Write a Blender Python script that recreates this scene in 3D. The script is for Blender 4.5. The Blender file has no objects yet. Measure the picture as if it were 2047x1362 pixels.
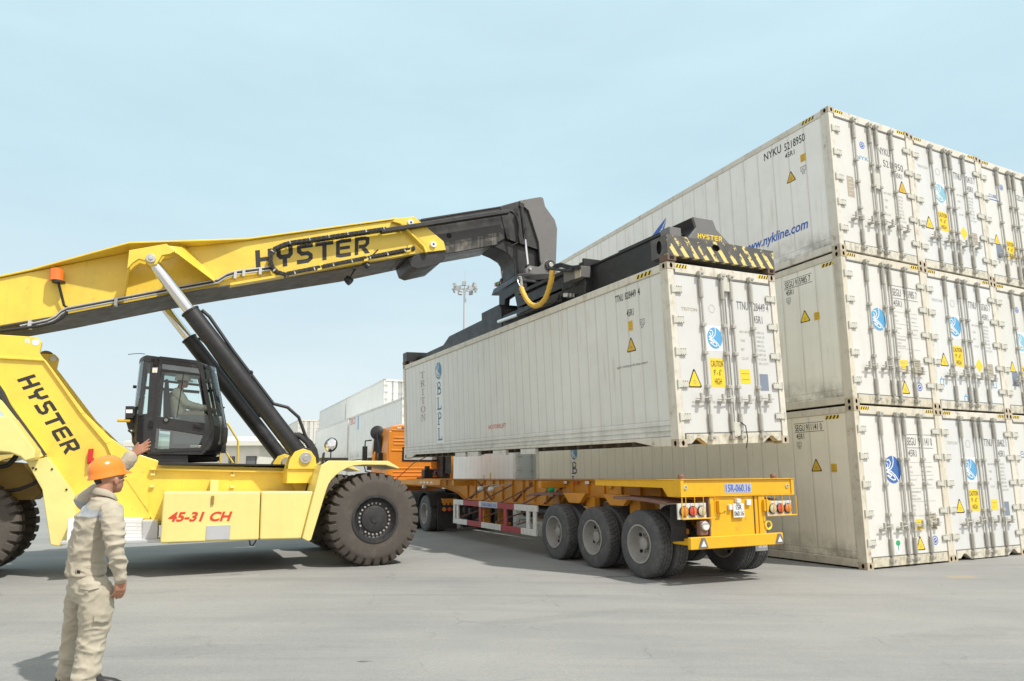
import bpy, bmesh, math, random
import numpy as np
from mathutils import Vector, Matrix
R = math.radians
random.seed(7)
scene = bpy.context.scene
COL = scene.collection

# ------------------------------------------------------------------ camera
CAM_H, F_PX, PITCH, ROLL, CY = 1.6019, 1344.3, 0.1541, -0.0078, 69.2
PW_, PH_ = 2047.0, 1362.0
cam = bpy.data.cameras.new('camera')
cam.sensor_width = 36.0
cam.lens = F_PX / PW_ * 36.0
cam.shift_y = CY / PW_
cam.clip_start, cam.clip_end = 0.1, 6000
camo = bpy.data.objects.new('camera', cam)
COL.objects.link(camo)
camo.matrix_world = Matrix.Translation((0, 0, CAM_H)) @ Matrix.Rotation(math.pi/2 + PITCH, 4, 'X') @ Matrix.Rotation(ROLL, 4, 'Z')
scene.camera = camo

# ------------------------------------------------------------------ sky, sun, exposure
SUN_EL, SUN_X, SUN_Y = R(56), 0.80, -0.60
SUN_AZ = math.atan2(SUN_X, SUN_Y)
w = bpy.data.worlds.new('World'); scene.world = w; w.use_nodes = True
nt = w.node_tree; nt.nodes.clear()
def wn(t, **k):
    n = nt.nodes.new(t)
    for a, b in k.items(): setattr(n, a, b)
    return n
out = wn('ShaderNodeOutputWorld'); bg = wn('ShaderNodeBackground'); sky = wn('ShaderNodeTexSky')
sky.sky_type = 'NISHITA'; sky.sun_disc = False
sky.sun_elevation = SUN_EL; sky.sun_rotation = SUN_AZ
sky.air_density = 1.0; sky.dust_density = 2.0; sky.ozone_density = 1.0
tc = wn('ShaderNodeTexCoord'); mp = wn('ShaderNodeMapping'); mp.inputs['Scale'].default_value = (1.2, 1.2, 4.5)
nz = wn('ShaderNodeTexNoise'); nz.inputs['Scale'].default_value = 1.6; nz.inputs['Detail'].default_value = 5; nz.inputs['Roughness'].default_value = .55
mr = wn('ShaderNodeMapRange'); mr.inputs['From Min'].default_value = .3; mr.inputs['From Max'].default_value = .75
mr.inputs['To Min'].default_value = .78; mr.inputs['To Max'].default_value = .96
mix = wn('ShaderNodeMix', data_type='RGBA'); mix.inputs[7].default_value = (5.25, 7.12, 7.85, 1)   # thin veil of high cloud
L = nt.links.new
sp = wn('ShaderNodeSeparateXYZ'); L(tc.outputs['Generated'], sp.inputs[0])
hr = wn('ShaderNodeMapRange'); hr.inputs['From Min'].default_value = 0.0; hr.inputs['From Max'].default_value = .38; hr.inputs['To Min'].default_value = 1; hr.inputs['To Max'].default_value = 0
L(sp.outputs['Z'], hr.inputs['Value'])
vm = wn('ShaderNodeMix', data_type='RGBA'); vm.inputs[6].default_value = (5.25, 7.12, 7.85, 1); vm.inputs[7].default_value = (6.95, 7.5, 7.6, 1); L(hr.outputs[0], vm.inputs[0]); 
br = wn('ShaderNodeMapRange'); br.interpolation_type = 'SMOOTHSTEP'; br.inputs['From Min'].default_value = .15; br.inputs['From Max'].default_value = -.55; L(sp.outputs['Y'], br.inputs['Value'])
vb = wn('ShaderNodeMix', data_type='RGBA'); vb.inputs[7].default_value = (9.7, 9.25, 8.85, 1); L(br.outputs[0], vb.inputs[0]); L(vm.outputs[2], vb.inputs[6]); L(vb.outputs[2], mix.inputs[7])   # brighter white added to the unseen sky behind the camera, to light container walls
L(tc.outputs['Generated'], mp.inputs['Vector']); L(mp.outputs[0], nz.inputs['Vector']); L(nz.outputs['Fac'], mr.inputs['Value'])
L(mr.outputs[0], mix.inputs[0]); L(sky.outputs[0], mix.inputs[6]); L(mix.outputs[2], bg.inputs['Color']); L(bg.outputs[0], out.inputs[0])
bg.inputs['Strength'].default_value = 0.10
sun = bpy.data.lights.new('sun', 'SUN'); sun.energy = 3.45; sun.angle = R(1.2); sun.color = (1, .965, .90)
suno = bpy.data.objects.new('sun', sun); COL.objects.link(suno)
sd = Vector((SUN_X*math.cos(SUN_EL), SUN_Y*math.cos(SUN_EL), math.sin(SUN_EL)))
suno.rotation_euler = sd.to_track_quat('Z', 'Y').to_euler()
vs = scene.view_settings
vs.view_transform = 'Standard'; vs.look = 'None'; vs.exposure = 0.32; vs.gamma = 1.0

# ------------------------------------------------------------------ measuring: a pixel of the photograph onto a plane of a thing's own frame
def ray(px, py):
    u, v = px - PW_/2, py - PH_/2 - CY
    cr, sr = math.cos(ROLL), math.sin(ROLL)
    a, b = u*cr + v*sr, -u*sr + v*cr
    x, z = a/F_PX, -b/F_PX
    cp, sp = math.cos(PITCH), math.sin(PITCH)
    return Vector((x, cp - z*sp, sp + z*cp))
EYE = Vector((0, 0, CAM_H))
def at_depth(px, py, Y):
    d = ray(px, py); return EYE + d*(Y/d.y)
def zg(x, y=0):                      # the yard drains gently to the right
    t = min(1, max(0, (x + 2.2)/8.0)); return .12*(1 - t*t*(3 - 2*t))
class Frame:
    def __init__(s, o, yaw, tilt=0, lt=0):
        c, n = math.cos(yaw), math.sin(yaw)
        X = Vector((c, n, tilt)).normalized(); Y = Vector((-n, c, lt)); Z = X.cross(Y).normalized(); Y = Z.cross(X)
        s.M = Matrix.Translation(o) @ Matrix((X, Y, Z)).transposed().to_4x4(); s.I = s.M.inverted()
    def at(s, px, py, axis, val):
        o = s.I @ EYE; d = s.I.to_3x3() @ ray(px, py)
        return o + d*((val - o[axis])/d[axis])
    def inv(s, p): return s.I @ Vector(p)

# ------------------------------------------------------------------ mesh builder
class MB:
    def __init__(s): s.v, s.f, s.m = [], [], []
    def add(s, vs_, fs, mi=0):
        k = len(s.v); s.v += [tuple(p) for p in vs_]
        s.f += [tuple(i + k for i in f) for f in fs]; s.m += [mi]*len(fs)
    def box(s, x0, x1, y0, y1, z0, z1, mi=0, M=None):
        p = [Vector((x, y, z)) for z in (z0, z1) for y in (y0, y1) for x in (x0, x1)]
        if M: p = [M @ q for q in p]
        s.add(p, [(0,2,3,1),(4,5,7,6),(0,1,5,4),(2,6,7,3),(0,4,6,2),(1,3,7,5)], mi)
    def prism(s, poly, d0, d1, axis='y', mi=0):
        def P(a, b, d): return {'y': (a, d, b), 'x': (d, a, b), 'z': (a, b, d)}[axis]
        n = len(poly)
        pts = [P(a, b, d0) for a, b in poly] + [P(a, b, d1) for a, b in poly]
        fs = [tuple(range(n)), tuple(range(2*n-1, n-1, -1))] + [(i, (i+1) % n, (i+1) % n + n, i + n) for i in range(n)]
        s.add(pts, fs, mi)
    def cyl(s, p0, p1, r0, r1=None, n=20, mi=0, caps=True):
        r1 = r0 if r1 is None else r1
        p0, p1 = Vector(p0), Vector(p1); d = (p1 - p0).normalized()
        a = d.orthogonal().normalized(); b = d.cross(a)
        pts = []
        for p, r in ((p0, r0), (p1, r1)):
            pts += [p + a*(r*math.cos(2*math.pi*i/n)) + b*(r*math.sin(2*math.pi*i/n)) for i in range(n)]
        fs = [(i, (i+1) % n, (i+1) % n + n, i + n) for i in range(n)]
        if caps: fs += [tuple(range(n-1, -1, -1)), tuple(range(n, 2*n))]
        s.add(pts, fs, mi)
    def tube(s, pts, r, n=8, mi=0, closed=False):
        pts = [Vector(p) for p in pts]; m = len(pts); up = None; rings = []
        for i, p in enumerate(pts):
            if closed: d = pts[(i+1) % m] - pts[i-1]
            else: d = pts[min(i+1, m-1)] - pts[max(i-1, 0)]
            d.normalize()
            if up is None: up = d.orthogonal().normalized()
            up = (up - d*up.dot(d)).normalized(); b = d.cross(up)
            rr = r[i] if isinstance(r, (list, tuple)) else r
            rings += [p + up*(rr*math.cos(2*math.pi*k/n)) + b*(rr*math.sin(2*math.pi*k/n)) for k in range(n)]
        fs = []
        for i in range(m if closed else m-1):
            j = (i+1) % m
            fs += [(i*n+k, i*n+(k+1) % n, j*n+(k+1) % n, j*n+k) for k in range(n)]
        if not closed: fs += [tuple(range(n-1, -1, -1)), tuple(range((m-1)*n, m*n))]
        s.add(rings, fs, mi)
    def lathe(s, prof, c, axis, n=48, mi=0, fn=None):
        """prof: (radius, offset along axis) list; axis: unit vector"""
        ax = Vector(axis).normalized(); a = ax.orthogonal().normalized(); b = ax.cross(a); c = Vector(c); m = len(prof)
        pts = []
        for i in range(n):
            t = 2*math.pi*i/n
            for k, (r, o) in enumerate(prof):
                if fn: r, o = fn(i, k, r, o)
                pts.append(c + ax*o + (a*math.cos(t) + b*math.sin(t))*r)
        fs = [(i*m+k, i*m+k+1, ((i+1) % n)*m+k+1, ((i+1) % n)*m+k) for i in range(n) for k in range(m-1)]
        s.add(pts, fs, mi)
    def loft(s, rings, mi=0, caps=True):
        n = len(rings[0]); pts = [p for r in rings for p in r]
        fs = [(i*n+k, i*n+(k+1) % n, (i+1)*n+(k+1) % n, (i+1)*n+k) for i in range(len(rings)-1) for k in range(n)]
        if caps: fs += [tuple(range(n-1, -1, -1)), tuple(range((len(rings)-1)*n, len(rings)*n))]
        s.add(pts, fs, mi)
    def flat(s, poly, B, mi=0):
        s.add([B(a, b) for a, b in poly], [tuple(range(len(poly)))], mi)
    def disc(s, cx, cy, rx, ry, B, n=28, mi=0):
        s.flat([(cx + rx*math.cos(2*math.pi*i/n), cy + ry*math.sin(2*math.pi*i/n)) for i in range(n)], B, mi)
    def ring(s, cx, cy, r0, r1, B, n=28, mi=0, ry=1.0):
        a = [B(cx + r0*math.cos(2*math.pi*i/n), cy + ry*r0*math.sin(2*math.pi*i/n)) for i in range(n)]
        b = [B(cx + r1*math.cos(2*math.pi*i/n), cy + ry*r1*math.sin(2*math.pi*i/n)) for i in range(n)]
        s.add(a + b, [(i, (i+1) % n, (i+1) % n + n, i + n) for i in range(n)], mi)
    def stroke(s, pts, t, B, mi=0, closed=False):
        """mitred flat stroke; t = thickness"""
        P = [Vector((a, b)) for a, b in pts]; n = len(P); lft, rgt = [], []
        for i in range(n):
            d0 = (P[i]-P[i-1]).normalized() if (i > 0 or closed) else (P[1]-P[0]).normalized()
            d1 = (P[(i+1) % n]-P[i]).normalized() if (i < n-1 or closed) else d0
            n0 = Vector((-d0.y, d0.x)); n1 = Vector((-d1.y, d1.x)); mm = (n0+n1).normalized()
            k = t/2/max(.35, mm.dot(n0)); lft.append(P[i]+mm*k); rgt.append(P[i]-mm*k)
        fs = [(i, (i+1) % n, (i+1) % n + n, i + n) for i in range(n if closed else n-1)]
        s.add([B(p.x, p.y) for p in lft+rgt], fs, mi)
    def text(s, body, B, x, y, h, wd=None, mi=0, anchor='l', shear=0.0, off=.007):
        V, F, bw, bh = text_geo(body, off)
        sy = h/bh; sx = (wd/bw) if wd else sy*.8
        ox = {'l': 0, 'c': -bw*sx/2, 'r': -bw*sx}[anchor]
        s.add([B(x + ox + a*sx + shear*b*sy, y + b*sy) for a, b in V], F, mi)
    def build(s, name, mats, parent=None, bevel=0, smooth=35, M=None, seg=2, recalc=True):
        me = bpy.data.meshes.new(name)
        vv = [M @ Vector(p) for p in s.v] if M else s.v
        me.from_pydata([tuple(p) for p in vv], [], s.f)
        if not isinstance(mats, (list, tuple)): mats = [mats]
        for m in mats: me.materials.append(m)
        me.polygons.foreach_set('material_index', s.m)
        if recalc:
            bm = bmesh.new(); bm.from_mesh(me); bmesh.ops.recalc_face_normals(bm, faces=bm.faces); bm.to_mesh(me); bm.free()
        if smooth:
            me.shade_smooth(); me.set_sharp_from_angle(angle=R(smooth))
        me.update()
        o = bpy.data.objects.new(name, me); COL.objects.link(o)
        if parent: o.parent = parent
        if bevel:
            b = o.modifiers.new('bevel', 'BEVEL'); b.width = bevel; b.segments = seg; b.limit_method = 'ANGLE'; b.angle_limit = R(40); b.harden_normals = True
        return o
_tg = {}
def text_geo(body, off=.007):
    key = (body, off)
    if key not in _tg:
        cu = bpy.data.curves.new('t', 'FONT'); cu.body = body; cu.size = 1; cu.resolution_u = 3; cu.offset = off
        ob = bpy.data.objects.new('t', cu)
        me = bpy.data.meshes.new_from_object(ob)
        V = [(v.co.x, v.co.y) for v in me.vertices]; F = [tuple(p.vertices) for p in me.polygons]
        x0 = min(a for a, b in V); x1 = max(a for a, b in V); y0 = min(b for a, b in V); y1 = max(b for a, b in V)
        _tg[key] = ([(a-x0, b-y0) for a, b in V], F, x1-x0, y1-y0)
        bpy.data.objects.remove(ob); bpy.data.curves.remove(cu); bpy.data.meshes.remove(me)
    return _tg[key]
def basis(o, right, up, out=(0, 0, 0), off=0):
    o, right, up, out = Vector(o), Vector(right), Vector(up), Vector(out)
    o = o + out*off
    return lambda a, b: o + right*a + up*b

# stencil capitals used on the yellow machine: unit box, drawn as mitred strokes
def brand_word(mb, B, x, y, h, wd, mi=0, shear=0.0):
    t = .235; W = .86; gap = .20
    word = 'HYSTER'
    tot = len(word)*W + (len(word)-1)*gap
    sx = wd/tot
    for i, ch in enumerate(word):
        ox = i*(W+gap)
        def Q(a, b, ox=ox): return B(x + (ox + a + shear*b)*sx, y + b*h)
        e = t/2; r = .16
        if ch == 'H':
            mb.flat([(0,0),(t,0),(t,1),(0,1)], Q, mi); mb.flat([(W-t,0),(W,0),(W,1),(W-t,1)], Q, mi); mb.flat([(t,.42),(W-t,.42),(W-t,.62),(t,.62)], Q, mi)
        if ch == 'Y':
            mb.stroke([(e,1),(e,.62),(e+.1,.5),(W-e-.1,.5),(W-e,.62),(W-e,1)], t*.95, Q, mi); mb.flat([(W/2-e,0),(W/2+e,0),(W/2+e,.39),(W/2-e,.39)], Q, mi)
        if ch == 'S':
            mb.stroke([(W,1-e*.9),(r+e,1-e*.9),(e,.86),(e,.66),(r+e,.51),(W-e-r,.51),(W-e,.38),(W-e,.22),(W-e-r,e*.9),(0,e*.9)], t*.9, Q, mi)
        if ch == 'T':
            mb.flat([(-.06,1-t*.9),(W+.06,1-t*.9),(W+.06,1),(-.06,1)], Q, mi); mb.flat([(W/2-e,0),(W/2+e,0),(W/2+e,1-t*.9),(W/2-e,1-t*.9)], Q, mi)
        if ch == 'E':
            mb.stroke([(W,1-e*.9),(r+e,1-e*.9),(e,.85),(e,.15),(r+e,e*.9),(W,e*.9)], t*.9, Q, mi); mb.flat([(t,.42),(W*.93,.42),(W*.93,.60),(t,.60)], Q, mi)
        if ch == 'R':
            mb.stroke([(e,0),(e,1-e*.9),(W-e-r,1-e*.9),(W-e,.84),(W-e,.58),(W-e-r,.44),(t+.01,.44)], t*.9, Q, mi); mb.flat([(W*.46,.325),(W*.78,.325),(W+.04,0),(W-.24,0)], Q, mi)

# ------------------------------------------------------------------ things
def tag(o, label=None, cat=None, group=None, kind=None):
    if label: o['label'] = label
    if cat: o['category'] = cat
    if group: o['group'] = group
    if kind: o['kind'] = kind
    return o
def empty(name, M, label, cat, group=None):
    o = bpy.data.objects.new(name, None); o.empty_display_size = .2; COL.objects.link(o); o.matrix_world = M
    return tag(o, label, cat, group)
def child(name, mesh_obj, parent, loc=None, rot=None, scale=None):
    """another child object sharing the mesh of one already built"""
    o = mesh_obj.copy(); o.name = name; COL.objects.link(o); o.parent = parent
    if loc is not None: o.location = loc
    if rot is not None: o.rotation_euler = rot
    if scale is not None: o.scale = scale
    return o

# ------------------------------------------------------------------ materials
def mat(name, base, rough=.5, metal=0, dirt=0, dirtcol=(.16, .13, .09), dscale=3.0, bump=0, bscale=40, coat=0, spec=.5, vary=0, streak=0, coords='Object', rust=0, rscale=6.0, rustcol=(.17, .07, .03), tint=False, rvar=.1):
    m = bpy.data.materials.new(name); m.use_nodes = True
    t = m.node_tree; t.nodes.clear(); N = t.nodes.new; K = t.links.new
    o = N('ShaderNodeOutputMaterial'); p = N('ShaderNodeBsdfPrincipled'); K(p.outputs[0], o.inputs[0])
    p.inputs['Roughness'].default_value = rough; p.inputs['Metallic'].default_value = metal
    p.inputs['Coat Weight'].default_value = coat; p.inputs['Coat Roughness'].default_value = .12; p.inputs['Specular IOR Level'].default_value = spec
    c = N('ShaderNodeTexCoord'); oi = N('ShaderNodeObjectInfo')
    vadd = N('ShaderNodeVectorMath'); vadd.operation = 'ADD'
    sc = N('ShaderNodeVectorMath'); sc.operation = 'SCALE'; sc.inputs[0].default_value = (37, 53, 71); K(oi.outputs['Random'], sc.inputs['Scale'])
    K(c.outputs[coords], vadd.inputs[0]); K(sc.outputs[0], vadd.inputs[1]); vec = vadd.outputs[0]
    def noise(scale, detail=6, rgh=.6, v=None, mapping=None):
        n = N('ShaderNodeTexNoise'); n.inputs['Scale'].default_value = scale; n.inputs['Detail'].default_value = detail; n.inputs['Roughness'].default_value = rgh
        if mapping:
            mpn = N('ShaderNodeMapping'); mpn.inputs['Scale'].default_value = mapping; K(vec, mpn.inputs[0]); K(mpn.outputs[0], n.inputs['Vector'])
        else: K(v or vec, n.inputs['Vector'])
        return n.outputs['Fac']
    def rng(x, a, b, c0=0, d=1):
        n = N('ShaderNodeMapRange'); n.inputs['From Min'].default_value = a; n.inputs['From Max'].default_value = b
        n.inputs['To Min'].default_value = c0; n.inputs['To Max'].default_value = d; K(x, n.inputs['Value']); return n.outputs[0]
    def mixc(f, a, b, mode='MIX'):
        n = N('ShaderNodeMix'); n.data_type = 'RGBA'; n.blend_type = mode
        for s_, x in ((0, f), (6, a), (7, b)):
            if isinstance(x, (int, float)): n.inputs[s_].default_value = x
            elif isinstance(x, tuple): n.inputs[s_].default_value = (*x[:3], 1)
            else: K(x, n.inputs[s_])
        return n.outputs[2]
    col = base
    if tint: col = mixc(1.0, base, oi.outputs['Color'], 'MULTIPLY')
    if vary: col = mixc(rng(noise(1.3, 4), .3, .7), col, mixc(1.0, col, (1-vary, 1-vary, 1-vary*1.1), 'MULTIPLY'))
    if streak: col = mixc(rng(noise(1.0, 5, .65, mapping=(9, 9, .35)), .52, .80, 0, streak), col, dirtcol)
    if dirt: col = mixc(rng(noise(dscale, 8, .7), .48, .78, 0, dirt), col, dirtcol)
    if rust: col = mixc(rng(noise(rscale, 9, .75), .60, .68, 0, rust), col, rustcol)
    if isinstance(col, tuple): p.inputs['Base Color'].default_value = (*col, 1)
    else: K(col, p.inputs['Base Color'])
    K(rng(noise(5, 5), .3, .7, max(.03, rough-rvar), min(1, rough+rvar)), p.inputs['Roughness'])
    if bump:
        b = N('ShaderNodeBump'); b.inputs['Strength'].default_value = bump; b.inputs['Distance'].default_value = .01
        K(noise(bscale, 4), b.inputs['Height']); K(b.outputs[0], p.inputs['Normal'])
    m['h'] = 1
    return m

M = {}
M['yellow'] = mat('yellow_paint', (.85, .618, .075), .38, dirt=.30, dirtcol=(.52, .36, .07), dscale=1.3, vary=.12, streak=.22, rust=.5, rscale=9, rustcol=(.30, .20, .05), coat=.25, bump=.02, bscale=9)
M['pale_yellow'] = mat('pale_yellow_paint', (.80, .68, .245), .40, streak=.18, dirt=.25, dirtcol=(.5, .38, .12), dscale=1.8, vary=.07, coat=.2, bump=.02, bscale=7)
M['brown_steel'] = mat('dusty_yellow_steel', (.34, .22, .05), .6, dirt=.5, dirtcol=(.10, .07, .03), vary=.3)
M['black'] = mat('black_paint', (.018, .018, .019), .42, dirt=.35, dirtcol=(.09, .08, .07), dscale=4, bump=.03)
M['boomblack'] = mat('grey_black_paint', (.035, .034, .033), .36, dirt=.4, dirtcol=(.12, .11, .10), dscale=2.5, bump=.02)
M['headgrey'] = mat('sheet_grey_black_paint', (.165, .16, .153), .33, dirt=.3, dirtcol=(.22, .21, .2), dscale=3, bump=.02)
M['rusty'] = mat('rusty_casting', (.16, .10, .07), .75, dirt=.6, dirtcol=(.08, .05, .035), dscale=9)
M['worn_steel'] = mat('worn_slide_steel', (.05, .048, .045), .38, metal=.4, dirt=.95, dirtcol=(.42, .39, .33), dscale=2.2, streak=.5)
M['under'] = mat('boom_underside_grey', (.075, .075, .075), .5, dirt=.3, vary=.15)
M['chrome'] = mat('chrome_rod', (.82, .82, .82), .16, metal=1, rvar=.05)
M['steel'] = mat('bright_steel', (.55, .55, .53), .42, metal=.8, dirt=.4)
M['galv'] = mat('galvanised_plate', (.52, .53, .54), .45, metal=.35, dirt=.3, dirtcol=(.3, .3, .3), bump=.05, bscale=60)
M['white_plate'] = mat('white_tread_plate', (.78, .79, .78), .45, dirt=.15)
M['rubber'] = mat('dusty_rubber', (.074, .063, .053), .85, dirt=.7, dirtcol=(.135, .118, .10), dscale=5, bump=.10, bscale=60)
M['truck_rubber'] = mat('truck_rubber', (.075, .077, .078), .85, dirt=.8, dirtcol=(.15, .148, .138), dscale=6, bump=.12, bscale=60)
M['dark_rubber'] = mat('dark_rubber', (.022, .022, .023), .75, dirt=.4, dirtcol=(.07, .065, .06))
M['hub'] = mat('black_hub', (.022, .022, .023), .5, dirt=.5, dirtcol=(.10, .09, .075), dscale=7)
M['rim'] = mat('dusty_rim', (.31, .30, .28), .6, dirt=.6, dirtcol=(.2, .17, .13), dscale=5)
M['hose'] = mat('hose_rubber', (.02, .02, .021), .5)
M['yhose'] = mat('yellow_hose_wrap', (.72, .44, .06), .55, dirt=.3, dirtcol=(.35, .2, .05))
M['red'] = mat('red_paint', (.55, .025, .02), .4, dirt=.2)
M['letter_red'] = mat('red_lettering', (.62, .05, .02), .45)
M['letter_black'] = mat('black_lettering', (.022, .021, .020), .5)
M['letter_grey'] = mat('faded_grey_lettering', (.14, .14, .14), .6, dirt=.5, dirtcol=(.45, .45, .43), dscale=14)
M['letter_faint'] = mat('pale_grey_lettering', (.46, .46, .44), .6)
M['letter_blue'] = mat('blue_lettering', (.045, .13, .48), .5)
M['letter_navy'] = mat('navy_lettering', (.05, .07, .13), .55, dirt=.3, dirtcol=(.3, .32, .33), dscale=10)
M['letter_steel'] = mat('faded_blue_lettering', (.07, .17, .26), .55, dirt=.35, dirtcol=(.35, .4, .42), dscale=9)
M['letter_maroon'] = mat('faded_maroon_lettering', (.24, .13, .12), .6, dirt=.5, dirtcol=(.5, .46, .44), dscale=12)
M['logo_blue'] = mat('sky_blue_vinyl', (.10, .36, .62), .45)
M['logo_steel'] = mat('steel_blue_vinyl', (.08, .24, .38), .45)
M['logo_deep'] = mat('deep_blue_vinyl', (.055, .15, .42), .45)
M['logo_pale'] = mat('pale_blue_vinyl', (.25, .50, .62), .45)
M['vinyl_white'] = mat('white_vinyl', (.80, .81, .80), .45)
M['vinyl_yellow'] = mat('yellow_vinyl', (.85, .60, .03), .45, dirt=.15, dirtcol=(.6, .5, .2), dscale=10)
M['vinyl_amber'] = mat('amber_vinyl', (.70, .43, .03), .45, dirt=.2)
M['vinyl_green'] = mat('green_vinyl', (.03, .38, .14), .45)
M['plate_grey'] = mat('slate_plate', (.20, .24, .31), .5, dirt=.2)
M['plate_tan'] = mat('tan_plate', (.42, .37, .28), .5, dirt=.5, dirtcol=(.22, .2, .16), dscale=25)
M['gasket'] = mat('door_gasket', (.16, .165, .16), .7, dirt=.6, dirtcol=(.32, .31, .28), dscale=9)
M['cast'] = mat('rusty_corner_casting', (.50, .45, .36), .65, dirt=.75, dirtcol=(.28, .19, .12), dscale=6, rust=.9, rscale=7, rustcol=(.20, .10, .05), tint=True)
M['hole'] = mat('dark_recess', (.012, .010, .009), .9)
M['frame'] = mat('container_frame_white', (.70, .68, .62), .55, dirt=.55, dirtcol=(.33, .28, .20), dscale=4, rust=.75, rscale=4, rustcol=(.27, .15, .08), streak=.6, tint=True)
M['hinge'] = mat('hinge_cream', (.58, .57, .50), .55, dirt=.4, dirtcol=(.33, .29, .22), dscale=12, rust=.4, rscale=14)
M['hingebolt'] = mat('grimy_bolt', (.22, .19, .15), .6)
M['rod'] = mat('galvanised_lock_rod', (.46, .45, .40), .5, metal=.1, dirt=.6, dirtcol=(.30, .27, .21), dscale=8, rust=.25, rscale=12)
M['door'] = mat('container_door_white', (.63, .63, .615), .45, dirt=.3, dirtcol=(.56, .52, .42), dscale=2.5, streak=.28, vary=.04, coat=.1, tint=True)
M['sill'] = mat('scuffed_sill', (.66, .64, .56), .6, dirt=.9, dirtcol=(.15, .125, .095), dscale=7, streak=.7, rust=.6, rscale=6, tint=True)
M['dark_under'] = mat('container_underside', (.07, .058, .045), .8, dirt=.4)
M['truckyellow'] = mat('trailer_yellow_paint', (.80, .44, .012), .45, dirt=.35, dirtcol=(.55, .27, .03), dscale=3, rust=.35, rscale=5, rustcol=(.35, .13, .03), streak=.3, vary=.1)
M['trailorange'] = mat('trailer_orange_paint', (.60, .255, .02), .5, dirt=.4, dirtcol=(.28, .12, .03), dscale=3, rust=.35, rscale=5)
M['truckorange'] = mat('truck_orange_paint', (.72, .25, .025), .4, dirt=.25, dirtcol=(.4, .17, .04), vary=.08, coat=.2)
M['rustmud'] = mat('rusty_mudguard', (.20, .11, .08), .7, dirt=.5, dirtcol=(.12, .06, .04), dscale=8)
M['guard_white'] = mat('chipped_white_paint', (.66, .65, .60), .6, dirt=.5, dirtcol=(.32, .27, .2), dscale=9, rust=.3)
M['guard_red'] = mat('chipped_red_paint', (.34, .035, .04), .55, dirt=.35, dirtcol=(.25, .12, .1), dscale=9)
M['lens_red'] = mat('red_lamp_lens', (.55, .05, .03), .2, coat=.4, dirt=.4, dirtcol=(.5, .33, .22))
M['lens_amber'] = mat('amber_lamp_lens', (.65, .2, .03), .2, coat=.4, dirt=.4, dirtcol=(.5, .38, .22))
M['lens_clear'] = mat('clear_lamp_lens', (.55, .5, .32), .2, coat=.4, dirt=.3)
M['beacon'] = mat('orange_beacon_lens', (.85, .17, .02), .2, coat=.5)
M['plate_white'] = mat('number_plate_white', (.72, .73, .72), .5, dirt=.35, dirtcol=(.4, .36, .3), dscale=12)
M['plate_blue'] = mat('painted_plate_field', (.42, .44, .55), .6, dirt=.4, dirtcol=(.3, .3, .35), dscale=14)
M['seat'] = mat('seat_fabric', (.03, .031, .034), .8)
M['grey_trim'] = mat('cab_console_grey', (.15, .16, .165), .6)
M['headliner'] = mat('cab_headliner', (.50, .50, .48), .8)
M['building'] = mat('cream_render', (.74, .72, .64), .8, vary=.06)
M['roof'] = mat('cream_eaves', (.70, .69, .60), .7)
M['mast'] = mat('galvanised_mast', (.50, .54, .56), .5, metal=.1)
M['lampgrey'] = mat('floodlight_grey', (.36, .35, .33), .5)
M['lampglass'] = mat('floodlight_glass', (.72, .73, .72), .15)
M['helmet'] = mat('orange_helmet_plastic', (.86, .235, .015), .28, coat=.35, vary=.04)
M['whitehelmet'] = mat('white_helmet_plastic', (.75, .74, .66), .3)
M['skin'] = mat('skin', (.42, .205, .125), .5, vary=.15, dirt=.2, dirtcol=(.33, .13, .08))
M['hair'] = mat('hair', (.02, .016, .013), .6)
M['khaki'] = mat('khaki_cloth', (.43, .385, .30), .9, vary=.10, bump=.14, bscale=110, dirt=.2, dirtcol=(.33, .27, .18), dscale=6)
M['khaki2'] = mat('khaki_trouser_cloth', (.43, .39, .305), .9, vary=.10, bump=.14, bscale=110, dirt=.25, dirtcol=(.34, .28, .19))
M['pale_cloth'] = mat('pale_khaki_cloth', (.62, .60, .48), .9, vary=.08)
M['reflective'] = mat('grey_reflective_tape', (.30, .32, .33), .4)
M['leather'] = mat('dark_leather', (.03, .02, .015), .5)
M['shoe'] = mat('black_shoe', (.02, .02, .021), .5, dirt=.4)

def glass(name, tintc, alpha):
    m = bpy.data.materials.new(name); m.use_nodes = True; t = m.node_tree; t.nodes.clear(); N = t.nodes.new; K = t.links.new
    o = N('ShaderNodeOutputMaterial'); a = N('ShaderNodeBsdfTransparent'); a.inputs[0].default_value = (*tintc, 1)
    g = N('ShaderNodeBsdfGlossy'); g.inputs['Roughness'].default_value = .03; g.inputs['Color'].default_value = (.9, .95, .95, 1)
    fr = N('ShaderNodeFresnel'); fr.inputs[0].default_value = 1.5
    ad = N('ShaderNodeMath'); ad.operation = 'ADD'; ad.inputs[1].default_value = alpha; K(fr.outputs[0], ad.inputs[0])
    mx = N('ShaderNodeMixShader'); K(ad.outputs[0], mx.inputs[0]); K(a.outputs[0], mx.inputs[1]); K(g.outputs[0], mx.inputs[2]); K(mx.outputs[0], o.inputs[0])
    return m
M['glass'] = glass('green_cab_glass', (.90, .975, .955), .03)
M['smoke_glass'] = glass('smoked_cab_glass', (.56, .68, .66), .13)

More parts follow.
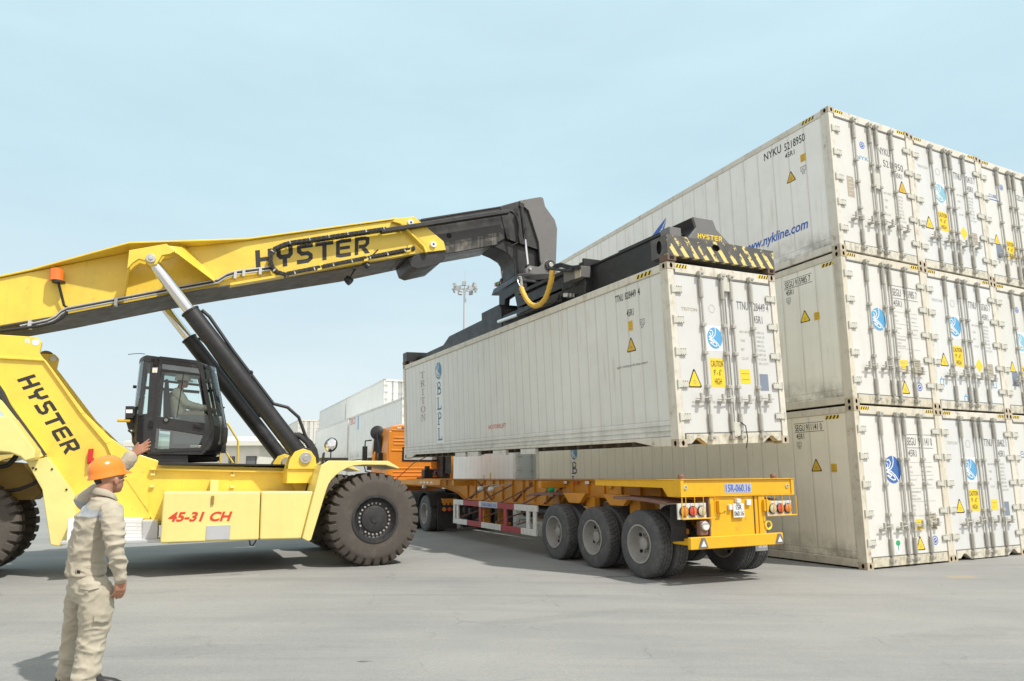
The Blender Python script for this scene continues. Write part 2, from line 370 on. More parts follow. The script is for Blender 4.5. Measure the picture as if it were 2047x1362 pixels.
# container wall: vertical panel joints, run-off streaks, grime along the foot
def wall_mat(name, spacing, lines, base=(.83, .82, .765), grime=.5, zmin=.31):
    m = mat(name, base, .5, dirt=.16, dirtcol=(.46, .43, .37), dscale=1.2, streak=.22, vary=.06, tint=True, coat=.08)
    t = m.node_tree; N = t.nodes.new; K = t.links.new
    p = [n for n in t.nodes if n.type == 'BSDF_PRINCIPLED'][0]
    src = p.inputs['Base Color'].links[0].from_socket
    c = N('ShaderNodeTexCoord'); s = N('ShaderNodeSeparateXYZ'); K(c.outputs['Object'], s.inputs[0])
    def mth(op, a, b=None):
        n = N('ShaderNodeMath'); n.operation = op
        for i, x in enumerate((a, b)):
            if x is None: continue
            if isinstance(x, (int, float)): n.inputs[i].default_value = x
            else: K(x, n.inputs[i])
        return n.outputs[0]
    fr = mth('FRACT', mth('DIVIDE', s.outputs['Y'], spacing))
    d = mth('ABSOLUTE', mth('SUBTRACT', fr, .5))
    above = mth('GREATER_THAN', s.outputs['Z'], zmin)
    jl = mth('MULTIPLY', above, mth('LESS_THAN', d, .006/spacing))                       # the joint itself
    soft = N('ShaderNodeMapRange'); soft.inputs['From Min'].default_value = .0; soft.inputs['From Max'].default_value = .035/spacing
    soft.inputs['To Min'].default_value = 1; soft.inputs['To Max'].default_value = 0; K(d, soft.inputs['Value'])
    n1 = N('ShaderNodeTexNoise'); n1.inputs['Scale'].default_value = 2.2; n1.inputs['Detail'].default_value = 6
    mp1 = N('ShaderNodeMapping'); mp1.inputs['Scale'].default_value = (1, 3, .6); K(c.outputs['Object'], mp1.inputs[0]); K(mp1.outputs[0], n1.inputs['Vector'])
    js = mth('MULTIPLY', soft.outputs[0], mth('MULTIPLY', n1.outputs['Fac'], .5))
    def mixc(f, a, b):
        n = N('ShaderNodeMix'); n.data_type = 'RGBA'
        K(f, n.inputs[0]); K(a, n.inputs[6]); n.inputs[7].default_value = (*b, 1); return n.outputs[2]
    col = mixc(js, src, (.45, .40, .31)); col = mixc(mth('MULTIPLY', jl, .24), col, (.24, .22, .19))
    hz = None
    for z in lines:
        q = mth('LESS_THAN', mth('ABSOLUTE', mth('SUBTRACT', s.outputs['Z'], z)), .006)
        hz = q if hz is None else mth('MAXIMUM', hz, q)
    col = mixc(mth('MULTIPLY', hz, .35), col, (.25, .23, .2))
    gr = N('ShaderNodeMapRange'); gr.inputs['From Min'].default_value = .05; gr.inputs['From Max'].default_value = .62; gr.inputs['To Min'].default_value = grime; gr.inputs['To Max'].default_value = 0
    K(s.outputs['Z'], gr.inputs['Value'])
    n2 = N('ShaderNodeTexNoise'); n2.inputs['Scale'].default_value = 2.5; n2.inputs['Detail'].default_value = 8; n2.inputs['Roughness'].default_value = .7; K(c.outputs['Object'], n2.inputs['Vector'])
    g2 = N('ShaderNodeMapRange'); g2.inputs['From Min'].default_value = .4; g2.inputs['From Max'].default_value = .65; K(n2.outputs['Fac'], g2.inputs['Value'])
    col = mixc(mth('MULTIPLY', gr.outputs[0], g2.outputs[0]), col, (.14, .12, .085))
    # rust runs and black scuffs
    n4 = N('ShaderNodeTexNoise'); n4.inputs['Scale'].default_value = 1.0; n4.inputs['Detail'].default_value = 7; n4.inputs['Roughness'].default_value = .65
    mp4 = N('ShaderNodeMapping'); mp4.inputs['Scale'].default_value = (2, 7, .55); mp4.inputs['Location'].default_value = (3, 1, 5); K(c.outputs['Object'], mp4.inputs[0]); K(mp4.outputs[0], n4.inputs['Vector'])
    g4 = N('ShaderNodeMapRange'); g4.inputs['From Min'].default_value = .59; g4.inputs['From Max'].default_value = .80; g4.inputs['To Max'].default_value = .6; K(n4.outputs['Fac'], g4.inputs['Value'])
    col = mixc(g4.outputs[0], col, (.40, .28, .15))
    n5 = N('ShaderNodeTexNoise'); n5.inputs['Scale'].default_value = 3.3; n5.inputs['Detail'].default_value = 9; n5.inputs['Roughness'].default_value = .8; n5.inputs['Distortion'].default_value = 1.4; K(c.outputs['Object'], n5.inputs['Vector'])
    g5 = N('ShaderNodeMapRange'); g5.inputs['From Min'].default_value = .70; g5.inputs['From Max'].default_value = .74; g5.inputs['To Max'].default_value = .55; K(n5.outputs['Fac'], g5.inputs['Value'])
    col = mixc(g5.outputs[0], col, (.20, .17, .13))
    K(col, p.inputs['Base Color'])
    b = N('ShaderNodeBump'); b.inputs['Strength'].default_value = .45; b.inputs['Distance'].default_value = .012; b.invert = True
    K(mth('MAXIMUM', mth('MULTIPLY', above, soft.outputs[0]), hz), b.inputs['Height'])
    b2 = N('ShaderNodeBump'); b2.inputs['Strength'].default_value = .12; b2.inputs['Distance'].default_value = .03
    n3 = N('ShaderNodeTexNoise'); n3.inputs['Scale'].default_value = 1.6; n3.inputs['Detail'].default_value = 3; K(c.outputs['Object'], n3.inputs['Vector']); K(n3.outputs['Fac'], b2.inputs['Height'])
    K(b.outputs[0], b2.inputs['Normal']); K(b2.outputs[0], p.inputs['Normal'])
    return m
M['wallA'] = wall_mat('container_wall_panel', .4064, (2.76, .30, .185), grime=.95)
M['wallB'] = wall_mat('container_wall_ribbed', .305, (2.755, .42), grime=.4, zmin=.41)

STAINS = [(-4.6, 11.2, 1.1, .30, .25, (.10, .098, .09), .75, 6, .38), (-5.0, 11.0, 1.9, .7, .2, (.37, .355, .315), .5, 3, .30), (1.62, 11.05, 1.0, .16, .35, (.10, .098, .09), .7, 7, .36), (3.2, 11.35, .9, .14, .3, (.11, .10, .095), .7, 7, .36),
          (7.2, 11.2, .6, .30, .2, (.40, .32, .19), .6, 5, .30), (-1.25, 5.9, .16, .07, .1, (.09, .088, .08), .8, 14, .36), (-7.5, 9.2, 1.6, .5, .3, (.15, .148, .14), .6, 3, .36), (.5, 7.8, 2.6, .35, .5, (.19, .188, .18), .25, 3, .36),
          (4.5, 7.2, 2.2, .5, .35, (.20, .198, .19), .25, 4, .34), (-1.0, 4.6, 1.2, .4, .3, (.36, .35, .32), .5, 4, .34), (2.6, 5.2, 1.3, .25, .6, (.16, .158, .15), .5, 5, .36)]
def ground_mat():
    m = bpy.data.materials.new('grey_yard_asphalt'); m.use_nodes = True; t = m.node_tree; t.nodes.clear(); N = t.nodes.new; K = t.links.new
    o = N('ShaderNodeOutputMaterial'); p = N('ShaderNodeBsdfPrincipled'); K(p.outputs[0], o.inputs[0]); p.inputs['Roughness'].default_value = .88
    c = N('ShaderNodeTexCoord')
    def noise(sc, det=6, rg=.6, mp=None, dist=0):
        n = N('ShaderNodeTexNoise'); n.inputs['Scale'].default_value = sc; n.inputs['Detail'].default_value = det; n.inputs['Roughness'].default_value = rg; n.inputs['Distortion'].default_value = dist
        if mp:
            q = N('ShaderNodeMapping'); q.inputs['Scale'].default_value = mp; q.inputs['Rotation'].default_value = (0, 0, R(24)); K(c.outputs['Object'], q.inputs[0]); K(q.outputs[0], n.inputs['Vector'])
        else: K(c.outputs['Object'], n.inputs['Vector'])
        return n.outputs['Fac']
    def rng(x, a, b, c0, d):
        n = N('ShaderNodeMapRange'); n.inputs['From Min'].default_value = a; n.inputs['From Max'].default_value = b; n.inputs['To Min'].default_value = c0; n.inputs['To Max'].default_value = d; K(x, n.inputs['Value']); return n.outputs[0]
    def mixc(f, a, b, mode='MIX'):
        n = N('ShaderNodeMix'); n.data_type = 'RGBA'; n.blend_type = mode
        for s_, x in ((0, f), (6, a), (7, b)):
            if isinstance(x, (int, float)): n.inputs[s_].default_value = x
            elif isinstance(x, tuple): n.inputs[s_].default_value = (*x, 1)
            else: K(x, n.inputs[s_])
        return n.outputs[2]
    col = mixc(rng(noise(.30, 6, .6), .35, .65, 0, 1), (.250, .248, .238), (.320, .312, .290))
    col = mixc(rng(noise(1.1, 8, .7, (.30, 2.4, 1)), .45, .7, 0, .45), col, (.365, .355, .325))     # pale dust drifts
    col = mixc(rng(noise(.8, 6, .65, (.18, 1.9, 1)), .54, .72, 0, .50), col, (.185, .185, .188))     # tyre-polished bands
    col = mixc(rng(noise(2.1, 9, .75, None, .6), .62, .68, 0, .35), col, (.16, .156, .148))        # oil spots
    col = mixc(rng(noise(5.0, 9, .8, None, 1.0), .66, .70, 0, .55), col, (.13, .128, .12))
    def spot(col, cx, cy, rx, ry, rot, c_, k, sc, th):
        q = N('ShaderNodeMapping'); q.vector_type = 'TEXTURE'; q.inputs['Location'].default_value = (cx, cy, 0); q.inputs['Rotation'].default_value = (0, 0, rot); q.inputs['Scale'].default_value = (rx, ry, 1); K(c.outputs['Object'], q.inputs[0])
        ln = N('ShaderNodeVectorMath'); ln.operation = 'LENGTH'; sx_ = N('ShaderNodeVectorMath'); sx_.operation = 'MULTIPLY'; sx_.inputs[1].default_value = (1, 1, 0); K(q.outputs[0], sx_.inputs[0]); K(sx_.outputs[0], ln.inputs[0])
        a = N('ShaderNodeMath'); a.operation = 'MULTIPLY'; K(rng(ln.outputs['Value'], .2, 1, 1, 0), a.inputs[0]); K(noise(sc, 8, .75, None, .8), a.inputs[1])
        return mixc(rng(a.outputs[0], th, th + .06, 0, k), col, c_)
    for a_ in STAINS: col = spot(col, *a_)
    # hairline cracks
    wv = N('ShaderNodeTexNoise'); wv.inputs['Scale'].default_value = 2.2; wv.inputs['Detail'].default_value = 5; K(c.outputs['Object'], wv.inputs['Vector'])
    va = N('ShaderNodeVectorMath'); va.operation = 'MULTIPLY_ADD'; va.inputs[1].default_value = (.5, .5, .5); K(wv.outputs['Color'], va.inputs[0]); K(c.outputs['Object'], va.inputs[2])
    vo = N('ShaderNodeTexVoronoi'); vo.feature = 'DISTANCE_TO_EDGE'; vo.inputs['Scale'].default_value = .55; K(va.outputs[0], vo.inputs['Vector'])
    ck = N('ShaderNodeMath'); ck.operation = 'MULTIPLY'; K(rng(vo.outputs['Distance'], .002, .008, 1, 0), ck.inputs[0]); K(rng(noise(.9, 4, .6), .50, .66, 0, .40), ck.inputs[1])
    col = mixc(ck.outputs[0], col, (.10, .10, .095))
    col = mixc(rng(noise(95, 3, .6), .38, .62, 0, .55), col, mixc(1.0, col, (.66, .66, .655), 'MULTIPLY'))
    col = mixc(rng(noise(38, 3, .6), .40, .62, 0, .35), col, mixc(1.0, col, (.78, .78, .77), 'MULTIPLY'))
    col = mixc(rng(noise(300, 2, .5), .6, .72, 0, .6), col, (.45, .44, .41))
    K(col, p.inputs['Base Color'])
    b = N('ShaderNodeBump'); b.inputs['Strength'].default_value = .35; b.inputs['Distance'].default_value = .006; K(noise(160, 4, .7), b.inputs['Height'])
    b2 = N('ShaderNodeBump'); b2.inputs['Strength'].default_value = .25; b2.inputs['Distance'].default_value = .03; K(noise(3, 4, .6), b2.inputs['Height']); K(b.outputs[0], b2.inputs['Normal'])
    K(b2.outputs[0], p.inputs['Normal'])
    return m
M['ground'] = ground_mat()

# ------------------------------------------------------------------ ground
mb = MB()
xs = [-3000, -800, -250, -80, -40] + [x*.8 for x in range(-30, 31)] + [40, 80, 250, 800, 3000]
ys = [-300, -60, -20, -8] + [y*2.5 for y in range(-1, 30)] + [120, 300, 900, 4000]
pts = [(x, y, zg(x)) for y in ys for x in xs]; nx = len(xs)
mb.add(pts, [(j*nx+i, j*nx+i+1, (j+1)*nx+i+1, (j+1)*nx+i) for j in range(len(ys)-1) for i in range(nx-1)])
tag(mb.build('ground', M['ground'], smooth=180), kind='structure')
# cracks and small oil marks lying in the yard surface
def blot(cx, cy, sx, sy, seed, n=14):
    rnd = random.Random(seed)
    return [(cx + sx*math.cos(2*math.pi*i/n)*rnd.uniform(.45, 1.1), cy + sy*math.sin(2*math.pi*i/n)*rnd.uniform(.45, 1.1)) for i in range(n)]

# ------------------------------------------------------------------ refrigerated containers
CW, CL, CH = 2.438, 12.192, 2.896
_mesh = {}
def cached(key, make, name, parent, loc=None, scale=None):
    if key not in _mesh:
        _mesh[key] = make(); o = _mesh[key]; o.name = name; o.parent = parent
        if loc is not None: o.location = loc
        if scale is not None: o.scale = scale
        return o
    return child(name, _mesh[key], parent, loc, None, scale)
def holed_face(mb, B, wd, ht, rx, ry, dep, inw, n=24, cx=0.0, cy=0.0):
    """rectangle wd x ht centred on B(0,0) with an oval recess; inw(p, d) moves a point inwards"""
    sq, ov, ob = [], [], []
    for i in range(n):
        t = 2*math.pi*(i + .5)/n; c, s = math.cos(t), math.sin(t); k = 1/max(abs(c)/(wd/2), abs(s)/(ht/2))
        sq.append(B(c*k, s*k))
        q = B(cx + rx*c, cy + ry*s); ov.append(q); ob.append(inw(q, dep))
    # exact corners: snap the nearest boundary points
    for a, b in ((1,1),(-1,1),(-1,-1),(1,-1)):
        P = B(a*wd/2, b*ht/2); j = min(range(n), key=lambda i: (sq[i]-P).length); sq[j] = P
    mb.add(sq + ov, [(i, (i+1) % n, (i+1) % n + n, i+n) for i in range(n)], 0)
    mb.add(ov + ob, [(i, (i+1) % n, (i+1) % n + n, i+n) for i in range(n)], 1)
    mb.add(ob, [tuple(range(n))], 1)
def mk_casting(fx, fy, fz):
    """corner fitting with its outside corner at the origin, reaching to -fx, -fy, -fz"""
    mb = MB(); a, b, c = .162, .178, .118
    X, Y, Z = Vector((-fx, 0, 0)), Vector((0, -fy, 0)), Vector((0, 0, -fz)); O = Vector((0, 0, 0))
    holed_face(mb, lambda u, v: X*(a/2+u) + Z*(c/2+v), a, c, .028, .042, .035, lambda q, d: q + Y*d)
    holed_face(mb, lambda u, v: Y*(b/2+u) + Z*(c/2+v), b, c, .028, .042, .035, lambda q, d: q + X*d)
    P = lambda i, j, k: X*(a*i) + Y*(b*j) + Z*(c*k)
    mb.add([P(0,0,0),P(1,0,0),P(1,1,0),P(0,1,0),P(0,0,1),P(1,0,1),P(1,1,1),P(0,1,1)], [(0,1,2,3),(4,5,6,7),(1,2,6,5),(2,3,7,6)], 0)
    return mb.build('corner_casting', [M['cast'], M['hole']], smooth=0, recalc=False)
def mk_hinge():
    mb = MB(); mb.box(-.075, .145, -.015, 0, -.055, .055); mb.cyl((-.07, -.012, -.066), (-.07, -.012, .066), .014, n=10)
    for i in range(3):
        for z in (-.045, .045): mb.cyl((.03+.045*i, -.015, z), (.03+.045*i, -.022, z), .009, n=8, mi=1)
    return mb.build('hinge', [M['hinge'], M['hingebolt']], bevel=.003)
def mk_rod():
    mb = MB(); mb.cyl((0, -.04, .09), (0, -.04, 2.79), .0185, n=12)
    for z0, z1, r in ((2.36, 2.66, .034), (.22, .50, .032)): mb.cyl((0, -.038, z0), (0, -.038, z1), r, n=12)
    for z in (1.92, 1.47, .93): mb.box(-.04, .04, -.066, 0, z-.028, z+.028); mb.cyl((0, -.04, z-.02), (0, -.04, z+.02), .031, n=10)
    for z in (2.735, .115):
        mb.box(-.045, .045, -.07, .015, z-.03, z+.03); mb.box(-.02, .055, -.085, -.03, z+.01, z+.042); mb.box(-.055, -.02, -.085, -.02, z-.02, z+.05)
    return mb.build('lock_rod', M['rod'], bevel=.004)
def mk_handle(s):
    mb = MB(); mb.tube([(0, -.075, .01), (s*.10, -.080, 0), (s*.20, -.078, -.006), (s*.30, -.07, -.008)], .011, 8)
    mb.box(s*.20-.035, s*.20+.035, -.095, -.0, -.075, -.035); mb.box(s*.20-.018, s*.20+.018, -.10, -.06, -.07, .075); mb.box(-.035, .035, -.08, -.02, -.05, .05)
    return mb.build('handle', M['rod'], bevel=.004)

def s_logo(parent, B, cx, cy, r, m, name='logo', back=True):
    mb = MB(); Q = lambda k: (lambda a, b: B(cx + a*r, cy + b*r, k))
    if back: mb.flat([(-1.1,-1.2),(1.1,-1.2),(1.1,1.15),(-1.1,1.15)], Q(.0015), 1)
    mb.disc(0, 0, .93, 1, Q(.003), mi=0, n=36)
    W = Q(.0045); S = lambda p, t=.085: mb.stroke(p, t, W, 1)
    S([(-.62,-.02),(-.25,.03),(.02,.28),(.13,.6),(.12,1.0)]); S([(-.62,-.08),(-.2,-.12),(.25,-.45),(.46,-.72),(.55,-.86)])
    W = Q(.0055); S([(-.7,.02),(-.35,.2),(-.2,.5),(-.35,.72),(-.6,.66)]); S([(-.78,.05),(-.56,.2),(-.5,.38),(-.66,.5)], .07)
    W = Q(.0065); S([(-.72,-.12),(-.3,-.26),(.12,-.52),(.2,-.72),(-.05,-.76),(-.4,-.6),(-.68,-.42)]); S([(-.78,-.16),(-.45,-.28),(-.2,-.42),(-.3,-.52),(-.6,-.38)], .07)
    return mb.build(name, [m, M['vinyl_white']], parent, smooth=0, recalc=False)
def s_tri(parent, B, cx, cy, s, ym='vinyl_yellow'):
    mb = MB(); T = lambda k, q: [(cx + a*k*s, cy + b*k*s) for a, b in q]
    tri = [(-.5,-.40),(-.44,-.47),(.44,-.47),(.5,-.40),(.06,.50),(0,.54),(-.06,.50)]
    mb.flat(T(1, tri), lambda a, b: B(a, b, .002), 0); mb.flat([(cx + a*s*.80, cy + (b*.80-.025)*s) for a, b in tri], lambda a, b: B(a, b, .0035), 1)
    for z, wd in ((-.10, .16), (-.19, .22), (-.28, .12)): mb.flat([(cx-wd*s*.7, cy+z*s),(cx+wd*s*.7, cy+z*s),(cx+wd*s*.7, cy+z*s+.02*s),(cx-wd*s*.7, cy+z*s+.02*s)], lambda a, b: B(a, b, .005), 2)
    return mb.build('warning_triangle', [M['letter_black'], M[ym], M['letter_grey']], parent, smooth=0, recalc=False)
def s_caution(parent, B, x, y, wd, ht):
    mb = MB(); mb.flat([(x,y),(x+wd,y),(x+wd,y+ht),(x,y+ht)], lambda a, b: B(a, b, .002), 0)
    for i, tx in enumerate(('CAUTION', "9' - 6\"", 'HIGH')):
        mb.text(tx, lambda a, b: B(a, b, .0035), x + wd/2, y + ht*(.70 - .31*i), ht*.22, wd*(.88, .56, .5)[i], 1, 'c')
    return mb.build('caution_sticker', [M['vinyl_yellow'], M['letter_black']], parent, smooth=0, recalc=False)
def s_rect(parent, B, x, y, wd, ht, m, lines=0, name='data_plate', lm='letter_grey'):
    mb = MB(); mb.flat([(x,y),(x+wd,y),(x+wd,y+ht),(x,y+ht)], lambda a, b: B(a, b, .002), 0)
    rnd = random.Random(int(x*1000+y*777))
    for i in range(lines):
        yy = y + ht*(i+.7)/(lines+.5); x1 = x + wd*rnd.uniform(.55, .92)
        mb.flat([(x+wd*.1, yy),(x1, yy),(x1, yy+ht*.03),(x+wd*.1, yy+ht*.03)], lambda a, b: B(a, b, .0035), 1)
    return mb.build(name, [M[m], M[lm]], parent, smooth=0, recalc=False)
def s_hazard(parent, B, x, y, wd, ht, n=5, slant=1):
    mb = MB(); mb.flat([(x,y),(x+wd,y),(x+wd,y+ht),(x,y+ht)], lambda a, b: B(a, b, .002), 0)
    st = wd/n; k = ht*.55*slant
    for i in range(n):
        a = x + st*i + st*.15 + (0 if slant > 0 else ht*.3)
        q = [(a, y), (a+st*.5, y), (a+st*.5+k, y+ht), (a+k, y+ht)]
        q = [(min(max(p, x), x+wd), z) for p, z in q]
        mb.flat(q, lambda u, v: B(u, v, .0035), 1)
    return mb.build('hazard_stripe', [M['vinyl_yellow'], M['letter_black']], parent, smooth=0, recalc=False)
def s_text(parent, B, lines, m, name='lettering', lines_rule=()):
    """lines: (text, x, y, height, width or None)"""
    mb = MB(); Q = lambda a, b: B(a, b, .0025)
    for tx, x, y, h, wd in lines: mb.text(tx, Q, x, y, h, wd)
    for x0, x1, y, t in lines_rule: mb.flat([(x0,y),(x1,y),(x1,y+t),(x0,y+t)], Q)
    return mb.build(name, M[m], parent, smooth=0, recalc=False)
def s_uic(parent, B, x, y, s, num):
    mb = MB(); Q = lambda a, b: B(a, b, .0025)
    mb.stroke([(x,y),(x+s,y),(x+s,y+s*.8),(x,y+s*.8)], s*.08, Q, closed=True)
    mb.text('iC', Q, x+s*.2, y+s*.15, s*.5, s*.6); mb.text(num, Q, x+s*.2, y-s*.55, s*.42, s*.6)
    return mb.build('approval_mark', M['letter_grey'], parent, smooth=0, recalc=False)
def s_circle(parent, B, cx, cy, r, m, fill=True):
    mb = MB(); mb.ring(cx, cy, r*.8, r, lambda a, b: B(a, b, .002))
    if fill: mb.disc(cx, cy, r*.55, r*.55, lambda a, b: B(a, b, .003)); mb.stroke([(cx-r*.45, cy-r*.2),(cx, cy+r*.1),(cx+r*.4, cy+r*.25)], r*.16, lambda a, b: B(a, b, .0045), 1)
    return mb.build('round_sticker', [M[m], M['vinyl_white']], parent, smooth=0, recalc=False)
# tall serif capitals, one under another, for the side lettering
def serif_column(mb, B, word, cx, ytop, h, wd, gap, mi=0, t=.16):
    y = ytop
    for ch in word:
        y -= h
        def Q(a, b, y=y): return B(cx - wd/2 + a*wd, y + b*h, .003)
        F = lambda *q: mb.flat(list(q), Q, mi)
        s = t*.42                                        # hair-line
        def bar(x0, x1, y0, y1): F((x0,y0),(x1,y0),(x1,y1),(x0,y1))
        if ch == 'T': bar(0,1,1-s,1); bar(.5-t/2,.5+t/2,s,1-s); bar(.28,.72,0,s); bar(0,s*1.2,.8,1-s); bar(1-s*1.2,1,.8,1-s)
        if ch == 'I': bar(.2,.8,1-s,1); bar(.5-t/2,.5+t/2,s,1-s); bar(.2,.8,0,s)
        if ch == 'L': bar(0,.5,1-s*.7,1); bar(.14,.14+t,s*1.4,1-s*.7); bar(0,1,0,s*1.4); bar(1-s*1.5,1,s*1.4,.3)
        if ch == 'N':
            bar(0,.34,1-s,1); bar(.12,.12+s*1.3,s,1-s); bar(0,.32,0,s); bar(.7,1,1-s,1); bar(.84,.84+s*1.3,.1,1-s)
            F((.12+s*1.3,1-s),(.12+s*1.3+t*1.1,1-s),(.84,.02),(.84-t*.3,.02))
        if ch in 'BPR':
            bar(0,.16,1-s,1); bar(.16,.16+t,s,1-s); bar(0,.5,0,s)
            mb.stroke([(.16+t,.97),(.6,.97),(.82,.88),(.86,.75),(.82,.62),(.6,.53),(.16+t,.53)], s*1.5, Q, mi)
            if ch == 'B': mb.stroke([(.16+t,.47),(.66,.47),(.92,.37),(.96,.25),(.92,.13),(.66,.05),(.5,.05)], s*1.6, Q, mi)
            if ch == 'R': F((.46,.48),(.46+t*1.2,.48),(1.0,0),(1.0-t*1.2,0))
        if ch == 'O':
            n = 26; a = [Q(.5 + .5*math.cos(2*math.pi*i/n), .5 + .5*math.sin(2*math.pi*i/n)) for i in range(n)]; b = [Q(.5 + (.5-t)*math.cos(2*math.pi*i/n), .5 + (.5-s)*math.sin(2*math.pi*i/n)) for i in range(n)]
            mb.add(a+b, [(i, (i+1) % n, (i+1) % n+n, i+n) for i in range(n)], mi)
        y -= gap

HINGE_Z = [.46, .965, 1.47, 1.975, 2.46]
def container(M4, label, group, style='A', tint=(1, 1, 1), simple=False, frame_tint=None, sill_notch=True):
    t = empty('refrigerated_container', M4, label, 'container', group)
    ft = frame_tint or tint
    def paint(o, c): o.color = (*c, 1); return o
    # insulated box
    def box_body():
        mb = MB(); x0, x1, y0, y1, z0, z1 = .016, CW-.016, .179, CL-.179, .13, CH-.02
        if style == 'B':                                # corrugated kick rail along the foot of the sides
            prof = [(x0+.01, z1), (x0+.01, .40)]
            for k in range(3):
                zz = .39 - k*.085; prof += [(x0-.008, zz), (x0-.008, zz-.045), (x0+.014, zz-.056), (x0+.014, zz-.078)]
            prof += [(x0, z0)]
            poly = prof + [(CW - a, b) for a, b in reversed(prof)]
            mb.prism(poly, y0, y1, 'y')
        else: mb.box(x0, x1, y0, y1, z0, z1)
        return mb.build('body', M['wallB' if style == 'B' else 'wallA'], smooth=0)
    paint(cached(('body', style), box_body, 'body', t), tint)
    def fr():
        mb = MB()
        for x in (0, CW-.13):
            mb.box(x, x+.13, .004, .178, .118, CH-.118); mb.box(x, x+.13, CL-.178, CL-.004, .118, CH-.118)
        for x in (.002, CW-.062):
            mb.box(x, x+.06, .178, CL-.178, CH-.135, CH-.012)
            if style == 'B':
                q = [(.178, .02), (.55, .02), (1.05, .11), (CL-3.9, .11), (CL-3.6, .11), (CL-.9, .11), (CL-.6, .02), (CL-.178, .02), (CL-.178, .165), (.178, .165)]
                mb.prism(q, x, x+.055, 'x')
            else: mb.box(x, x+.055, .178, CL-.178, .03, .165)
        mb.box(.162, CW-.162, .006, .10, CH-.165, CH-.012); mb.box(.162, CW-.162, CL-.1, CL-.006, CH-.165, CH-.012); mb.box(.162, CW-.162, CL-.1, CL-.006, .02, .3); mb.box(.13, CW-.13, CL-.12, CL-.05, .3, CH-.165)
        return mb.build('frame', M['frame'], bevel=.008)
    paint(cached(('frame', style), fr, 'frame', t), ft)
    def sl():
        mb = MB(); q = [(.164, .045), (.26, .045), (.37, .13), (.43, .13), (.60, .02), (CW-.60, .02), (CW-.43, .13), (CW-.37, .13), (CW-.26, .045), (CW-.164, .045), (CW-.164, .19), (.164, .19)]
        if not sill_notch: q = [(.164, .03), (CW-.164, .03), (CW-.164, .19), (.164, .19)]
        mb.prism(q, .008, .12, 'y'); return mb.build('sill', M['sill'], bevel=.005)
    paint(cached(('sill', sill_notch), sl, 'sill', t), ft)
    def un():
        mb = MB()
        for i in range(29): mb.box(.06, CW-.06, .3+i*.41, .38+i*.41, .03 if style == 'A' else .05, .125)
        return mb.build('underframe', M['dark_under'], smooth=0)
    cached(('under', style), un, 'underframe', t)
    for fx, X in ((-1, 0), (1, CW)):
        for fy, Y in ((-1, 0), (1, CL)):
            for fz, Z in ((-1, 0), (1, CH)):
                if simple and fy > 0: continue
                paint(cached(('cast', fx, fy, fz), lambda: mk_casting(fx, fy, fz), 'corner_casting', t, (X, Y, Z)), ft)
    doors = []
    for k, (x0, x1) in enumerate(((.140, 1.206), (1.232, CW-.140))):
        def dr():
            mb = MB(); mb.box(x0, x1, .020, .073, .205, CH-.19); return mb.build('door', M['door'], bevel=.008)
        d = paint(cached(('door', k), dr, 'door', t), tint); doors.append(d)
        for z in HINGE_Z: cached(('hinge', ), mk_hinge, 'hinge', d, (.125 if k == 0 else CW-.125, .004, z), (1 if k == 0 else -1, 1, 1))
        for x in ((.66, 1.125) if k == 0 else (1.325, 1.79)): cached(('rod', ), mk_rod, 'lock_rod', d, (x, .02, 0))
        if not simple:
            for x, s in (((.66, -1), (1.125, -1)) if k == 0 else ((1.325, 1), (1.79, 1))): cached(('handle', s), lambda: mk_handle(s), 'handle', d, (x, .02, .74 + random.uniform(-.03, .03)))
    def gk():
        mb = MB()
        for x0, x1 in ((.128, .140), (1.206, 1.232), (CW-.140, CW-.128)): mb.box(x0, x1, .030, .07, .2, CH-.185)
        mb.box(.141, CW-.141, .012, .074, CH-.19, CH-.166); mb.box(.141, CW-.141, .012, .074, .191, .205)
        return mb.build('gasket', M['gasket'], smooth=0)
    cached(('gasket', ), gk, 'gasket', t)
    Bd = lambda a, b, k: Vector((a, .020-k, b)); Bs = lambda a, b, k: Vector(((.026 if style == 'B' else .016)-k, -a, b)); Bh = lambda a, b, k: Vector((a, .006-k, b)); Br = lambda a, b, k: Vector((.002-k, -a, b))
    if not simple:
        s_hazard(t, Bh, .17, CH-.085, .24, .055, 4); s_hazard(t, Bh, CW-.41, CH-.085, .24, .055, 4)
    return t, doors, Bd, Bs, Bh, Br

def weights(d, Bd, x=1.50, y=1.82, m='letter_faint'):
    mb = MB(); Q = lambda a, b: Bd(a, b, .0025)
    for i, (a, b) in enumerate((('MAX GROSS', '34 000 KG'), ('', '74 960 LB'), ('TARE', '4 480 KG'), ('', '9 880 LB'), ('NET', '29 520 KG'), ('', '65 080 LB'), ('CU.CAP', '67.5 CU.M'), ('', '2 384 CU.FT'))):
        if a: mb.text(a, Q, x, y-i*.075, .042, .026*len(a))
        mb.text(b, Q, x+.34, y-i*.075, .042, .026*len(b))
    return mb.build('weight_lettering', M[m], d, smooth=0, recalc=False)
def weights_ruled(d, Bd, x=1.42, m='letter_faint'):
    mb = MB(); Q = lambda a, b: Bd(a, b, .0025)
    for z in (1.86, 1.62, 1.38, 1.14): mb.flat([(x, z), (x+.68, z), (x+.68, z+.008), (x, z+.008)], Q)
    for z, a, b in ((1.76,'MGW','34000 kg 74960 lb'),(1.67,'Tare','4480 kg 9880 lb'),(1.52,'Payload','29520 kg 65080 lb'),(1.43,'Cube','67.5 m 2384 ft'),(1.30,'REFRIGERANT',''),(1.23,'R134A',''),(1.17,'INSULATION',''),(1.05,'MAX','NOTICE'),(.97,'CSC','RACKING')):
        mb.text(a, Q, x, z, .036, .024*len(a))
        if b: mb.text(b, Q, x+.33, z, .036, .020*len(b))
    mb.text('MGW = 34 000 kg for UIC railway transport', Q, x-.02, .86, .035, .72)
    return mb.build('weight_lettering', M[m], d, smooth=0, recalc=False)

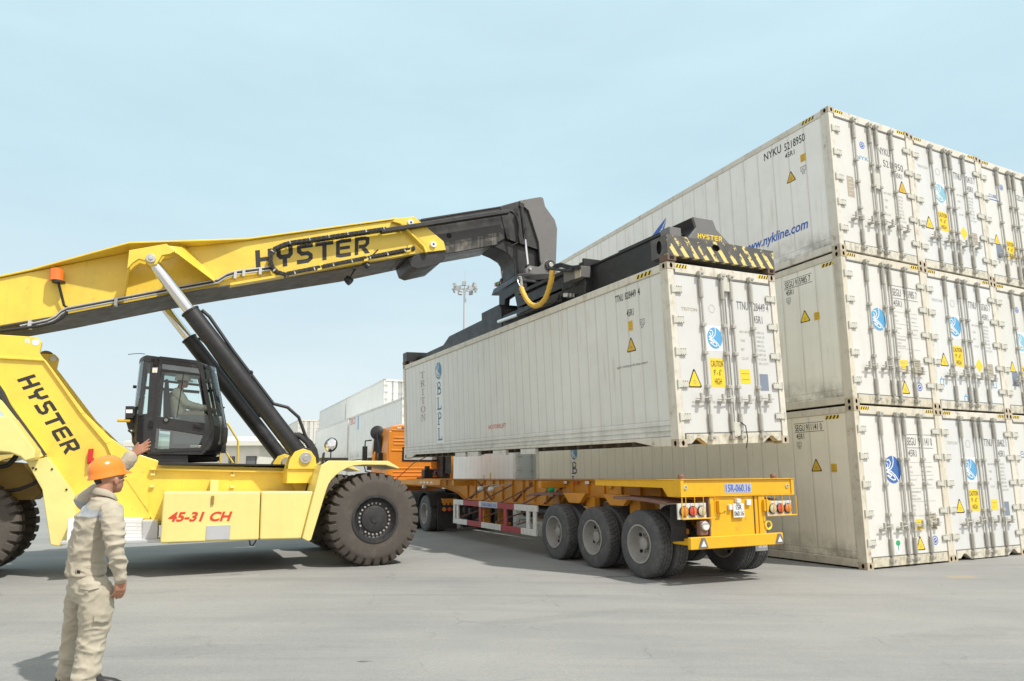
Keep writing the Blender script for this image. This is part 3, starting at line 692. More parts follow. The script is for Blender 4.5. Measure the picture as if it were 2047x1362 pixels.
# --- the big stack on the right
AF = Frame((6.138, 12.0329, 0), .4544); PITCHX, BACK = 2.4528, .0292
def stack_M(c, r): return AF.M @ Matrix.Translation((c*PITCHX, c*BACK, r*CH))
GA = 'white refrigerated containers in the tall stack'
row_tint = [(1.04, .99, .86), (1.08, 1.06, .99), (1.08, 1.08, 1.08)]
stack_labels = {
 (0, 2): 'white container topping the near corner of the tall stack, blue web address on its side',
 (1, 2): 'white container in the top row, pale blue disc and yellow diamond on its doors',
 (2, 2): 'white container in the top row at the right picture edge',
 (0, 1): 'white middle row container at the near corner, SEGU 915985 7 on its side',
 (1, 1): 'white middle row container with yellow diamond and blue handling marks on its doors',
 (2, 1): 'white container in the middle row, cut off by the right picture edge',
 (0, 0): 'grimy cream container standing on the ground, SEGU 911141 0 on its rust stained side',
 (1, 0): 'white ground level container beside the grimy cream one, CAUTION sticker on its left door',
 (2, 0): 'white container standing on the ground of which only a sliver shows at the right edge'}
for (c, r), lab in stack_labels.items():
    tn = row_tint[r] if c == 0 else (1, .99, .96)
    t, (dl, dr_), Bd, Bs, Bh, Br = container(stack_M(c, r), lab, GA, 'A', tn, frame_tint=(.92, .88, .78) if c == 0 and r < 2 else (.97, .95, .90), sill_notch=(c, r) in ((1, 0),), simple=False)
    k_ = ((1.12, 1.11, 1.07), (1.08, 1.10, 1.11), (1.10, 1.10, 1.06))[c]; k_ = [x*(1 - .025*((c*2 + r) % 3)) for x in k_]; dl.color = dr_.color = (*k_, 1)
    fr_ = Frame.__new__(Frame); fr_.M = t.matrix_world.copy(); fr_.I = fr_.M.inverted()
    if c == 0:                                                   # the long side that faces the yard
        s_hazard(t, Bs if r < 2 else Br, (-.95, -.45, -.64)[r] if r == 2 else (-.64, -.45)[r], (2.67 if r < 2 else 2.80), .31, .065, 4)
        if r == 2:
            s_text(t, Bs, [('NYKU', -1.64, 2.49, .17, .46), ('5218950', -1.10, 2.46, .17, .51), ('45R1', -1.10, 2.30, .11, .24)], 'letter_black', 'code_lettering')
            s_tri(t, Bs, -.99, 1.86, .23, 'vinyl_amber'); s_rect(t, Bs, -.73, 2.05, .13, .16, 'vinyl_amber', 3, 'height_sticker', 'letter_black'); s_uic(t, Bs, -.74, 1.86, .12, '62')
            mb = MB(); mb.text('www.nykline.com', lambda a, b: Bs(a, b, .003), -2.42, .60, .27, 1.72, shear=.18, off=.02); mb.build('web_address', M['letter_blue'], t, smooth=0, recalc=False)
            # tall blue sail-shaped emblem further along the side
            mb = MB(); Q = lambda a, b: Bs(a, b, .003)
            mb.flat([(-6.6, 1.55), (-6.15, 1.55), (-5.10, 2.22), (-4.90, 2.44), (-5.30, 2.26)], Q); mb.flat([(-5.50, 1.55), (-5.28, 1.55), (-4.91, 2.40), (-5.05, 2.22)], Q)
            mb.build('emblem', M['letter_blue'], t, smooth=0, recalc=False)
        else:
            code = 'SEGU 915985 7' if r == 1 else 'SEGU 911141 0'
            x0 = -1.34
            s_text(t, Bs, [(code, x0, 2.49, .125, .62), ('45R1', x0+.02, 2.335, .11, .18)], 'letter_black', 'code_lettering', ((x0-.02, x0+.66, 2.465, .009), (x0-.02, x0+.66, 2.635, .009)))
            s_uic(t, Bs, x0+.02, 2.20, .10, '70')
            s_tri(t, Bs, x0+.43, 1.82, .235, 'vinyl_amber' if r == 0 else 'vinyl_yellow'); s_rect(t, Bs, x0+(.64 if r == 1 else .75), 1.69, .125, .155, 'vinyl_amber', 3, 'height_sticker', 'letter_black')
        if r == 0:
            mb = MB(); serif_column(mb, Bs, 'BLPL', -9.73, 2.12, .36, .30, .06, 0, .2); mb.build('side_lettering', M['letter_navy'], t, smooth=0, recalc=False)
            s_logo(t, Bs, -9.72, 2.40, .21, M['logo_steel'], back=False)
    # doors
    if (c, r) == (0, 2):
        s_circle(dl, Bd, .92, 2.29, .075, 'letter_blue'); s_text(dl, Bd, [('NYK', .72, 1.98, .075, .36)], 'logo_blue', 'door_logo')
        s_rect(dl, Bd, .38, 1.13, .19, .42, 'plate_tan', 5, lm='frame'); s_text(dr_, Bd, [('NYKU', 1.40, 2.22, .15, .36), ('5218950', 1.52, 1.97, .15, .62), ('45R1', 1.86, 1.80, .11, .22)], 'letter_grey', 'code_lettering')
        s_tri(dr_, Bd, 2.05, 1.62, .26, 'vinyl_amber'); weights(dr_, Bd, 1.45, 1.38)
        mb = MB(); mb.box(1.13, 1.31, -.03, .018, 1.42, 1.75); mb.build('door_clamp', M['hinge'], t, bevel=.006)
    elif c == 2:
        s_text(dl, Bd, [('CUBE', .32, 2.04, .08, .30)], 'logo_deep', 'door_logo', ((.2, .75, 1.98, .02),)) if r != 1 else s_logo(dl, Bd, .86, 1.62, .2, M['logo_pale'])
        s_circle(dl, Bd, .86, 2.36, .07, 'letter_blue'); s_tri(dl, Bd, .42, 1.04, .24); s_rect(dl, Bd, .36, .62, .22, .33, 'plate_grey', 0); s_caution(dl, Bd, .74, .66, .34, .42)
        s_text(dr_, Bd, [('SZLU 918204 5', 1.42, 2.16, .13, .8), ('45R1', 1.8, 1.96, .12, .24)], 'letter_grey', 'code_lettering'); weights(dr_, Bd)
    elif c == 0:
        s_logo(dl, Bd, .93, 1.66 if r == 1 else 1.73, .22 if r == 1 else .25, M['logo_blue'] if r == 1 else M['logo_deep'], back=False)
        cd = ('SEGU', '915985 7') if r == 1 else ('SEGU', '911141 0')
        s_text(dr_, Bd, [(cd[0], 1.41, 2.18, .15, .26), (cd[1], 1.76, 2.18, .15, .40), ('45R1', 1.42, 1.97, .13, .24)], 'letter_grey', 'code_lettering', ((1.40, 2.18, 2.13, .010), (1.40, 2.18, 2.38, .010)))
        weights_ruled(dr_, Bd)
        s_rect(dr_, Bd, 1.44, .62 if r == 0 else .72, .24, .20, 'vinyl_yellow', 2); s_rect(dr_, Bd, 1.86, .62 if r == 0 else .65, .20, .30, 'plate_tan', 6, lm='letter_black')
        s_tri(dr_, Bd, 1.52, .38, .25); s_circle(dr_, Bd, 1.96, .42, .085, 'letter_blue')
        if r == 0:
            mb = MB(); mb.disc(.89, .38, .10, .15, lambda a, b: Bd(a, b, .002), mi=1); mb.disc(.89, .42, .065, .05, lambda a, b: Bd(a, b, .0035)); mb.flat([(.88,.29),(.90,.29),(.90,.40),(.88,.40)], lambda a, b: Bd(a, b, .005)); mb.build('tree_sticker', [M['vinyl_green'], M['vinyl_white']], dl, smooth=0, recalc=False)
    else:
        lm = {2: 'logo_pale', 1: 'logo_blue', 0: 'logo_blue'}[r]
        s_logo(dl, Bd, .90, 1.75 if r else 1.73, .21, M[lm]); s_text(dl, Bd, [('TRITON', .22, 2.22, .06, .34)], 'letter_faint', 'owner_lettering'); s_circle(dl, Bd, .90, 2.24, .08, 'letter_faint', False)
        s_tri(dl, Bd, .42, 1.02, .27); s_caution(dl, Bd, .74, .92, .33, .42)
        cd = {2: 'TTNU 102413 7', 1: 'TTNU 033363 7', 0: 'TTNU 728462 1'}[r]
        s_text(dr_, Bd, [(cd[:4], 1.44, 2.2, .15, .28), (cd[5:], 1.83, 2.2, .15, .40), ('45R1', 1.90, 1.99, .13, .22)], 'letter_grey', 'code_lettering'); weights(dr_, Bd)
        s_text(dl, Bd, [('MGW = 34 000 kg for UIC railway transport', .36, .66, .035, .75)], 'letter_faint', 'transport_lettering')
        if r: 
            mb = MB(); mb.flat([(1.47,.98),(1.60,.83),(1.73,.98),(1.60,1.13)], lambda a, b: Bd(a, b, .002)); mb.build('diamond_sticker', M['vinyl_yellow'], dr_, smooth=0, recalc=False)
            s_rect(dr_, Bd, 1.90, .78, .18, .26, 'plate_tan', 3)
            if r == 1:
                for x, z, dd in ((.28, .56, dl), (2.08, .62, dr_), (1.02, .25, dl), (1.86, .3, dr_)):
                    mb = MB(); Q = lambda a, b: Bd(a, b, .002); mb.stroke([(x-.05,z-.08),(x+.05,z-.08),(x+.05,z+.06),(x-.05,z+.06)], .018, Q, closed=True); mb.flat([(x-.02,z+.075),(x+.02,z+.075),(x,z+.12)], Q); mb.build('handling_mark', M['logo_blue'], dd, smooth=0, recalc=False)
        else: s_rect(dr_, Bd, 1.46, .92, .22, .21, 'vinyl_yellow', 2); s_rect(dr_, Bd, 1.90, .80, .17, .28, 'plate_grey', 0)

# --- the container in the air
BF = Frame((2.5232, 10.2074, 2.0668), .5003, .0448, .0162)
t, (dl, dr_), Bd, Bs, Bh, Br = container(BF.M, 'white container hanging in the air under the black spreader, BLPL and TRITON down its side', None, 'B', (.90, .91, .91), frame_tint=(.96, .94, .88))
lifted = t
dl.color = dr_.color = (1, 1, .99, 1)
s_hazard(t, Br, -.76, 2.785, .38, .06, 4); s_text(t, Bs, [('TTNU', -1.38, 2.52, .125, .22), ('828449', -1.11, 2.52, .125, .29), ('4', -.77, 2.52, .125, .055), ('45R1', -1.09, 2.22, .12, .18)], 'letter_black', 'code_lettering')
s_rect(t, Bs, -1.07, 1.97, .12, .17, 'vinyl_amber', 3, 'height_sticker', 'letter_black'); s_uic(t, Bs, -.76, 2.02, .11, '67'); s_tri(t, Bs, -1.02, 1.73, .24, 'vinyl_amber')
s_text(t, Bs, [('MGW = 34 000 kg for UIC railway transport', -1.43, 1.36, .05, .80)], 'letter_grey', 'transport_lettering')
mb = MB(); serif_column(mb, Bs, 'TRITON', -10.60, 2.50, .185, .34, .065, 0, .13); mb.build('owner_lettering', M['letter_maroon'], t, smooth=0, recalc=False)
mb = MB(); serif_column(mb, Bs, 'BLPL', -9.38, 2.06, .345, .30, .075, 0, .2); mb.flat([(-9.60,.38),(-9.12,.38),(-9.12,2.12),(-9.60,2.12)], lambda a, b: Bs(a, b, .0015), 1); mb.build('side_lettering', [M['letter_steel'], M['vinyl_white']], t, smooth=0, recalc=False)
s_logo(t, Bs, -9.38, 2.38, .235, M['logo_steel'], back=False)
s_text(t, Bs, [('NO FORKLIFT', -6.42, .60, .10, .86)], 'letter_red', 'forklift_lettering')
s_text(dl, Bd, [('TRITON', .24, 2.13, .055, .34)], 'plate_tan', 'owner_lettering'); s_circle(dl, Bd, .90, 2.20, .07, 'letter_faint', False)
s_logo(dl, Bd, .92, 1.72, .175, M['logo_blue']); s_tri(dl, Bd, .42, 1.05, .29); s_caution(dl, Bd, .775, .93, .30, .46); s_text(dl, Bd, [('MGW = 34 000 kg for UIC railway transport', .34, .66, .045, .82)], 'letter_faint', 'transport_lettering')
s_text(dr_, Bd, [('TTNU', 1.47, 2.23, .14, .27), ('828449 4', 1.81, 2.23, .14, .42), ('45R1', 1.84, 2.02, .13, .22)], 'letter_grey', 'code_lettering'); weights(dr_, Bd, 1.50, 1.84)
s_rect(dr_, Bd, 1.43, .99, .23, .24, 'vinyl_yellow', 2); s_rect(dr_, Bd, 1.88, .88, .20, .28, 'plate_grey', 0)
mb = MB(); mb.box(1.15, 1.29, -.03, .018, 2.50, 2.74); mb.box(1.15, 1.29, -.03, .018, .14, .36); mb.build('door_clamp', M['hinge'], t, bevel=.006)
mb = MB()
for y in (4.3, 5.6, 7.0, 7.75): mb.box(.012, .09, y, y+.62, -.012, .10)
mb.build('fork_pocket_plate', M['frame'], t)
mb = MB(); mb.tube([(1.28, -.05, .36), (1.36, -.07, .30), (1.40, -.06, .10), (1.38, -.03, -.06)], .009, 6); mb.build('seal_cord', M['hose'], t)

# --- containers further back
GB = 'grey white containers stacked in the distance'
def far_container(p, z, label, tint, group=GB):
    M4 = Frame((p[0], p[1], z), .4544).M
    return container(M4, label, group, 'A', tint, simple=True)
ys_ = Vector((-math.sin(.4544), math.cos(.4544), 0)); xs_ = Vector((math.cos(.4544), math.sin(.4544), 0))
p0 = AF.M @ Vector((-.10, 13.55, 0))
t, dd, Bd, Bs, Bh, Br = far_container(p0, 0, 'clean pale container seen between the trailer deck and the lifted container', (.97, 1.0, 1.04), None)
s_rect(t, Bs, -2.3, 1.62, .16, .24, 'vinyl_amber', 3, 'height_sticker', 'letter_black'); s_uic(t, Bs, -2.9, 1.66, .14, '70')
d0 = Vector((-5.6, 34.0, 0))
for i, (dx, dy, r, lab) in enumerate((
    (0, 0, 1, 'distant container left of the lifted one, small red lettering at its far end'),
    (0, 0, 0, 'ground level distant container mostly behind the orange truck cab'),
    (0, 12.45, 1, 'distant second tier container left of the red lettered one'),
    (0, 12.45, 0, 'distant ground level container behind the round mirror on the yellow fender'),
    (2.55, 13.0, 2, 'topmost distant container with bright doors, left of the lifted container'),
    (2.55, 25.4, 2, 'topmost distant grey container furthest left in its block'))):
    p = d0 + xs_*dx + ys_*dy
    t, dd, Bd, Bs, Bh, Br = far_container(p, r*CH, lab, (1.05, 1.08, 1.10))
    if i == 0: s_text(t, Bs, [('TEBCO', -11.9, 2.35, .42, 1.6)], 'letter_red', 'side_lettering'); s_rect(t, Bs, -9.7, 1.9, .3, .9, 'logo_blue', 0, 'logo_panel')
    if i == 4: s_tri(dd[0], Bd, .5, .6, .4)
p = Vector((-.319*78, 78, 0))
for r in range(3): far_container(p, r*CH, ['lowest', 'middle', 'topmost'][r] + ' container of the far bright stack seen past the lift cylinders', (1, .99, .95))
far_container(Vector((-.372*70, 70, 0)), 0, 'distant grey container beside the low cream building', (.62, .64, .64))

# ------------------------------------------------------------------ reach stacker
SF = Frame((-2.436, 12.144, .12), .45)
VC = 2.08
st = empty('reach_stacker', SF.M, 'yellow reach stacker with a long telescopic boom holding a container spreader', 'reach stacker')
def S(px, py, v): return SF.at(px, py, 1, v)
def SP(pts, v):
    return [(q.x, q.z) for q in (S(a, b, v) for a, b in pts)]
def slab(name, pts, v0, v1, m, parent=None, bevel=.012, vp=None, mirror=False, mb=None):
    """a plate or box whose near outline is pts; v0 near, v1 far"""
    own = mb is None
    mb = mb or MB(); p = SP(pts, v0 if vp is None else vp); mb.prism(p, v0, v1, 'y')
    if mirror: mb.prism(p, 2*VC - v1, 2*VC - v0, 'y')
    if own: return mb.build(name, m, parent or st, bevel=bevel)
def quadB(c, v):
    """bilinear map of the unit square onto four pixels (bl, br, tr, tl) in plane v"""
    c = [S(a, b, v) for a, b in c]
    return lambda a, b: (c[0]*(1-a) + c[1]*a)*(1-b) + (c[3]*(1-a) + c[2]*a)*b

# boom, outer section
VB0, VB1 = 1.58, 2.58
top = [(-200, 597), (0, 556), (260, 504), (405, 491.5), (493, 481.5), (700, 452), (790, 440)]
bot = [(892, 500), (855, 504), (700, 535), (440, 573.5), (338, 590), (134, 629), (0, 652), (-200, 691)]
boom = slab('boom', top + [(841, 444), (887, 483)] + bot, VB0, VB1, M['yellow'], bevel=.015)
# top flange that flares out to carry the lift cylinders
tv = [1.55, 1.54, 1.08, 1.34, 1.52, 1.54, 1.54]
tp = [(-200, 597), (60, 543), (262, 503.5), (405, 491.5), (493, 481.5), (700, 452), (795, 439)]
tv = [1.55, 1.53, 1.10, 1.30, 1.50, 1.54, 1.54]
def strip(mb, pts, vs, th, mi=0, ref=VB0):
    rings = []
    for (a, b), v in zip(pts, vs):
        q = S(a, b, ref)
        rings.append([(q.x, v, q.z), (q.x, 2*VC - v, q.z), (q.x, 2*VC - v, q.z + th), (q.x, v, q.z + th)])
    mb.loft(rings, mi)
mb = MB(); strip(mb, tp, tv, .03)
mb.build('top_flange', M['yellow'], boom, bevel=.006)
mb = MB(); strip(mb, [(-200, 691), (0, 652), (134, 629), (338, 590), (440, 573.5), (700, 535), (850, 505)], [1.54]*7, -.025)
mb.build('underside', M['under'], boom, smooth=0)
# cylinder lugs and their gussets
for name, far in (('lift_lug', 0), ('lift_lug', 1)):
    mb = MB(); q = SP([(259, 504), (333, 491), (350, 506), (340, 511), (324, 514), (314, 531), (300, 535), (290, 524), (278, 521), (266, 529), (255, 541)], .76)
    F = lambda v: v if not far else 2*VC - v
    mb.prism(q, F(.66), F(.74), 'y'); mb.prism(q, F(.92), F(1.0), 'y')
    def plate(a, b, c, d, th=.03):
        P = [Vector((S(x, y, v).x, F(v), S(x, y, v).z)) for x, y, v in (a, b, c, d)]; o = Vector((th, 0, 0))
        mb.add(P + [x + o for x in P], [(0,1,2,3),(7,6,5,4),(0,4,5,1),(1,5,6,2),(2,6,7,3),(3,7,4,0)])
    plate((333, 491, .74), (350, 506, .74), (437, 571, 1.59), (372, 495, 1.59)); plate((259, 504, .74), (255, 541, .74), (247, 597, 1.59), (262, 504, 1.59))
    lug = mb.build(name, M['yellow'], boom, bevel=.006)
    p = S(302, 521, .76); mb = MB(); mb.cyl((p.x, F(.62), p.z), (p.x, F(1.05), p.z), .075, n=24); mb.cyl((p.x, F(.60), p.z), (p.x, F(.62), p.z), .035, n=6)
    mb.build('pin', M['steel'], lug, bevel=.004)
# boom nose collar, pins, saddle
slab('nose_collar', [(783, 443), (792, 437), (828, 432.5), (841, 444), (887, 482.6), (892, 500), (857, 504), (851, 490), (806, 449)], 1.50, 2.66, M['yellow'], boom)
slab('nose_rib', [(800, 447), (806, 449), (852, 491), (857, 504), (851, 505), (846, 493)], 1.44, 1.52, M['yellow'], boom)
for a, b in ((820.5, 446), (865.5, 489.5)):
    p = S(a, b, 1.5); mb = MB(); mb.cyl((p.x, 1.455, p.z), (p.x, 1.56, p.z), .068, n=24); mb.cyl((p.x, 1.448, p.z), (p.x, 1.46, p.z), .022, n=8, mi=1)
    mb.build('collar_pin', [M['plate_white'], M['hole']], boom)
slab('saddle', [(816, 516), (855, 503.5), (892, 500), (889, 518), (876, 529), (834, 538), (822, 533)], 1.54, 2.5, M['black'], boom)
# inner boom
mb = MB(); q = SP([(800, 444), (1010, 411.5), (1010, 478), (985, 492), (880, 510), (800, 521)], 1.68); mb.prism(q, 1.68, 2.48, 'y')
inner = mb.build('inner_boom', M['boomblack'], st, bevel=.03, seg=3)
slab('wear_strip', [(880, 487), (1000, 464), (994, 489), (882, 509)], 1.665, 1.70, M['worn_steel'], inner, bevel=.004)
p = S(897.5, 471.5, 1.68); mb = MB(); mb.disc(p.x, p.z, .062, .062, lambda a, b: (a, 1.674, b)); mb.build('sight_hole', M['hole'], inner, smooth=0)
slab('slide_rail', [(842, 437.5), (1000, 412.5), (1000, 415), (842, 441)], 1.66, 2.50, M['black'], inner, bevel=.004)
# boom head
head = slab('boom_head', [(998, 412.5), (1047, 399), (1083, 394), (1090, 413), (1108, 440), (1113, 457), (1111, 500), (1085, 552), (1029, 552), (1028, 526), (1018, 510), (1002, 500), (985, 493), (1000, 478)], 1.74, 2.42, M['black'], bevel=.02)
for v0, v1 in ((1.60, 1.66), (2.50, 2.56)):
    slab('head_plate', [(1047, 399), (1081, 393.7), (1086, 396), (1090, 413), (1109, 439.5), (1114, 457), (1111.5, 528), (1106, 542), (1093, 543), (1083, 532), (1080, 520), (1077, 484), (1057, 421), (1049, 414), (1043, 416), (1040, 402)], v0, v1, M['headgrey'], head, vp=1.60, bevel=.008)
    slab('head_cheek', [(1000, 413), (1047, 399), (1060, 418), (1080, 484), (1078, 500), (1014, 478), (1004, 440)], v0+.06 if v0 < 2 else v0-.02, v1+.02 if v0 < 2 else v1-.06, M['boomblack'], head, vp=1.66, bevel=.006)
# pendulum dampers
def rod_pair(name, a, b, v, r0, r1, split, parent, m0='black', m1='chrome', vb=None):
    A, Bq = S(*a, v), S(*b, v if vb is None else vb); C_ = A.lerp(Bq, split); mb = MB()
    mb.cyl(A, C_, r0, n=14, mi=0); mb.cyl(C_, Bq, r1, n=14, mi=1); mb.cyl(A - Vector((0, .05, 0)), A + Vector((0, .05, 0)), r0*1.25, n=12); mb.cyl(Bq - Vector((0, .05, 0)), Bq + Vector((0, .05, 0)), r0*1.25, n=12)
    return mb.build(name, [M[m0], M[m1]], parent)
rod_pair('damper', (1042, 412), (1056, 534), 1.50, .048, .03, .55, head)
rod_pair('damper', (998, 503), (1004, 560), 2.66, .04, .026, .2, head)
# energy chain and its tray
chain_path = [(770, 459)] + [(770-21*i, 459+3.1*i) for i in range(1, 10)] + [(566, 491), (551, 498), (542, 509), (540, 522), (544, 536), (554, 546), (568, 550)] + [(568+20*i, 550-4.05*i) for i in range(1, 14)]
cp = [S(a, b, 1.44) for a, b in chain_path]
mb = MB(); d_ = [0]
for i in range(1, len(cp)): d_.append(d_[-1] + (cp[i]-cp[i-1]).length)
n_l = int(d_[-1]/.098)
for k in range(n_l):
    s = (k+.5)*d_[-1]/n_l; i = max(j for j in range(len(d_)-1) if d_[j] <= s); t_ = (s-d_[i])/(d_[i+1]-d_[i])
    p = cp[i].lerp(cp[i+1], t_); dr = (cp[i+1]-cp[i]).normalized(); nr = Vector((-dr.z, 0, dr.x)); Y = Vector((0, 1, 0))
    Mx = Matrix((dr, Y, nr)).transposed().to_4x4(); Mx.translation = p
    mb.box(-.043, .043, -.075, .075, -.036, .036, 0, Mx); mb.box(-.056, .03, -.082, .082, -.025, .025, 0, Mx)
    mb.cyl(Mx @ Vector((.0, -.088, 0)), Mx @ Vector((0, -.07, 0)), .012, n=8, mi=1)
    if k % 4 == 0: mb.box(-.012, .012, -.086, .086, -.045, -.038, 2, Mx); mb.box(-.012, .012, -.088, -.083, -.045, .02, 2, Mx)
mb.build('cable_chain', [M['black'], M['hole'], M['steel']], boom)
slab('chain_tray', [(762, 457), (1019, 418), (1020, 425), (764, 464.5)], 1.36, 1.52, M['black'], inner, bevel=.006)
mb = MB(); mb.tube([S(*q, 1.42) for q in ((1015, 420), (1025, 424), (1033, 434), (1038, 452), (1037, 470), (1040, 486), (1048, 478), (1052, 455))], .022, 8); mb.tube([S(*q, 1.46) for q in ((1016, 422), (1030, 430), (1036, 460), (1035, 485), (1022, 492), (1015, 486))], .016, 8)
mb.build('head_hose', M['hose'], head)
# hydraulic pipes along the boom foot, with clamps
mb = MB()
for k in range(3):
    o = k*3.2; mb.tube([S(a, b + o, 1.50) for a, b in ((40, 652), (95, 640), (112, 632), (122, 622), (134, 616), (338, 577), (436, 559), (452, 549), (470, 543), (545, 533))], .017, 8, 0 if k != 1 else 1)
for a, b in ((60, 650), (232, 604), (345, 583), (470, 551), (487, 546), (520, 543)): p = S(a, b, 1.49); mb.box(p.x-.025, p.x+.025, 1.44, 1.56, p.z-.07, p.z+.07, 2)
mb.tube([S(a, b, 1.45) for a, b in ((0, 662), (40, 657), (80, 652), (108, 645), (126, 634), (134, 623))], .026, 8, 1)
mb.build('hydraulic_pipe', [M['steel'], M['hose'], M['galv']], boom)
# cable rail under the chain
slab('chain_rail', [(460, 566), (640, 535), (830, 503), (830, 507), (640, 540), (460, 571)], 1.40, 1.58, M['yellow'], boom, bevel=.006)
for a, b in ((634, 541), (727, 523), (812, 505)): slab('chain_bracket', [(a, b), (a+9, b-2), (a+13, b-16), (a+4, b-14)], 1.36, 1.42, M['yellow'], boom, bevel=.004)
mb = MB(); Q = quadB([(512, 542), (738, 506), (739, 471.5), (510, 501)], VB0-.003); brand_word(mb, lambda a, b: Q(a, b), 0, 0, 1, 1); mb.build('boom_lettering', M['letter_black'], boom, smooth=0, recalc=False)
# beacon
p, q = S(128, 611, 1.50), S(117, 566, 1.44); mb = MB(); mb.tube([p + Vector((.05, .08, -.02)), p, q], .022, 8); bq = q + Vector((0, 0, .03)); mb.cyl(q, bq, .10, n=20)
bc = mb.build('beacon', M['black'], boom); mb = MB(); c = S(113, 557, 1.44)
mb.lathe([(0, .19), (.07, .185), (.098, .165), (.10, .0), (.105, -.03), (0, -.03)], c + Vector((0, 0, -.01)), (-.05, 0, 1), 20); mb.build('lens', M['beacon'], bc)
# work lamps under the boom
for a, b, r in ((697, 561, .085), (733, 531, .06)):
    p = S(a, b, 1.75 if a < 700 else 1.45); mb = MB(); mb.lathe([(0, -.09), (r*.8, -.08), (r, 0), (r, .06), (0, .06)], p, (.5, -.2, -.5), 18); mb.tube([p, p + Vector((.10, 0, .22)), p + Vector((.22, -.05, .36))], .014, 6); mb.build('work_lamp', M['black'], boom)

# lift cylinders
for far in (0, 1):
    F = lambda v: v if not far else 2*VC - v
    A, Bq = S(302, 521, .82), S(606, 916.5, .82); A.y = Bq.y = F(.82); tA = A.lerp(Bq, .243)
    mb = MB(); mb.cyl(tA, Bq, .148, n=36); mb.cyl(tA, tA.lerp(Bq, .012), .160, n=36); cyl = mb.build('lift_cylinder', M['black'], st, bevel=.008)
    mb = MB(); mb.cyl(A, tA, .098, n=32); mb.build('chrome_rod', M['chrome'], cyl)
    n_ = Vector(((A-Bq).z, 0, -(A-Bq).x)).normalized(); 
    if n_.z < 0: n_ = -n_
    mb = MB()
    P = [tA.lerp(Bq, t_) + n_*o for t_, o in ((.03, .17), (.08, .205), (.30, .172), (.62, .168))] + ([tA.lerp(Bq, .66) + n_*.172, tA.lerp(Bq, .72) + n_*.33, tA.lerp(Bq, .80) + n_*.38, tA.lerp(Bq, .90) + n_*.28, tA.lerp(Bq, .96) + n_*.24])
    mb.tube(P, .03, 8); mb.build('cylinder_hose', M['hose'], cyl)
    mb = MB(); e = tA.lerp(Bq, .45) + n_*.185; mb.cyl(e - Vector((0, .03, 0)), e + Vector((0, .03, 0)), .04, n=12); mb.box(-.06, .06, -.03, .03, -.05, .02, 0, Matrix.Translation(e - n_*.03)); mb.build('hose_clip', M['black'], cyl)
    mb = MB(); mb.cyl(Bq + Vector((0, -.16, 0)), Bq + Vector((0, .16, 0)), .19, n=30); mb.build('cylinder_foot', [M['black'], M['steel']], cyl, bevel=.01)

# chassis
chs = [(170, 868), (222, 876), (257, 902), (316, 921), (319, 929), (606, 936), (628, 983), (603, 1062), (316, 1050), (143, 1043), (88, 985), (60, 930)]
chassis = slab('chassis', chs, 1.25, 2*VC-1.25, M['yellow'], bevel=.015)
slab('deck_plate', [(316, 924), (500, 927.5), (598, 929), (598, 932), (316, 929)], 1.10, 2*VC-1.10, M['black'], chassis, bevel=.004)
slab('deck_rail', [(300, 936), (585, 942), (585, 946), (300, 940)], 1.16, 1.27, M['yellow'], chassis, bevel=.006)
slab('side_rib', [(247, 956), (252, 956), (311, 1040), (304, 1040)], 1.20, 1.27, M['yellow'], chassis, bevel=.01)
for a, b in ((306, 947), (304, 971), (465, 949), (464, 972)):
    p = S(a, b, 1.25); mb = MB(); mb.box(p.x-.035, p.x+.035, 1.20, 1.26, p.z-.03, p.z+.01); mb.cyl((p.x+.02, 1.21, p.z), (p.x+.02, 1.21, p.z+.05), .012, n=6); mb.build('cover_latch', M['pale_yellow'], chassis)
slab('front_brace', [(574, 940), (620, 940), (627, 983), (592, 983)], 1.02, 1.30, M['yellow'], chassis)
# pin mounts of the lift cylinders
for far in (0, 1):
    F = lambda v: v if not far else 2*VC - v
    mb = MB(); q = SP([(575, 938), (580, 918), (590, 903), (606, 897), (622, 902), (631, 915), (634, 938)], .90)
    q = SP([(575, 938), (580, 918), (590, 903), (606, 897), (622, 902), (631, 915), (634, 938)], .56)
    for v in (.56, 1.02): mb.prism(q, F(v), F(v+.08), 'y')
    mb.box(q[0][0], q[6][0], min(F(.6), F(1.3)), max(F(.6), F(1.3)), q[0][1]-.25, q[0][1]+.01)
    m_ = mb.build('pin_mount', M['yellow'], chassis, bevel=.01); p = S(606, 916.5, .82)
    mb = MB(); mb.cyl((p.x, F(.52), p.z), (p.x, F(1.14), p.z), .10, n=24); mb.cyl((p.x, F(.505), p.z), (p.x, F(.52), p.z), .05, n=12); mb.build('pin', M['steel'], m_, bevel=.005)
# boom tower
mb = MB(); tw = [(-150, 668), (0, 669), (75, 674), (84, 684), (81, 698), (79, 707), (90, 721), (169, 825), (222, 877), (262, 903), (260, 960), (150, 990), (94, 914), (0, 777), (-150, 560 + 60)]
tw = [(-150, 666), (0, 669), (75, 674), (84, 684), (81, 698), (79, 707), (90, 721), (169, 825), (222, 877), (262, 903), (290, 935), (300, 1038), (150, 1038), (94, 914), (0, 777), (-150, 700)]
slab(None, tw, 1.20, 1.28, None, mirror=True, mb=mb); tower = mb.build('boom_tower', M['yellow'], st, bevel=.012)
mb = MB()
for a, b, c, d in (((84, 717), (92, 721), (171, 828), (162, 828)), ((162, 828), (171, 828), (222, 885), (212, 888)), ((0, 713), (88, 719), (90, 723), (0, 718)), ((212, 888), (222, 885), (248, 956), (243, 958)), ((-20, 745), (-14, 745), (94, 906), (88, 911))):
    mb.prism(SP([a, b, c, d], 1.20), 1.155, 1.21, 'y')
mb.build('edge_weld_strip', M['yellow'], tower, bevel=.01)
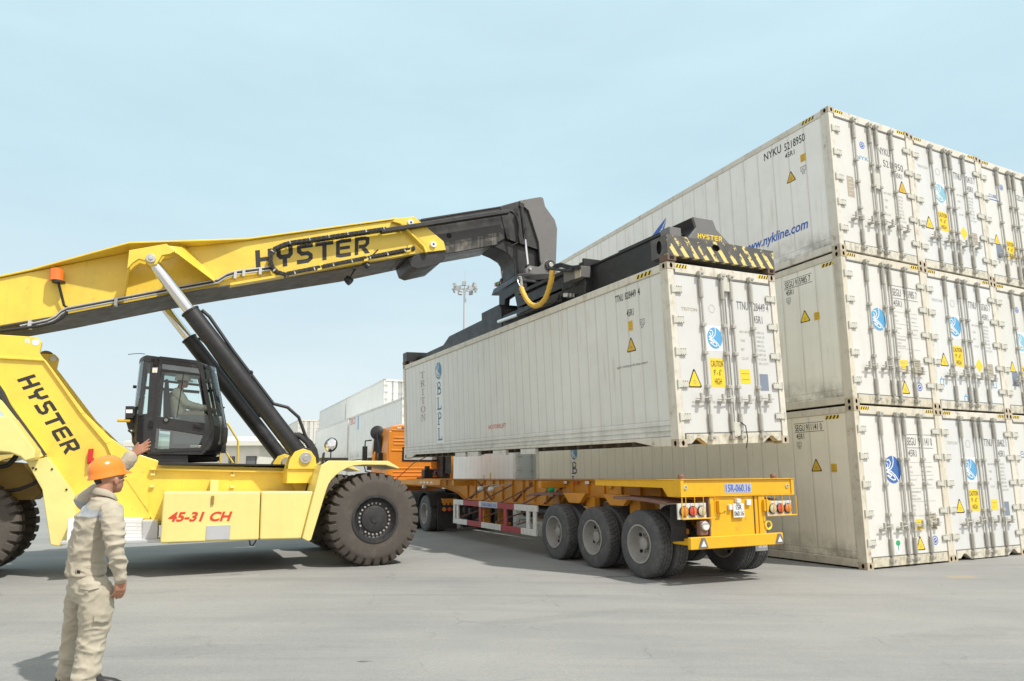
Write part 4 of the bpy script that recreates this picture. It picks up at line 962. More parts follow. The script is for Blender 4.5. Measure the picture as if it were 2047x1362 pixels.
for v, a, b in ((1.20, 71.5, 684.5), (2.86, 71.5, 684.5)):
    p = S(a, b, 1.2); mb = MB(); mb.disc(p.x, p.z, .055, .055, lambda x, z: (x, v-.004, z)); mb.build('lifting_eye', M['plate_white'], tower, smooth=0)
slab('lifting_lug', [(72, 700), (96, 706), (103, 714), (101, 724), (97, 732), (84, 722)], 2.55, 2.61, M['brown_steel'], tower, vp=2.55) if False else None
p = S(91.5, 716, 2.9); mb = MB(); mb.ring(p.x, p.z, .055, .14, lambda x, z: (x, 2.9, z)); mb.ring(p.x, p.z, .055, .14, lambda x, z: (x, 2.96, z)); mb.prism([(p.x-.45, p.z+.1), (p.x-.1, p.z+.13), (p.x-.1, p.z-.14), (p.x+.02, p.z-.3), (p.x-.45, p.z-.3)], 2.9, 2.96, 'y')
mb.lathe([(.14, 0), (.14, .06)], (p.x, 2.9, p.z), (0, 1, 0), 24); mb.build('lifting_lug', M['brown_steel'], tower, smooth=0)
mb = MB(); mb.flat([(0,0),(1,0),(1,1),(0,1)], lambda a, b: quadB([(50, 686), (59, 687), (59, 678), (50, 677)], 1.197)(a, b)); tq = quadB([(50, 686), (59, 687), (59, 678), (50, 677)], 1.194); mb.flat([(.2,.2),(.8,.2),(.5,.8)], tq, 1); mb.build('warning_sticker', [M['vinyl_white'], M['vinyl_yellow']], tower, smooth=0, recalc=False)
mb = MB(); Q = quadB([(33.5, 759), (130.5, 909), (163, 896), (68.5, 748)], 1.197); brand_word(mb, lambda a, b: Q(a, b), 0, 0, 1, 1); mb.build('tower_lettering', M['letter_black'], tower, smooth=0, recalc=False)
mb = MB(); q = SP([(177, 898), (187, 897), (184, 927), (174, 928)], 1.15); mb.prism(q, 1.12, 1.20, 'y'); q = SP([(180, 916), (188, 915), (187, 924), (178, 925)], 1.10); mb.prism(q, 1.06, 1.14, 'y'); mb.build('emergency_hammer', M['red'], tower, bevel=.008)
slab('side_skirt', [(52, 922), (70, 921), (94, 913), (147, 986), (152, 1041), (141, 1084), (121, 1093), (101, 1089), (84, 979)], .98, 1.22, M['pale_yellow'])
for a, b in ((66, 936), (72, 938), (104, 938), (133, 979)):
    p = S(a, b, .98); mb = MB(); mb.cyl((p.x, .965, p.z), (p.x, .98, p.z), .016, n=8); mb.build('bolt', M['hole'], st)
# steps and boxes amidships
mb = MB(); q = SP([(136, 1037), (283, 1038), (283, 1082), (133, 1083)], .62); mb.prism(q, .62, 1.2, 'y'); bxp = mb.build('step_box', M['white_plate'], st, bevel=.01)
mb = MB()
for i in range(17):
    for j in range(6):
        Q = quadB([(248, 1082), (283, 1082), (283, 1039), (248, 1038)], .618); c = Q((i+.5)/17, (j+.5)/6); mb.box(c.x-.008, c.x+.008, .612, .62, c.z-.025, c.z+.025)
mb.build('tread_pattern', M['plate_white'], bxp, smooth=0)
slab('battery_box', [(284, 1041), (316, 1041), (315, 1078), (283, 1079)], .66, 1.2, M['galv'])
slab('step_rail', [(121, 1083), (320, 1079), (320, 1085), (121, 1089)], .45, .95, M['galv'], bevel=.006)
# tank boxes with lettering
tk = slab('tank_box', [(326.7, 983), (520.8, 982.8), (517.6, 1079.8), (319.7, 1086.7)], .06, 1.22, M['pale_yellow'], bevel=.03)
slab('tank_box', [(522.2, 982.8), (628.5, 982.4), (603, 1077.6), (519, 1079.7)], .06, 1.22, M['pale_yellow'], bevel=.03)
for b_ in ([(326.7, 983), (520.8, 982.8), (517.6, 1079.8), (319.7, 1086.7)], [(522.2, 982.8), (628.5, 982.4), (603, 1077.6), (519, 1079.7)]):
    mb = MB(); mb.prism(SP(b_, .06), 2*VC-1.22, 2*VC-.06, 'y'); mb.build('tank_box', M['pale_yellow'], st, bevel=.03)
mb = MB(); ub0 = S(335, 1085, .06).x; mb.box(ub0, -1.2, .9, 2*VC-.9, .50, .70); mb.box(ub0, -1.5, .3, 1.3, .52, .60); mb.build('added_shade_pan', M['black'], st)  # added black pan that keeps sun patches off the ground below the chassis
mb = MB(); Q = quadB([(336, 1043.5), (460, 1042), (463, 1022.5), (339, 1024)], .055)
mb.text('45-31 CH', lambda a, b: Q(a + .035*(b-.5), b), 0.0, 0, 1, 1.0, off=.034); mb.build('unit_number', M['letter_red'], tk, smooth=0, recalc=False)
mb = MB(); mb.prism(SP([(413, 1051), (461, 1049.5), (459, 1078), (411, 1080)], .055), .045, .06, 'y'); mb.build('cover_plate', M['galv'], tk, bevel=.003)
slab('tank_bracket', [(421, 960), (437, 960), (436, 984), (420, 984)], .95, 1.25, M['pale_yellow'], bevel=.005)
mb = MB(); p = S(425, 1000, .055); mb.box(p.x-.02, p.x+.02, .03, .055, p.z-.07, p.z+.07); mb.build('tank_latch', M['brown_steel'], tk, bevel=.004)
mb = MB(); mb.tube([S(*q, .6) for q in ((499, 1080), (500, 1090), (505, 1091), (511, 1083), (512, 1078))], .012, 6); mb.build('drain_hose', M['hose'], st)
# hose bundle at the front brace
mb = MB()
for k, o in enumerate((0, 5, 9)): mb.tube([S(a + o*.9, b, .80 + .03*k) for a, b in ((588, 868), (600, 874), (612, 884), (622, 900), (626, 918), (625, 940), (619, 965), (614, 984))], .042, 10)
mb.build('hose_bundle', M['hose'], st)
# front fenders
fo = [(657, 921), (775.6, 921.7), (798.5, 935), (796.7, 937.8), (771, 930), (727, 929.5), (707, 931.5), (694, 936), (682, 942.5), (672, 950), (663, 959), (657, 968), (651.6, 982.6), (622, 1080), (617, 1082.5), (604.8, 1077), (628.7, 983), (642, 930)]
mb = MB()
for far in (0, 1):
    F = lambda v: v if not far else 2*VC - v
    mb = MB(); mb.prism(SP(fo, -.04), F(-.04), F(1.12), 'y'); fen = mb.build('front_fender', M['pale_yellow'], st, bevel=.012)
    p = S(659, 888.5, .12); f0 = S(659, 919, .12); 
    mb = MB(); pp = Vector((p.x, F(p.y), p.z)); ax = Vector((-.55, -.55 if not far else .3, .12)).normalized(); mb.lathe([(0, .0), (.09, -.012), (.128, -.03), (.130, -.05), (.09, -.075), (0, -.085)], pp, ax, 28); mb.tube([pp - ax*.07, Vector((f0.x + .02, F(.14), p.z-.12)), Vector((f0.x+.02, F(.14), f0.z+.01))], .011, 8); mb.box(f0.x-.16, f0.x+.3, F(.0)-.0, F(.3), f0.z-.02, f0.z+.03)
    mi_ = mb.build('round_mirror', M['black'], fen); mb = MB(); mb.lathe([(0, .03), (.06, .022), (.10, .008), (.118, -.01), (.118, -.03)], pp, ax, 28); mb.build('mirror_glass', M['chrome'], mi_)
    if not far:
        mb = MB(); q = SP([(641, 935), (647.5, 905), (649, 905), (644, 944)], .02); mb.prism(q, -.02, .14, 'y'); mb.tube([S(*k, .06) for k in ((646, 926), (651, 926), (652, 936), (646, 946), (650, 954), (652, 955))], .012, 6); mb.build('side_mirror', M['black'], fen)
# rear hood and wheel arches
rf = [(-260, 832), (20, 832), (70, 898), (70, 917), (56, 921), (49, 923), (40, 914), (20, 906), (0, 904), (-30, 906), (-60, 914), (-90, 930), (-120, 960), (-260, 960)]
mb = MB(); slab(None, rf, .62, 1.5, None, mirror=True, mb=mb, vp=.62); mb.build('rear_hood', M['pale_yellow'], st, bevel=.03)
slab('counterweight', [(-330, 800), (-150, 800), (-60, 850), (-60, 930), (-330, 1010)], 1.4, 2.76, M['yellow'])
slab('axle_beam', [(-100, 915), (45, 925), (84, 985), (66, 1000), (-100, 1000)], 1.75, 2.4, M['brown_steel'])
mb = MB(); mb.tube([S(a, b, 1.5) for a, b in ((-10, 980), (15, 982), (40, 978), (66, 968), (86, 950))], .03, 8); mb.tube([S(a, b, 1.6) for a, b in ((-10, 935), (15, 930), (28, 918), (36, 906))], .04, 8); mb.build('axle_hose', M['hose'], st)
mb = MB()
for o in (0, 5): mb.tube([S(a + o, b, 1.15) for a, b in ((-30, 742), (0, 786), (12, 812), (40, 850), (84, 911))], .035, 8)
mb.build('tower_hose', M['hose'], st)
slab('guard_plate', [(-40, 778), (2, 800), (12, 812), (70, 886), (86, 912), (76, 916), (0, 820)], 1.05, 1.12, M['pale_yellow'], bevel=.006)

# wheels
def big_tyre(R0, wd, lugs=30):
    prof = [(R0*.47, wd*.12), (R0*.50, .01), (R0*.62, -.004), (R0*.76, -.004), (R0*.83, .0), (R0*.838, .004), (R0*.93, .016), (R0*.985, .045), (R0, .085), (R0, wd*.36), (R0*.99, wd*.5), (R0, wd*.64), (R0, wd-.085), (R0*.985, wd-.045), (R0*.93, wd-.016), (R0*.83, wd), (R0*.62, wd+.004), (R0*.47, wd*.88)]
    per = 10
    def fn(i, k, r, o):
        if 6 <= k <= 14 and k != 10:
            sh = int((k-10)*.35); ph = (i + abs(sh)) % per
            if ph < 3: return r - (.050 if 7 <= k <= 13 else .03), o + (.03 if k <= 8 else -.03 if k >= 12 else 0)
        if k == 10: return r-.02, o
        return r, o
    mb = MB(); mb.lathe(prof, (0, 0, 0), (0, 1, 0), lugs*per, 0, fn); return mb
def big_hub(R0):
    mb = MB(); r = R0*.47
    mb.lathe([(r*1.06, .005), (r*1.08, -.012), (r*.98, -.012), (r*.94, .03), (r*.86, .09), (r*.80, .10), (r*.62, .095), (r*.60, .06), (r*.50, .05), (r*.2, .045), (r*.18, .03), (0, .03)], (0, 0, 0), (0, 1, 0), 48)
    for i in range(24):
        if i in (4, 15): continue
        t_ = 2*math.pi*i/24; c = Vector((math.cos(t_)*r*.71, .06, math.sin(t_)*r*.71)); mb.cyl(c, c + Vector((0, .04, 0)), .018, n=8, mi=1); 
    mb.lathe([(r*.96, wd_*.5), (r*.96, .04)], (0, 0, 0), (0, 1, 0), 36)
    return mb
wd_ = .5; RB = .813
_w = {}
def wheel(parent, pos, tyre_mb, hub_mb, key, rotz, tm, hm):
    if key not in _w:
        h = hub_mb().build('wheel', hm, parent, smooth=40); t_ = tyre_mb().build('tyre', tm, h, smooth=28); _w[key] = (h, t_)
    else:
        h0, t0 = _w[key]; h = child('wheel', h0, parent); t_ = child('tyre', t0, h)
    h.location = pos; h.rotation_euler = (0, random.uniform(0, .2), rotz); return h
for y, rz in ((0, 0), (1.06, math.pi), (2*VC-1.06, 0), (2*VC, math.pi)):
    wheel(st, (0, y, RB), lambda: big_tyre(RB, wd_), lambda: big_hub(RB), 'big', rz, M['rubber'], [M['hub'], M['rim']])
for y, rz in ((1.2, 0), (2*VC-1.2, math.pi)):
    h = wheel(st, (-6.17, y, RB*.96), None, None, 'big', rz, None, None); h.scale = (.96, .96, .96)
mb = MB(); mb.cyl((0, .5, RB), (0, 2*VC-.5, RB), .28, n=20); mb.box(-.4, .4, 1.1, 2*VC-1.1, RB-.35, RB+.4); mb.build('front_axle', M['brown_steel'], st)
mb = MB(); mb.cyl((-6.17, 1.4, RB), (-6.17, 2*VC-1.4, RB), .2, n=20); mb.build('rear_axle', M['brown_steel'], st)

# cab
VN, VF = 1.34, 2.82
cabM = MB()
def cab_slab(name, pts, v0, v1, m, parent, bevel=.008): return slab(name, pts, v0, v1, m, parent, bevel=bevel, vp=VN)
def ringu(u0, u1, w, bulge=.26, n=9, rear=.10):
    """horizontal section: flat sides, rounded front and rear"""
    pts = []
    for i in range(n):
        s = i/(n-1); pts.append(Vector((u1 + bulge*(1 - abs(2*s-1)**3.2), VN + (VF-VN)*s, w)))
    for i in range(n):
        s = 1 - i/(n-1); pts.append(Vector((u0 - rear*(1 - abs(2*s-1)**3.2), VN + (VF-VN)*s, w)))
    return pts
def uw(px, py): q = S(px, py, VN); return q.x, q.z
mb = MB(); rr = []
for (a, b), (c, d) in (((297, 909), (404, 909)), ((288, 900), (412, 903))):
    ua, wa = uw(a, b); uc, wc = uw(c, d); rr.append(ringu(ua, uc, wa))
mb.loft(rr); cab = mb.build('cab', M['black'], st, bevel=.01)
mb = MB(); rr = []
for a, c, y in ((402, 415, 901), (408, 421, 893), (414, 427, 879), (420, 428.5, 864), (424, 429, 851)):
    ua, wa = uw(a, y); uc, wc = uw(c, y); rr.append(ringu(ua, uc, wa, rear=0))
mb.loft(rr); mb.build('nose', M['black'], cab, bevel=.01)
mb = MB(); rr = []
for a, c, y in ((283, 300, 899), (272, 298, 880), (273, 298, 850), (275, 297, 829)):
    ua, wa = uw(a, y); uc, wc = uw(c, y); rr.append(ringu(ua, ua+.12, wa, bulge=0))
mb.loft(rr); mb.build('rear_panel', M['black'], cab, bevel=.01)
mb = MB(); rr = []
for a, c, y, d in ((293, 401, 709, .0), (288, 404, 713, 0), (287, 405, 719, 0), (288, 405, 722, 0)):
    ua, wa = uw(a, y); uc, wc = uw(c, y + 9); rr.append(ringu(ua, uc, wa, .24))
for i, r_ in enumerate(rr):
    u0 = min(p.x for p in r_); u1 = max(p.x for p in r_)
    for p in r_: p.z -= (p.x - u0)/(u1-u0)*.10
mb.loft(rr); mb.build('roof', M['black'], cab, bevel=.01)
for far in (0, 1):
    F = (lambda v: v) if not far else (lambda v: VN + VF - v)
    def fs(pts, d0=0, d1=.05, m='black', nm='pillar', bevel=.008):
        mb = MB(); mb.prism(SP(pts, VN), F(VN+d0), F(VN+d1), 'y'); return mb.build(nm, M[m], cab, bevel=bevel)
    fs([(301, 716), (320, 718), (306, 900), (296, 906), (271, 890), (275, 829), (294, 827)])
    fs([(395, 724), (405, 727), (430, 858), (405, 905), (396, 905), (424, 858)])
    door = fs([(313, 832), (409, 846), (406, 870), (312, 856)] if not far else [(315, 845), (409, 853), (408, 858), (314, 850)], -.012, .04, nm='door')
    mb = MB(); path = SP([(322, 716), (394, 724), (402, 738), (424.5, 857), (402, 898), (305, 902)], VN); mb.stroke(path, .055, lambda a, b: (a, F(VN-.012), b), closed=True); mb.stroke(path, .055, lambda a, b: (a, F(VN+.035), b), closed=True)
    n_ = len(path); P = [Vector(q) for q in path]
    for sg in (1, -1):
        off = []
        for i in range(n_):
            d0 = (P[i]-P[i-1]).normalized(); d1 = (P[(i+1) % n_]-P[i]).normalized(); n0 = Vector((-d0.y, d0.x)); n1 = Vector((-d1.y, d1.x)); mm = (n0+n1).normalized(); off.append(P[i] + mm*(sg*.0275/max(.35, mm.dot(n0))))
        mb.add([(q.x, F(VN-.012), q.y) for q in off] + [(q.x, F(VN+.035), q.y) for q in off], [(i, (i+1) % n_, (i+1) % n_+n_, i+n_) for i in range(n_)])
    mb.build('door_frame', M['black'], door, smooth=0)
    fs([(318, 737), (400, 747), (401, 752), (318, 742)], -.008, .03, nm='window_bar')
    for nm, pts, gm in (('window', [(320, 742), (399, 752), (410, 847), (313, 833)], 'glass'), ('window', [(312, 855), (406, 871), (394, 896), (309, 897)], 'smoke_glass'), ('window', [(324, 717), (393, 724), (399, 748), (320, 738)], 'smoke_glass'), ('rear_quarter_window', [(288, 718), (302, 718), (294, 828), (275, 829)], 'glass')):
        mb = MB(); mb.add([(a, F(VN+.012), b) for a, b in SP(pts, VN)], [(0, 1, 2, 3)]); mb.build(nm, M[gm], cab, smooth=0)
    if not far:
        mb = MB(); A, Bq = S(367, 747, VN-.0), S(353.5, 835, VN); mb.tube([A, Bq], .008, 6); mb.build('window_divider', M['black'], cab)
        mb = MB(); q = SP([(387, 848), (403, 852), (406, 857), (403, 859), (387, 854)], VN); mb.prism(q, VN-.05, VN-.01, 'y'); mb.build('door_handle', M['hole'], door, bevel=.008)
        p = S(332, 840, VN); mb = MB(); mb.cyl((p.x, VN-.03, p.z), (p.x, VN, p.z), .05, n=18); mb.cyl((p.x, VN-.034, p.z), (p.x, VN-.03, p.z), .03, n=18, mi=1); mb.build('door_lock', [M['hole'], M['grey_trim']], door)
        mb = MB(); Q = quadB([(304.5, 745), (314, 745), (315, 735), (305, 735)], VN-.003); mb.flat([(0,0),(1,0),(1,1),(0,1)], Q); Q2 = quadB([(304.5, 745), (314, 745), (315, 735), (305, 735)], VN-.006); mb.flat([(.25,.2),(.75,.2),(.5,.75)], Q2, 1); mb.build('warning_sticker', [M['vinyl_white'], M['vinyl_yellow']], cab, smooth=0, recalc=False)
        for a, b in ((312, 725), (302, 848)): p = S(a, b, VN); mb = MB(); mb.box(p.x-.035, p.x+.035, VN-.035, VN, p.z-.06, p.z+.06); mb.build('door_hinge', M['hole'], door, bevel=.006)
def curved(name, a0, b0, a1, b1, bulge, m, rear=False):
    """curved front or rear screen between two heights"""
    mb = MB(); rows = []
    for t_ in np.linspace(0, 1, 6):
        ua, wa = uw(a0 + (a1-a0)*t_, b0 + (b1-b0)*t_); row = []
        for i in range(15):
            s = i/14; row.append(Vector((ua + bulge*(1 - abs(2*s-1)**3.2), VN + .01 + (VF-VN-.02)*s, wa)))
        rows.append(row)
    mb.add([p for r_ in rows for p in r_], [(j*15+i, j*15+i+1, (j+1)*15+i+1, (j+1)*15+i) for j in range(5) for i in range(14)])
    return mb.build(name, M[m], cab, smooth=60)
curved('windscreen', 429, 852, 405, 727, .25, 'glass'); curved('rear_screen', 275, 829, 288, 718, -.10, 'glass')
mb = MB()
for s in (.1, .9):
    mb.tube([(uw(429 + (405-429)*t_, 852 + (727-852)*t_)[0] + .25*(1 - abs(2*s-1)**3.2) - .02, VN + (VF-VN)*s, uw(429 + (405-429)*t_, 852 + (727-852)*t_)[1]) for t_ in (0, .5, 1)], .02, 6)
    mb.tube([(uw(275 + 13*t_, 829 - 111*t_)[0] - .10*(1 - abs(2*s-1)**3.2) + .02, VN + (VF-VN)*s, uw(275 + 13*t_, 829 - 111*t_)[1]) for t_ in (0, .5, 1)], .02, 6)
u_, w_ = uw(400, 760); mb.tube([(u_-1.15, VF-.05, w_), (u_+.02, VF-.05, w_-.05)], .03, 6)
mb.build('screen_pillar', M['black'], cab)
mb = MB(); ua, wa = uw(415, 840); mb.tube([(ua+.30, 1.8, wa-.1), (ua+.22, 1.75, wa+.3), (ua+.15, 1.72, wa+.5)], .012, 6); mb.tube([S(*q, VN) + Vector((-.02, .30, 0)) for q in ((441, 830), (449, 868), (454, 900))], .014, 6); p = S(450, 896, VN) + Vector((-.02, .30, 0)); mb.box(p.x-.03, p.x+.05, p.y-.03, p.y+.03, p.z-.08, p.z+.08); mb.build('wiper', M['black'], cab)
cab_slab('cab_base', [(262, 903), (300, 909), (376, 910), (376, 926), (300, 923), (258, 905)], VN+.05, VF-.05, M['black'], cab)
cab_slab('cab_slide', [(376, 912), (440, 912), (440, 920), (376, 922)], VN+.25, VF-.25, M['hole'], cab)
# inside the cab
ua_, wa_ = uw(300, 724); ub_ = uw(394, 736)[0]; mb = MB(); mb.box(ua_, ub_, VN+.08, VF-.08, wa_, wa_+.03); mb.build('headliner', M['headliner'], cab)
fl = S(350, 905, VN).z
u_s, w_s = uw(352, 853)
mb = MB(); mb.box(u_s-.15, u_s+.34, VC-.25, VC+.25, w_s-.02, w_s+.11); mb.box(u_s-.10, u_s+.25, VC-.17, VC+.17, fl, w_s-.02); seat = mb.build('seat', M['seat'], cab, bevel=.03)
mb = MB(); mb.prism([(u_s-.22, w_s+.05), (u_s-.10, w_s+.05), (u_s-.16, w_s+.72), (u_s-.26, w_s+.72)], VC-.24, VC+.24, 'y'); mb.prism([(u_s-.25, w_s+.73), (u_s-.17, w_s+.73), (u_s-.19, w_s+.93), (u_s-.25, w_s+.93)], VC-.13, VC+.13, 'y'); mb.build('backrest', M['seat'], seat, bevel=.04)
mb = MB(); mb.box(u_s-.05, u_s+.75, VN+.12, VN+.36, fl+.15, w_s+.22); mb.box(u_s+.62, u_s+.78, VC-.2, VC+.2, fl, w_s+.22); mb.build('console', M['grey_trim'], cab, bevel=.03)
sw = Vector((u_s+.62, VC, w_s+.36)); mb = MB(); a_ = Vector((-.42, 0, .9)).normalized(); mb.tube([sw + (Vector((0, 1, 0))*math.cos(t_) + a_.cross(Vector((0, 1, 0)))*math.sin(t_))*.20 for t_ in np.linspace(0, 2*math.pi, 25)[:-1]], .014, 8, closed=True); mb.tube([sw, sw + Vector((.14, 0, -.25))], .02, 8); mb.tube([sw + Vector((0, -.2, 0)), sw + Vector((0, .2, 0))], .012, 6); mb.build('steering_wheel', M['black'], cab)
# box and aerial behind the cab
mb = MB(); q = SP([(251, 812), (268, 812), (267, 836), (250, 836)], 1.5); mb.prism(q, 1.5, 1.75, 'y'); q = SP([(250, 836), (274, 838), (274, 856), (256, 858)], 1.6); mb.prism(q, 1.6, 1.9, 'y'); mb.tube([S(a, b, 1.5) for a, b in ((256, 860), (264, 866), (268, 880), (272, 892))], .02, 6)
rc = mb.build('receiver_box', M['black'], st, bevel=.006); mb = MB(); mb.flat([(0,0),(1,0),(1,1),(0,1)], quadB([(252, 826), (265, 826), (265, 819), (252, 819)], 1.496)); mb.build('display', M['vinyl_white'], rc, smooth=0)
mb = MB(); p = S(250, 841, 1.55); mb.cyl(p + Vector((-.12, 0, 0)), p + Vector((.08, 0, 0)), .03, n=10); mb.build('indicator', M['vinyl_amber'], rc)
mb = MB(); mb.tube([S(a, b, VN+.2) for a, b in ((290, 708), (280, 707), (268, 707.5), (256, 709))], .006, 5); mb.build('aerial', M['black'], cab)
# handrail on the far side of the deck
mb = MB(); mb.tube([S(a, b, 2.9) for a, b in ((440, 845), (448, 843), (455, 847), (475, 880), (476, 884), (475, 926))], .022, 8); mb.tube([S(a, b, 2.9) for a, b in ((440, 845), (440, 925))], .022, 8); mb.tube([S(a, b, 2.9) for a, b in ((452, 905), (466, 926))], .018, 8); mb.build('handrail', M['yellow'], st)

# ------------------------------------------------------------------ spreader, built in the lifted container's frame, carried by the stacker
def Bp(px, py, a): return BF.at(px, py, 0, a)
def BPl(pts, a): return [(q.y, q.z) for q in (Bp(x, y, a) for x, y in pts)]
toS = SF.I @ BF.M
T0 = CH + .012
def bslab(name, pts, a0, a1, m, parent, bevel=.012, ap=None, lo=None):
    q = BPl(pts, a0 if ap is None else ap)
    if lo is not None: q = [(y, max(z, lo)) for y, z in q]
    mb = MB(); mb.prism(q, a0, a1, 'x'); return mb.build(name, m, parent, bevel=bevel, M=(toS if parent is st else None))
mb = MB(); mb.box(.62, 1.82, 2.5, 6.9, T0+.10, T0+.50)
spr = mb.build('spreader', M['black'], st, bevel=.015); spr.matrix_local = toS
def sb(mb, name, m, bevel=.012, **k): return mb.build(name, m, spr, bevel=bevel, **k)
# telescopic beams
mb = MB(); mb.box(.30, 1.16, .30, 2.5, T0+.05, T0+.58); mb.box(.27, 1.19, .30, 2.5, T0+.56, T0+.60); mb.box(.27, 1.19, .30, 2.5, T0+.03, T0+.07); sb(mb, 'near_beam', M['black'])
mb = MB(); mb.prism([(6.8, T0+.05), (6.8, T0+.50), (9.3, T0+.44), (9.75, T0+.26), (11.9, T0+.22), (11.9, T0+.08)], .34, 1.3, 'x'); sb(mb, 'far_beam', M['black'])
# end beams
def end_beam(y0, y1, name):
    mb = MB(); h0, h1 = T0+.085, T0+.415
    if y0 < 1:
        holed_face(mb, lambda u, v: Vector((CW/2+u, y0, (h0+h1)/2+v)), CW-.02, h1-h0, .085, .055, .05, lambda q, d: q + Vector((0, d, 0)), 40, -.16, .06)
        holed_face(mb, lambda u, v: Vector((.01, (y0+y1)/2-u, (h0+h1)/2+v)), y1-y0, h1-h0, .06, .11, .05, lambda q, d: q + Vector((d, 0, 0)), 24)
        P = [Vector((x, y, z)) for z in (h0, h1) for y in (y0, y1) for x in (.01, CW-.01)]
        mb.add(P, [(0,1,3,2),(4,6,7,5),(2,3,7,6),(1,5,7,3)], 0)
        return mb.build(name, [M['hazard_beam'], M['hole']], spr, smooth=0, recalc=False)
    mb.box(.01, CW-.01, y0, y1, h0, h1-.04); return sb(mb, name, M['black'])
def hazard_beam_mat():
    m = mat('worn_hazard_beam', (.085, .083, .08), .5, dirt=.85, dirtcol=(.22, .18, .14), dscale=5, rust=.7, rscale=6)
    t = m.node_tree; N = t.nodes.new; K = t.links.new; p = [n for n in t.nodes if n.type == 'BSDF_PRINCIPLED'][0]; src = p.inputs['Base Color'].links[0].from_socket
    c = N('ShaderNodeTexCoord'); s = N('ShaderNodeSeparateXYZ'); K(c.outputs['Object'], s.inputs[0])
    def mth(op, a, b=None):
        n = N('ShaderNodeMath'); n.operation = op
        for i, x in enumerate((a, b)):
            if x is None: continue
            if isinstance(x, (int, float)): n.inputs[i].default_value = x
            else: K(x, n.inputs[i])
        return n.outputs[0]
    st_ = mth('LESS_THAN', mth('FRACT', mth('MULTIPLY', mth('ADD', s.outputs['X'], mth('MULTIPLY', s.outputs['Z'], .75)), 4.6)), .45)
    n1 = N('ShaderNodeTexNoise'); n1.inputs['Scale'].default_value = 5.5; n1.inputs['Detail'].default_value = 9; n1.inputs['Roughness'].default_value = .7; K(c.outputs['Object'], n1.inputs['Vector'])
    hgt = N('ShaderNodeMapRange'); hgt.inputs['From Min'].default_value = T0+.085; hgt.inputs['From Max'].default_value = T0+.415; hgt.inputs['To Min'].default_value = .085; hgt.inputs['To Max'].default_value = -.085; K(s.outputs['Z'], hgt.inputs['Value'])
    worn = mth('GREATER_THAN', mth('ADD', n1.outputs['Fac'], hgt.outputs[0]), .50)
    front = mth('LESS_THAN', s.outputs['Y'], .06)
    mx = N('ShaderNodeMix'); mx.data_type = 'RGBA'; K(mth('MULTIPLY', mth('MULTIPLY', st_, worn), front), mx.inputs[0]); K(src, mx.inputs[6]); mx.inputs[7].default_value = (.76, .61, .22, 1); K(mx.outputs[2], p.inputs['Base Color'])
    return m
M['hazard_beam'] = hazard_beam_mat()
eb = end_beam(-.02, .36, 'end_beam'); ef = end_beam(11.83, 12.2, 'end_beam')
mb = MB(); mb.box(.02, CW-.02, .10, .34, T0+.07, T0+.084); sb(mb, 'beam_sole', M['dark_under'])
for y in (-.02, 12.02):
    for x in (0, CW-.18):
        mb = MB(); mb.box(x, x+.18, y, y+.19, T0, T0+.10); mb.box(x+.05, x+.13, y-.012, y+.01, T0+.03, T0+.075, 1); sb(mb, 'twistlock', [M['rusty'], M['hole']], .004)
# hump over the near end beam with the maker's lettering
yb = .10
hump = [(.56, T0+.40), (.60, T0+.52), (.66, T0+.70), (.54, T0+.83+.02), (1.06, T0+.83), (1.14, T0+.66), (1.32, T0+.53), (1.62, T0+.40)]
hq = [BF.at(a, b, 1, yb) for a, b in ((1373, 478), (1380, 471), (1392, 455), (1385.5, 433.5), (1425, 440.5), (1432, 459), (1446, 474), (1468, 493))]
hump = [(q.x, max(q.z, T0+.38)) for q in hq]; hump[0] = (hump[0][0], T0+.38); hump[-1] = (hump[-1][0], T0+.38)
mb = MB(); mb.prism(hump, yb, yb+.05, 'y'); hp = sb(mb, 'end_hump', M['headgrey'], .008)
mb = MB(); mb.prism([(a, b) for a, b in (hump[1], hump[2], hump[3], hump[4], hump[5], (hump[5][0], T0+.4), (hump[1][0], T0+.4))], yb+.05, 2.1, 'y'); sb(mb, 'hump_box', M['black'], .01)
mb = MB(); hl = [BF.at(a, b, 1, yb-.004) for a, b in ((1394.5, 476), (1443.5, 483.5), (1443, 473.5), (1395, 466.5))]
Q = lambda a, b: (hl[0]*(1-a) + hl[1]*a)*(1-b) + (hl[3]*(1-a) + hl[2]*a)*b
brand_word(mb, Q, 0, 0, 1, 1); mb.build('maker_lettering', M['vinyl_yellow'], hp, smooth=0, recalc=False)
mb = MB(); mb.box(.12, .36, .02, .24, T0+.416, T0+.57); sb(mb, 'guide_block', M['headgrey'], .01)
# side shift frame, turntable and boom bracket
ctr = Vector((1.2, 5.55, T0))
mb = MB(); mb.box(.16, 2.28, 2.42, 2.62, T0+.01, T0+.68); mb.box(.12, 2.32, 2.38, 2.44, T0+.01, T0+.72); mb.box(.20, .46, 2.62, 3.3, T0+.30, T0+.56); sb(mb, 'frame_post', M['black'])
mb = MB(); mb.box(.22, .60, 2.62, 6.0, T0+.04, T0+.32); mb.box(1.84, 2.22, 2.62, 6.0, T0+.04, T0+.32); mb.box(.30, .62, 3.2, 5.3, T0+.40, T0+.62); mb.box(.26, .40, 3.0, 5.2, T0+.66, T0+.74); sb(mb, 'frame_rail', M['black'])
mb = MB(); mb.prism([(5.9, T0+.03), (6.95, T0+.03), (6.95, T0+.60), (6.0, T0+.62), (5.9, T0+.5)], .20, 2.24, 'x'); sb(mb, 'frame_block', M['black'])
mb = MB()
for x in (.34, 2.0): mb.prism([(5.15, T0+.34), (5.36, T0+.34), (5.50, T0+.78), (5.95, T0+.74), (6.08, T0+.34), (6.30, T0+.34), (6.24, T0+.98), (5.12, T0+1.06)], x, x+.14, 'x')
mb.box(.34, 2.1, 5.1, 6.35, T0+.96, T0+1.02); sb(mb, 'pedestal', M['black'])
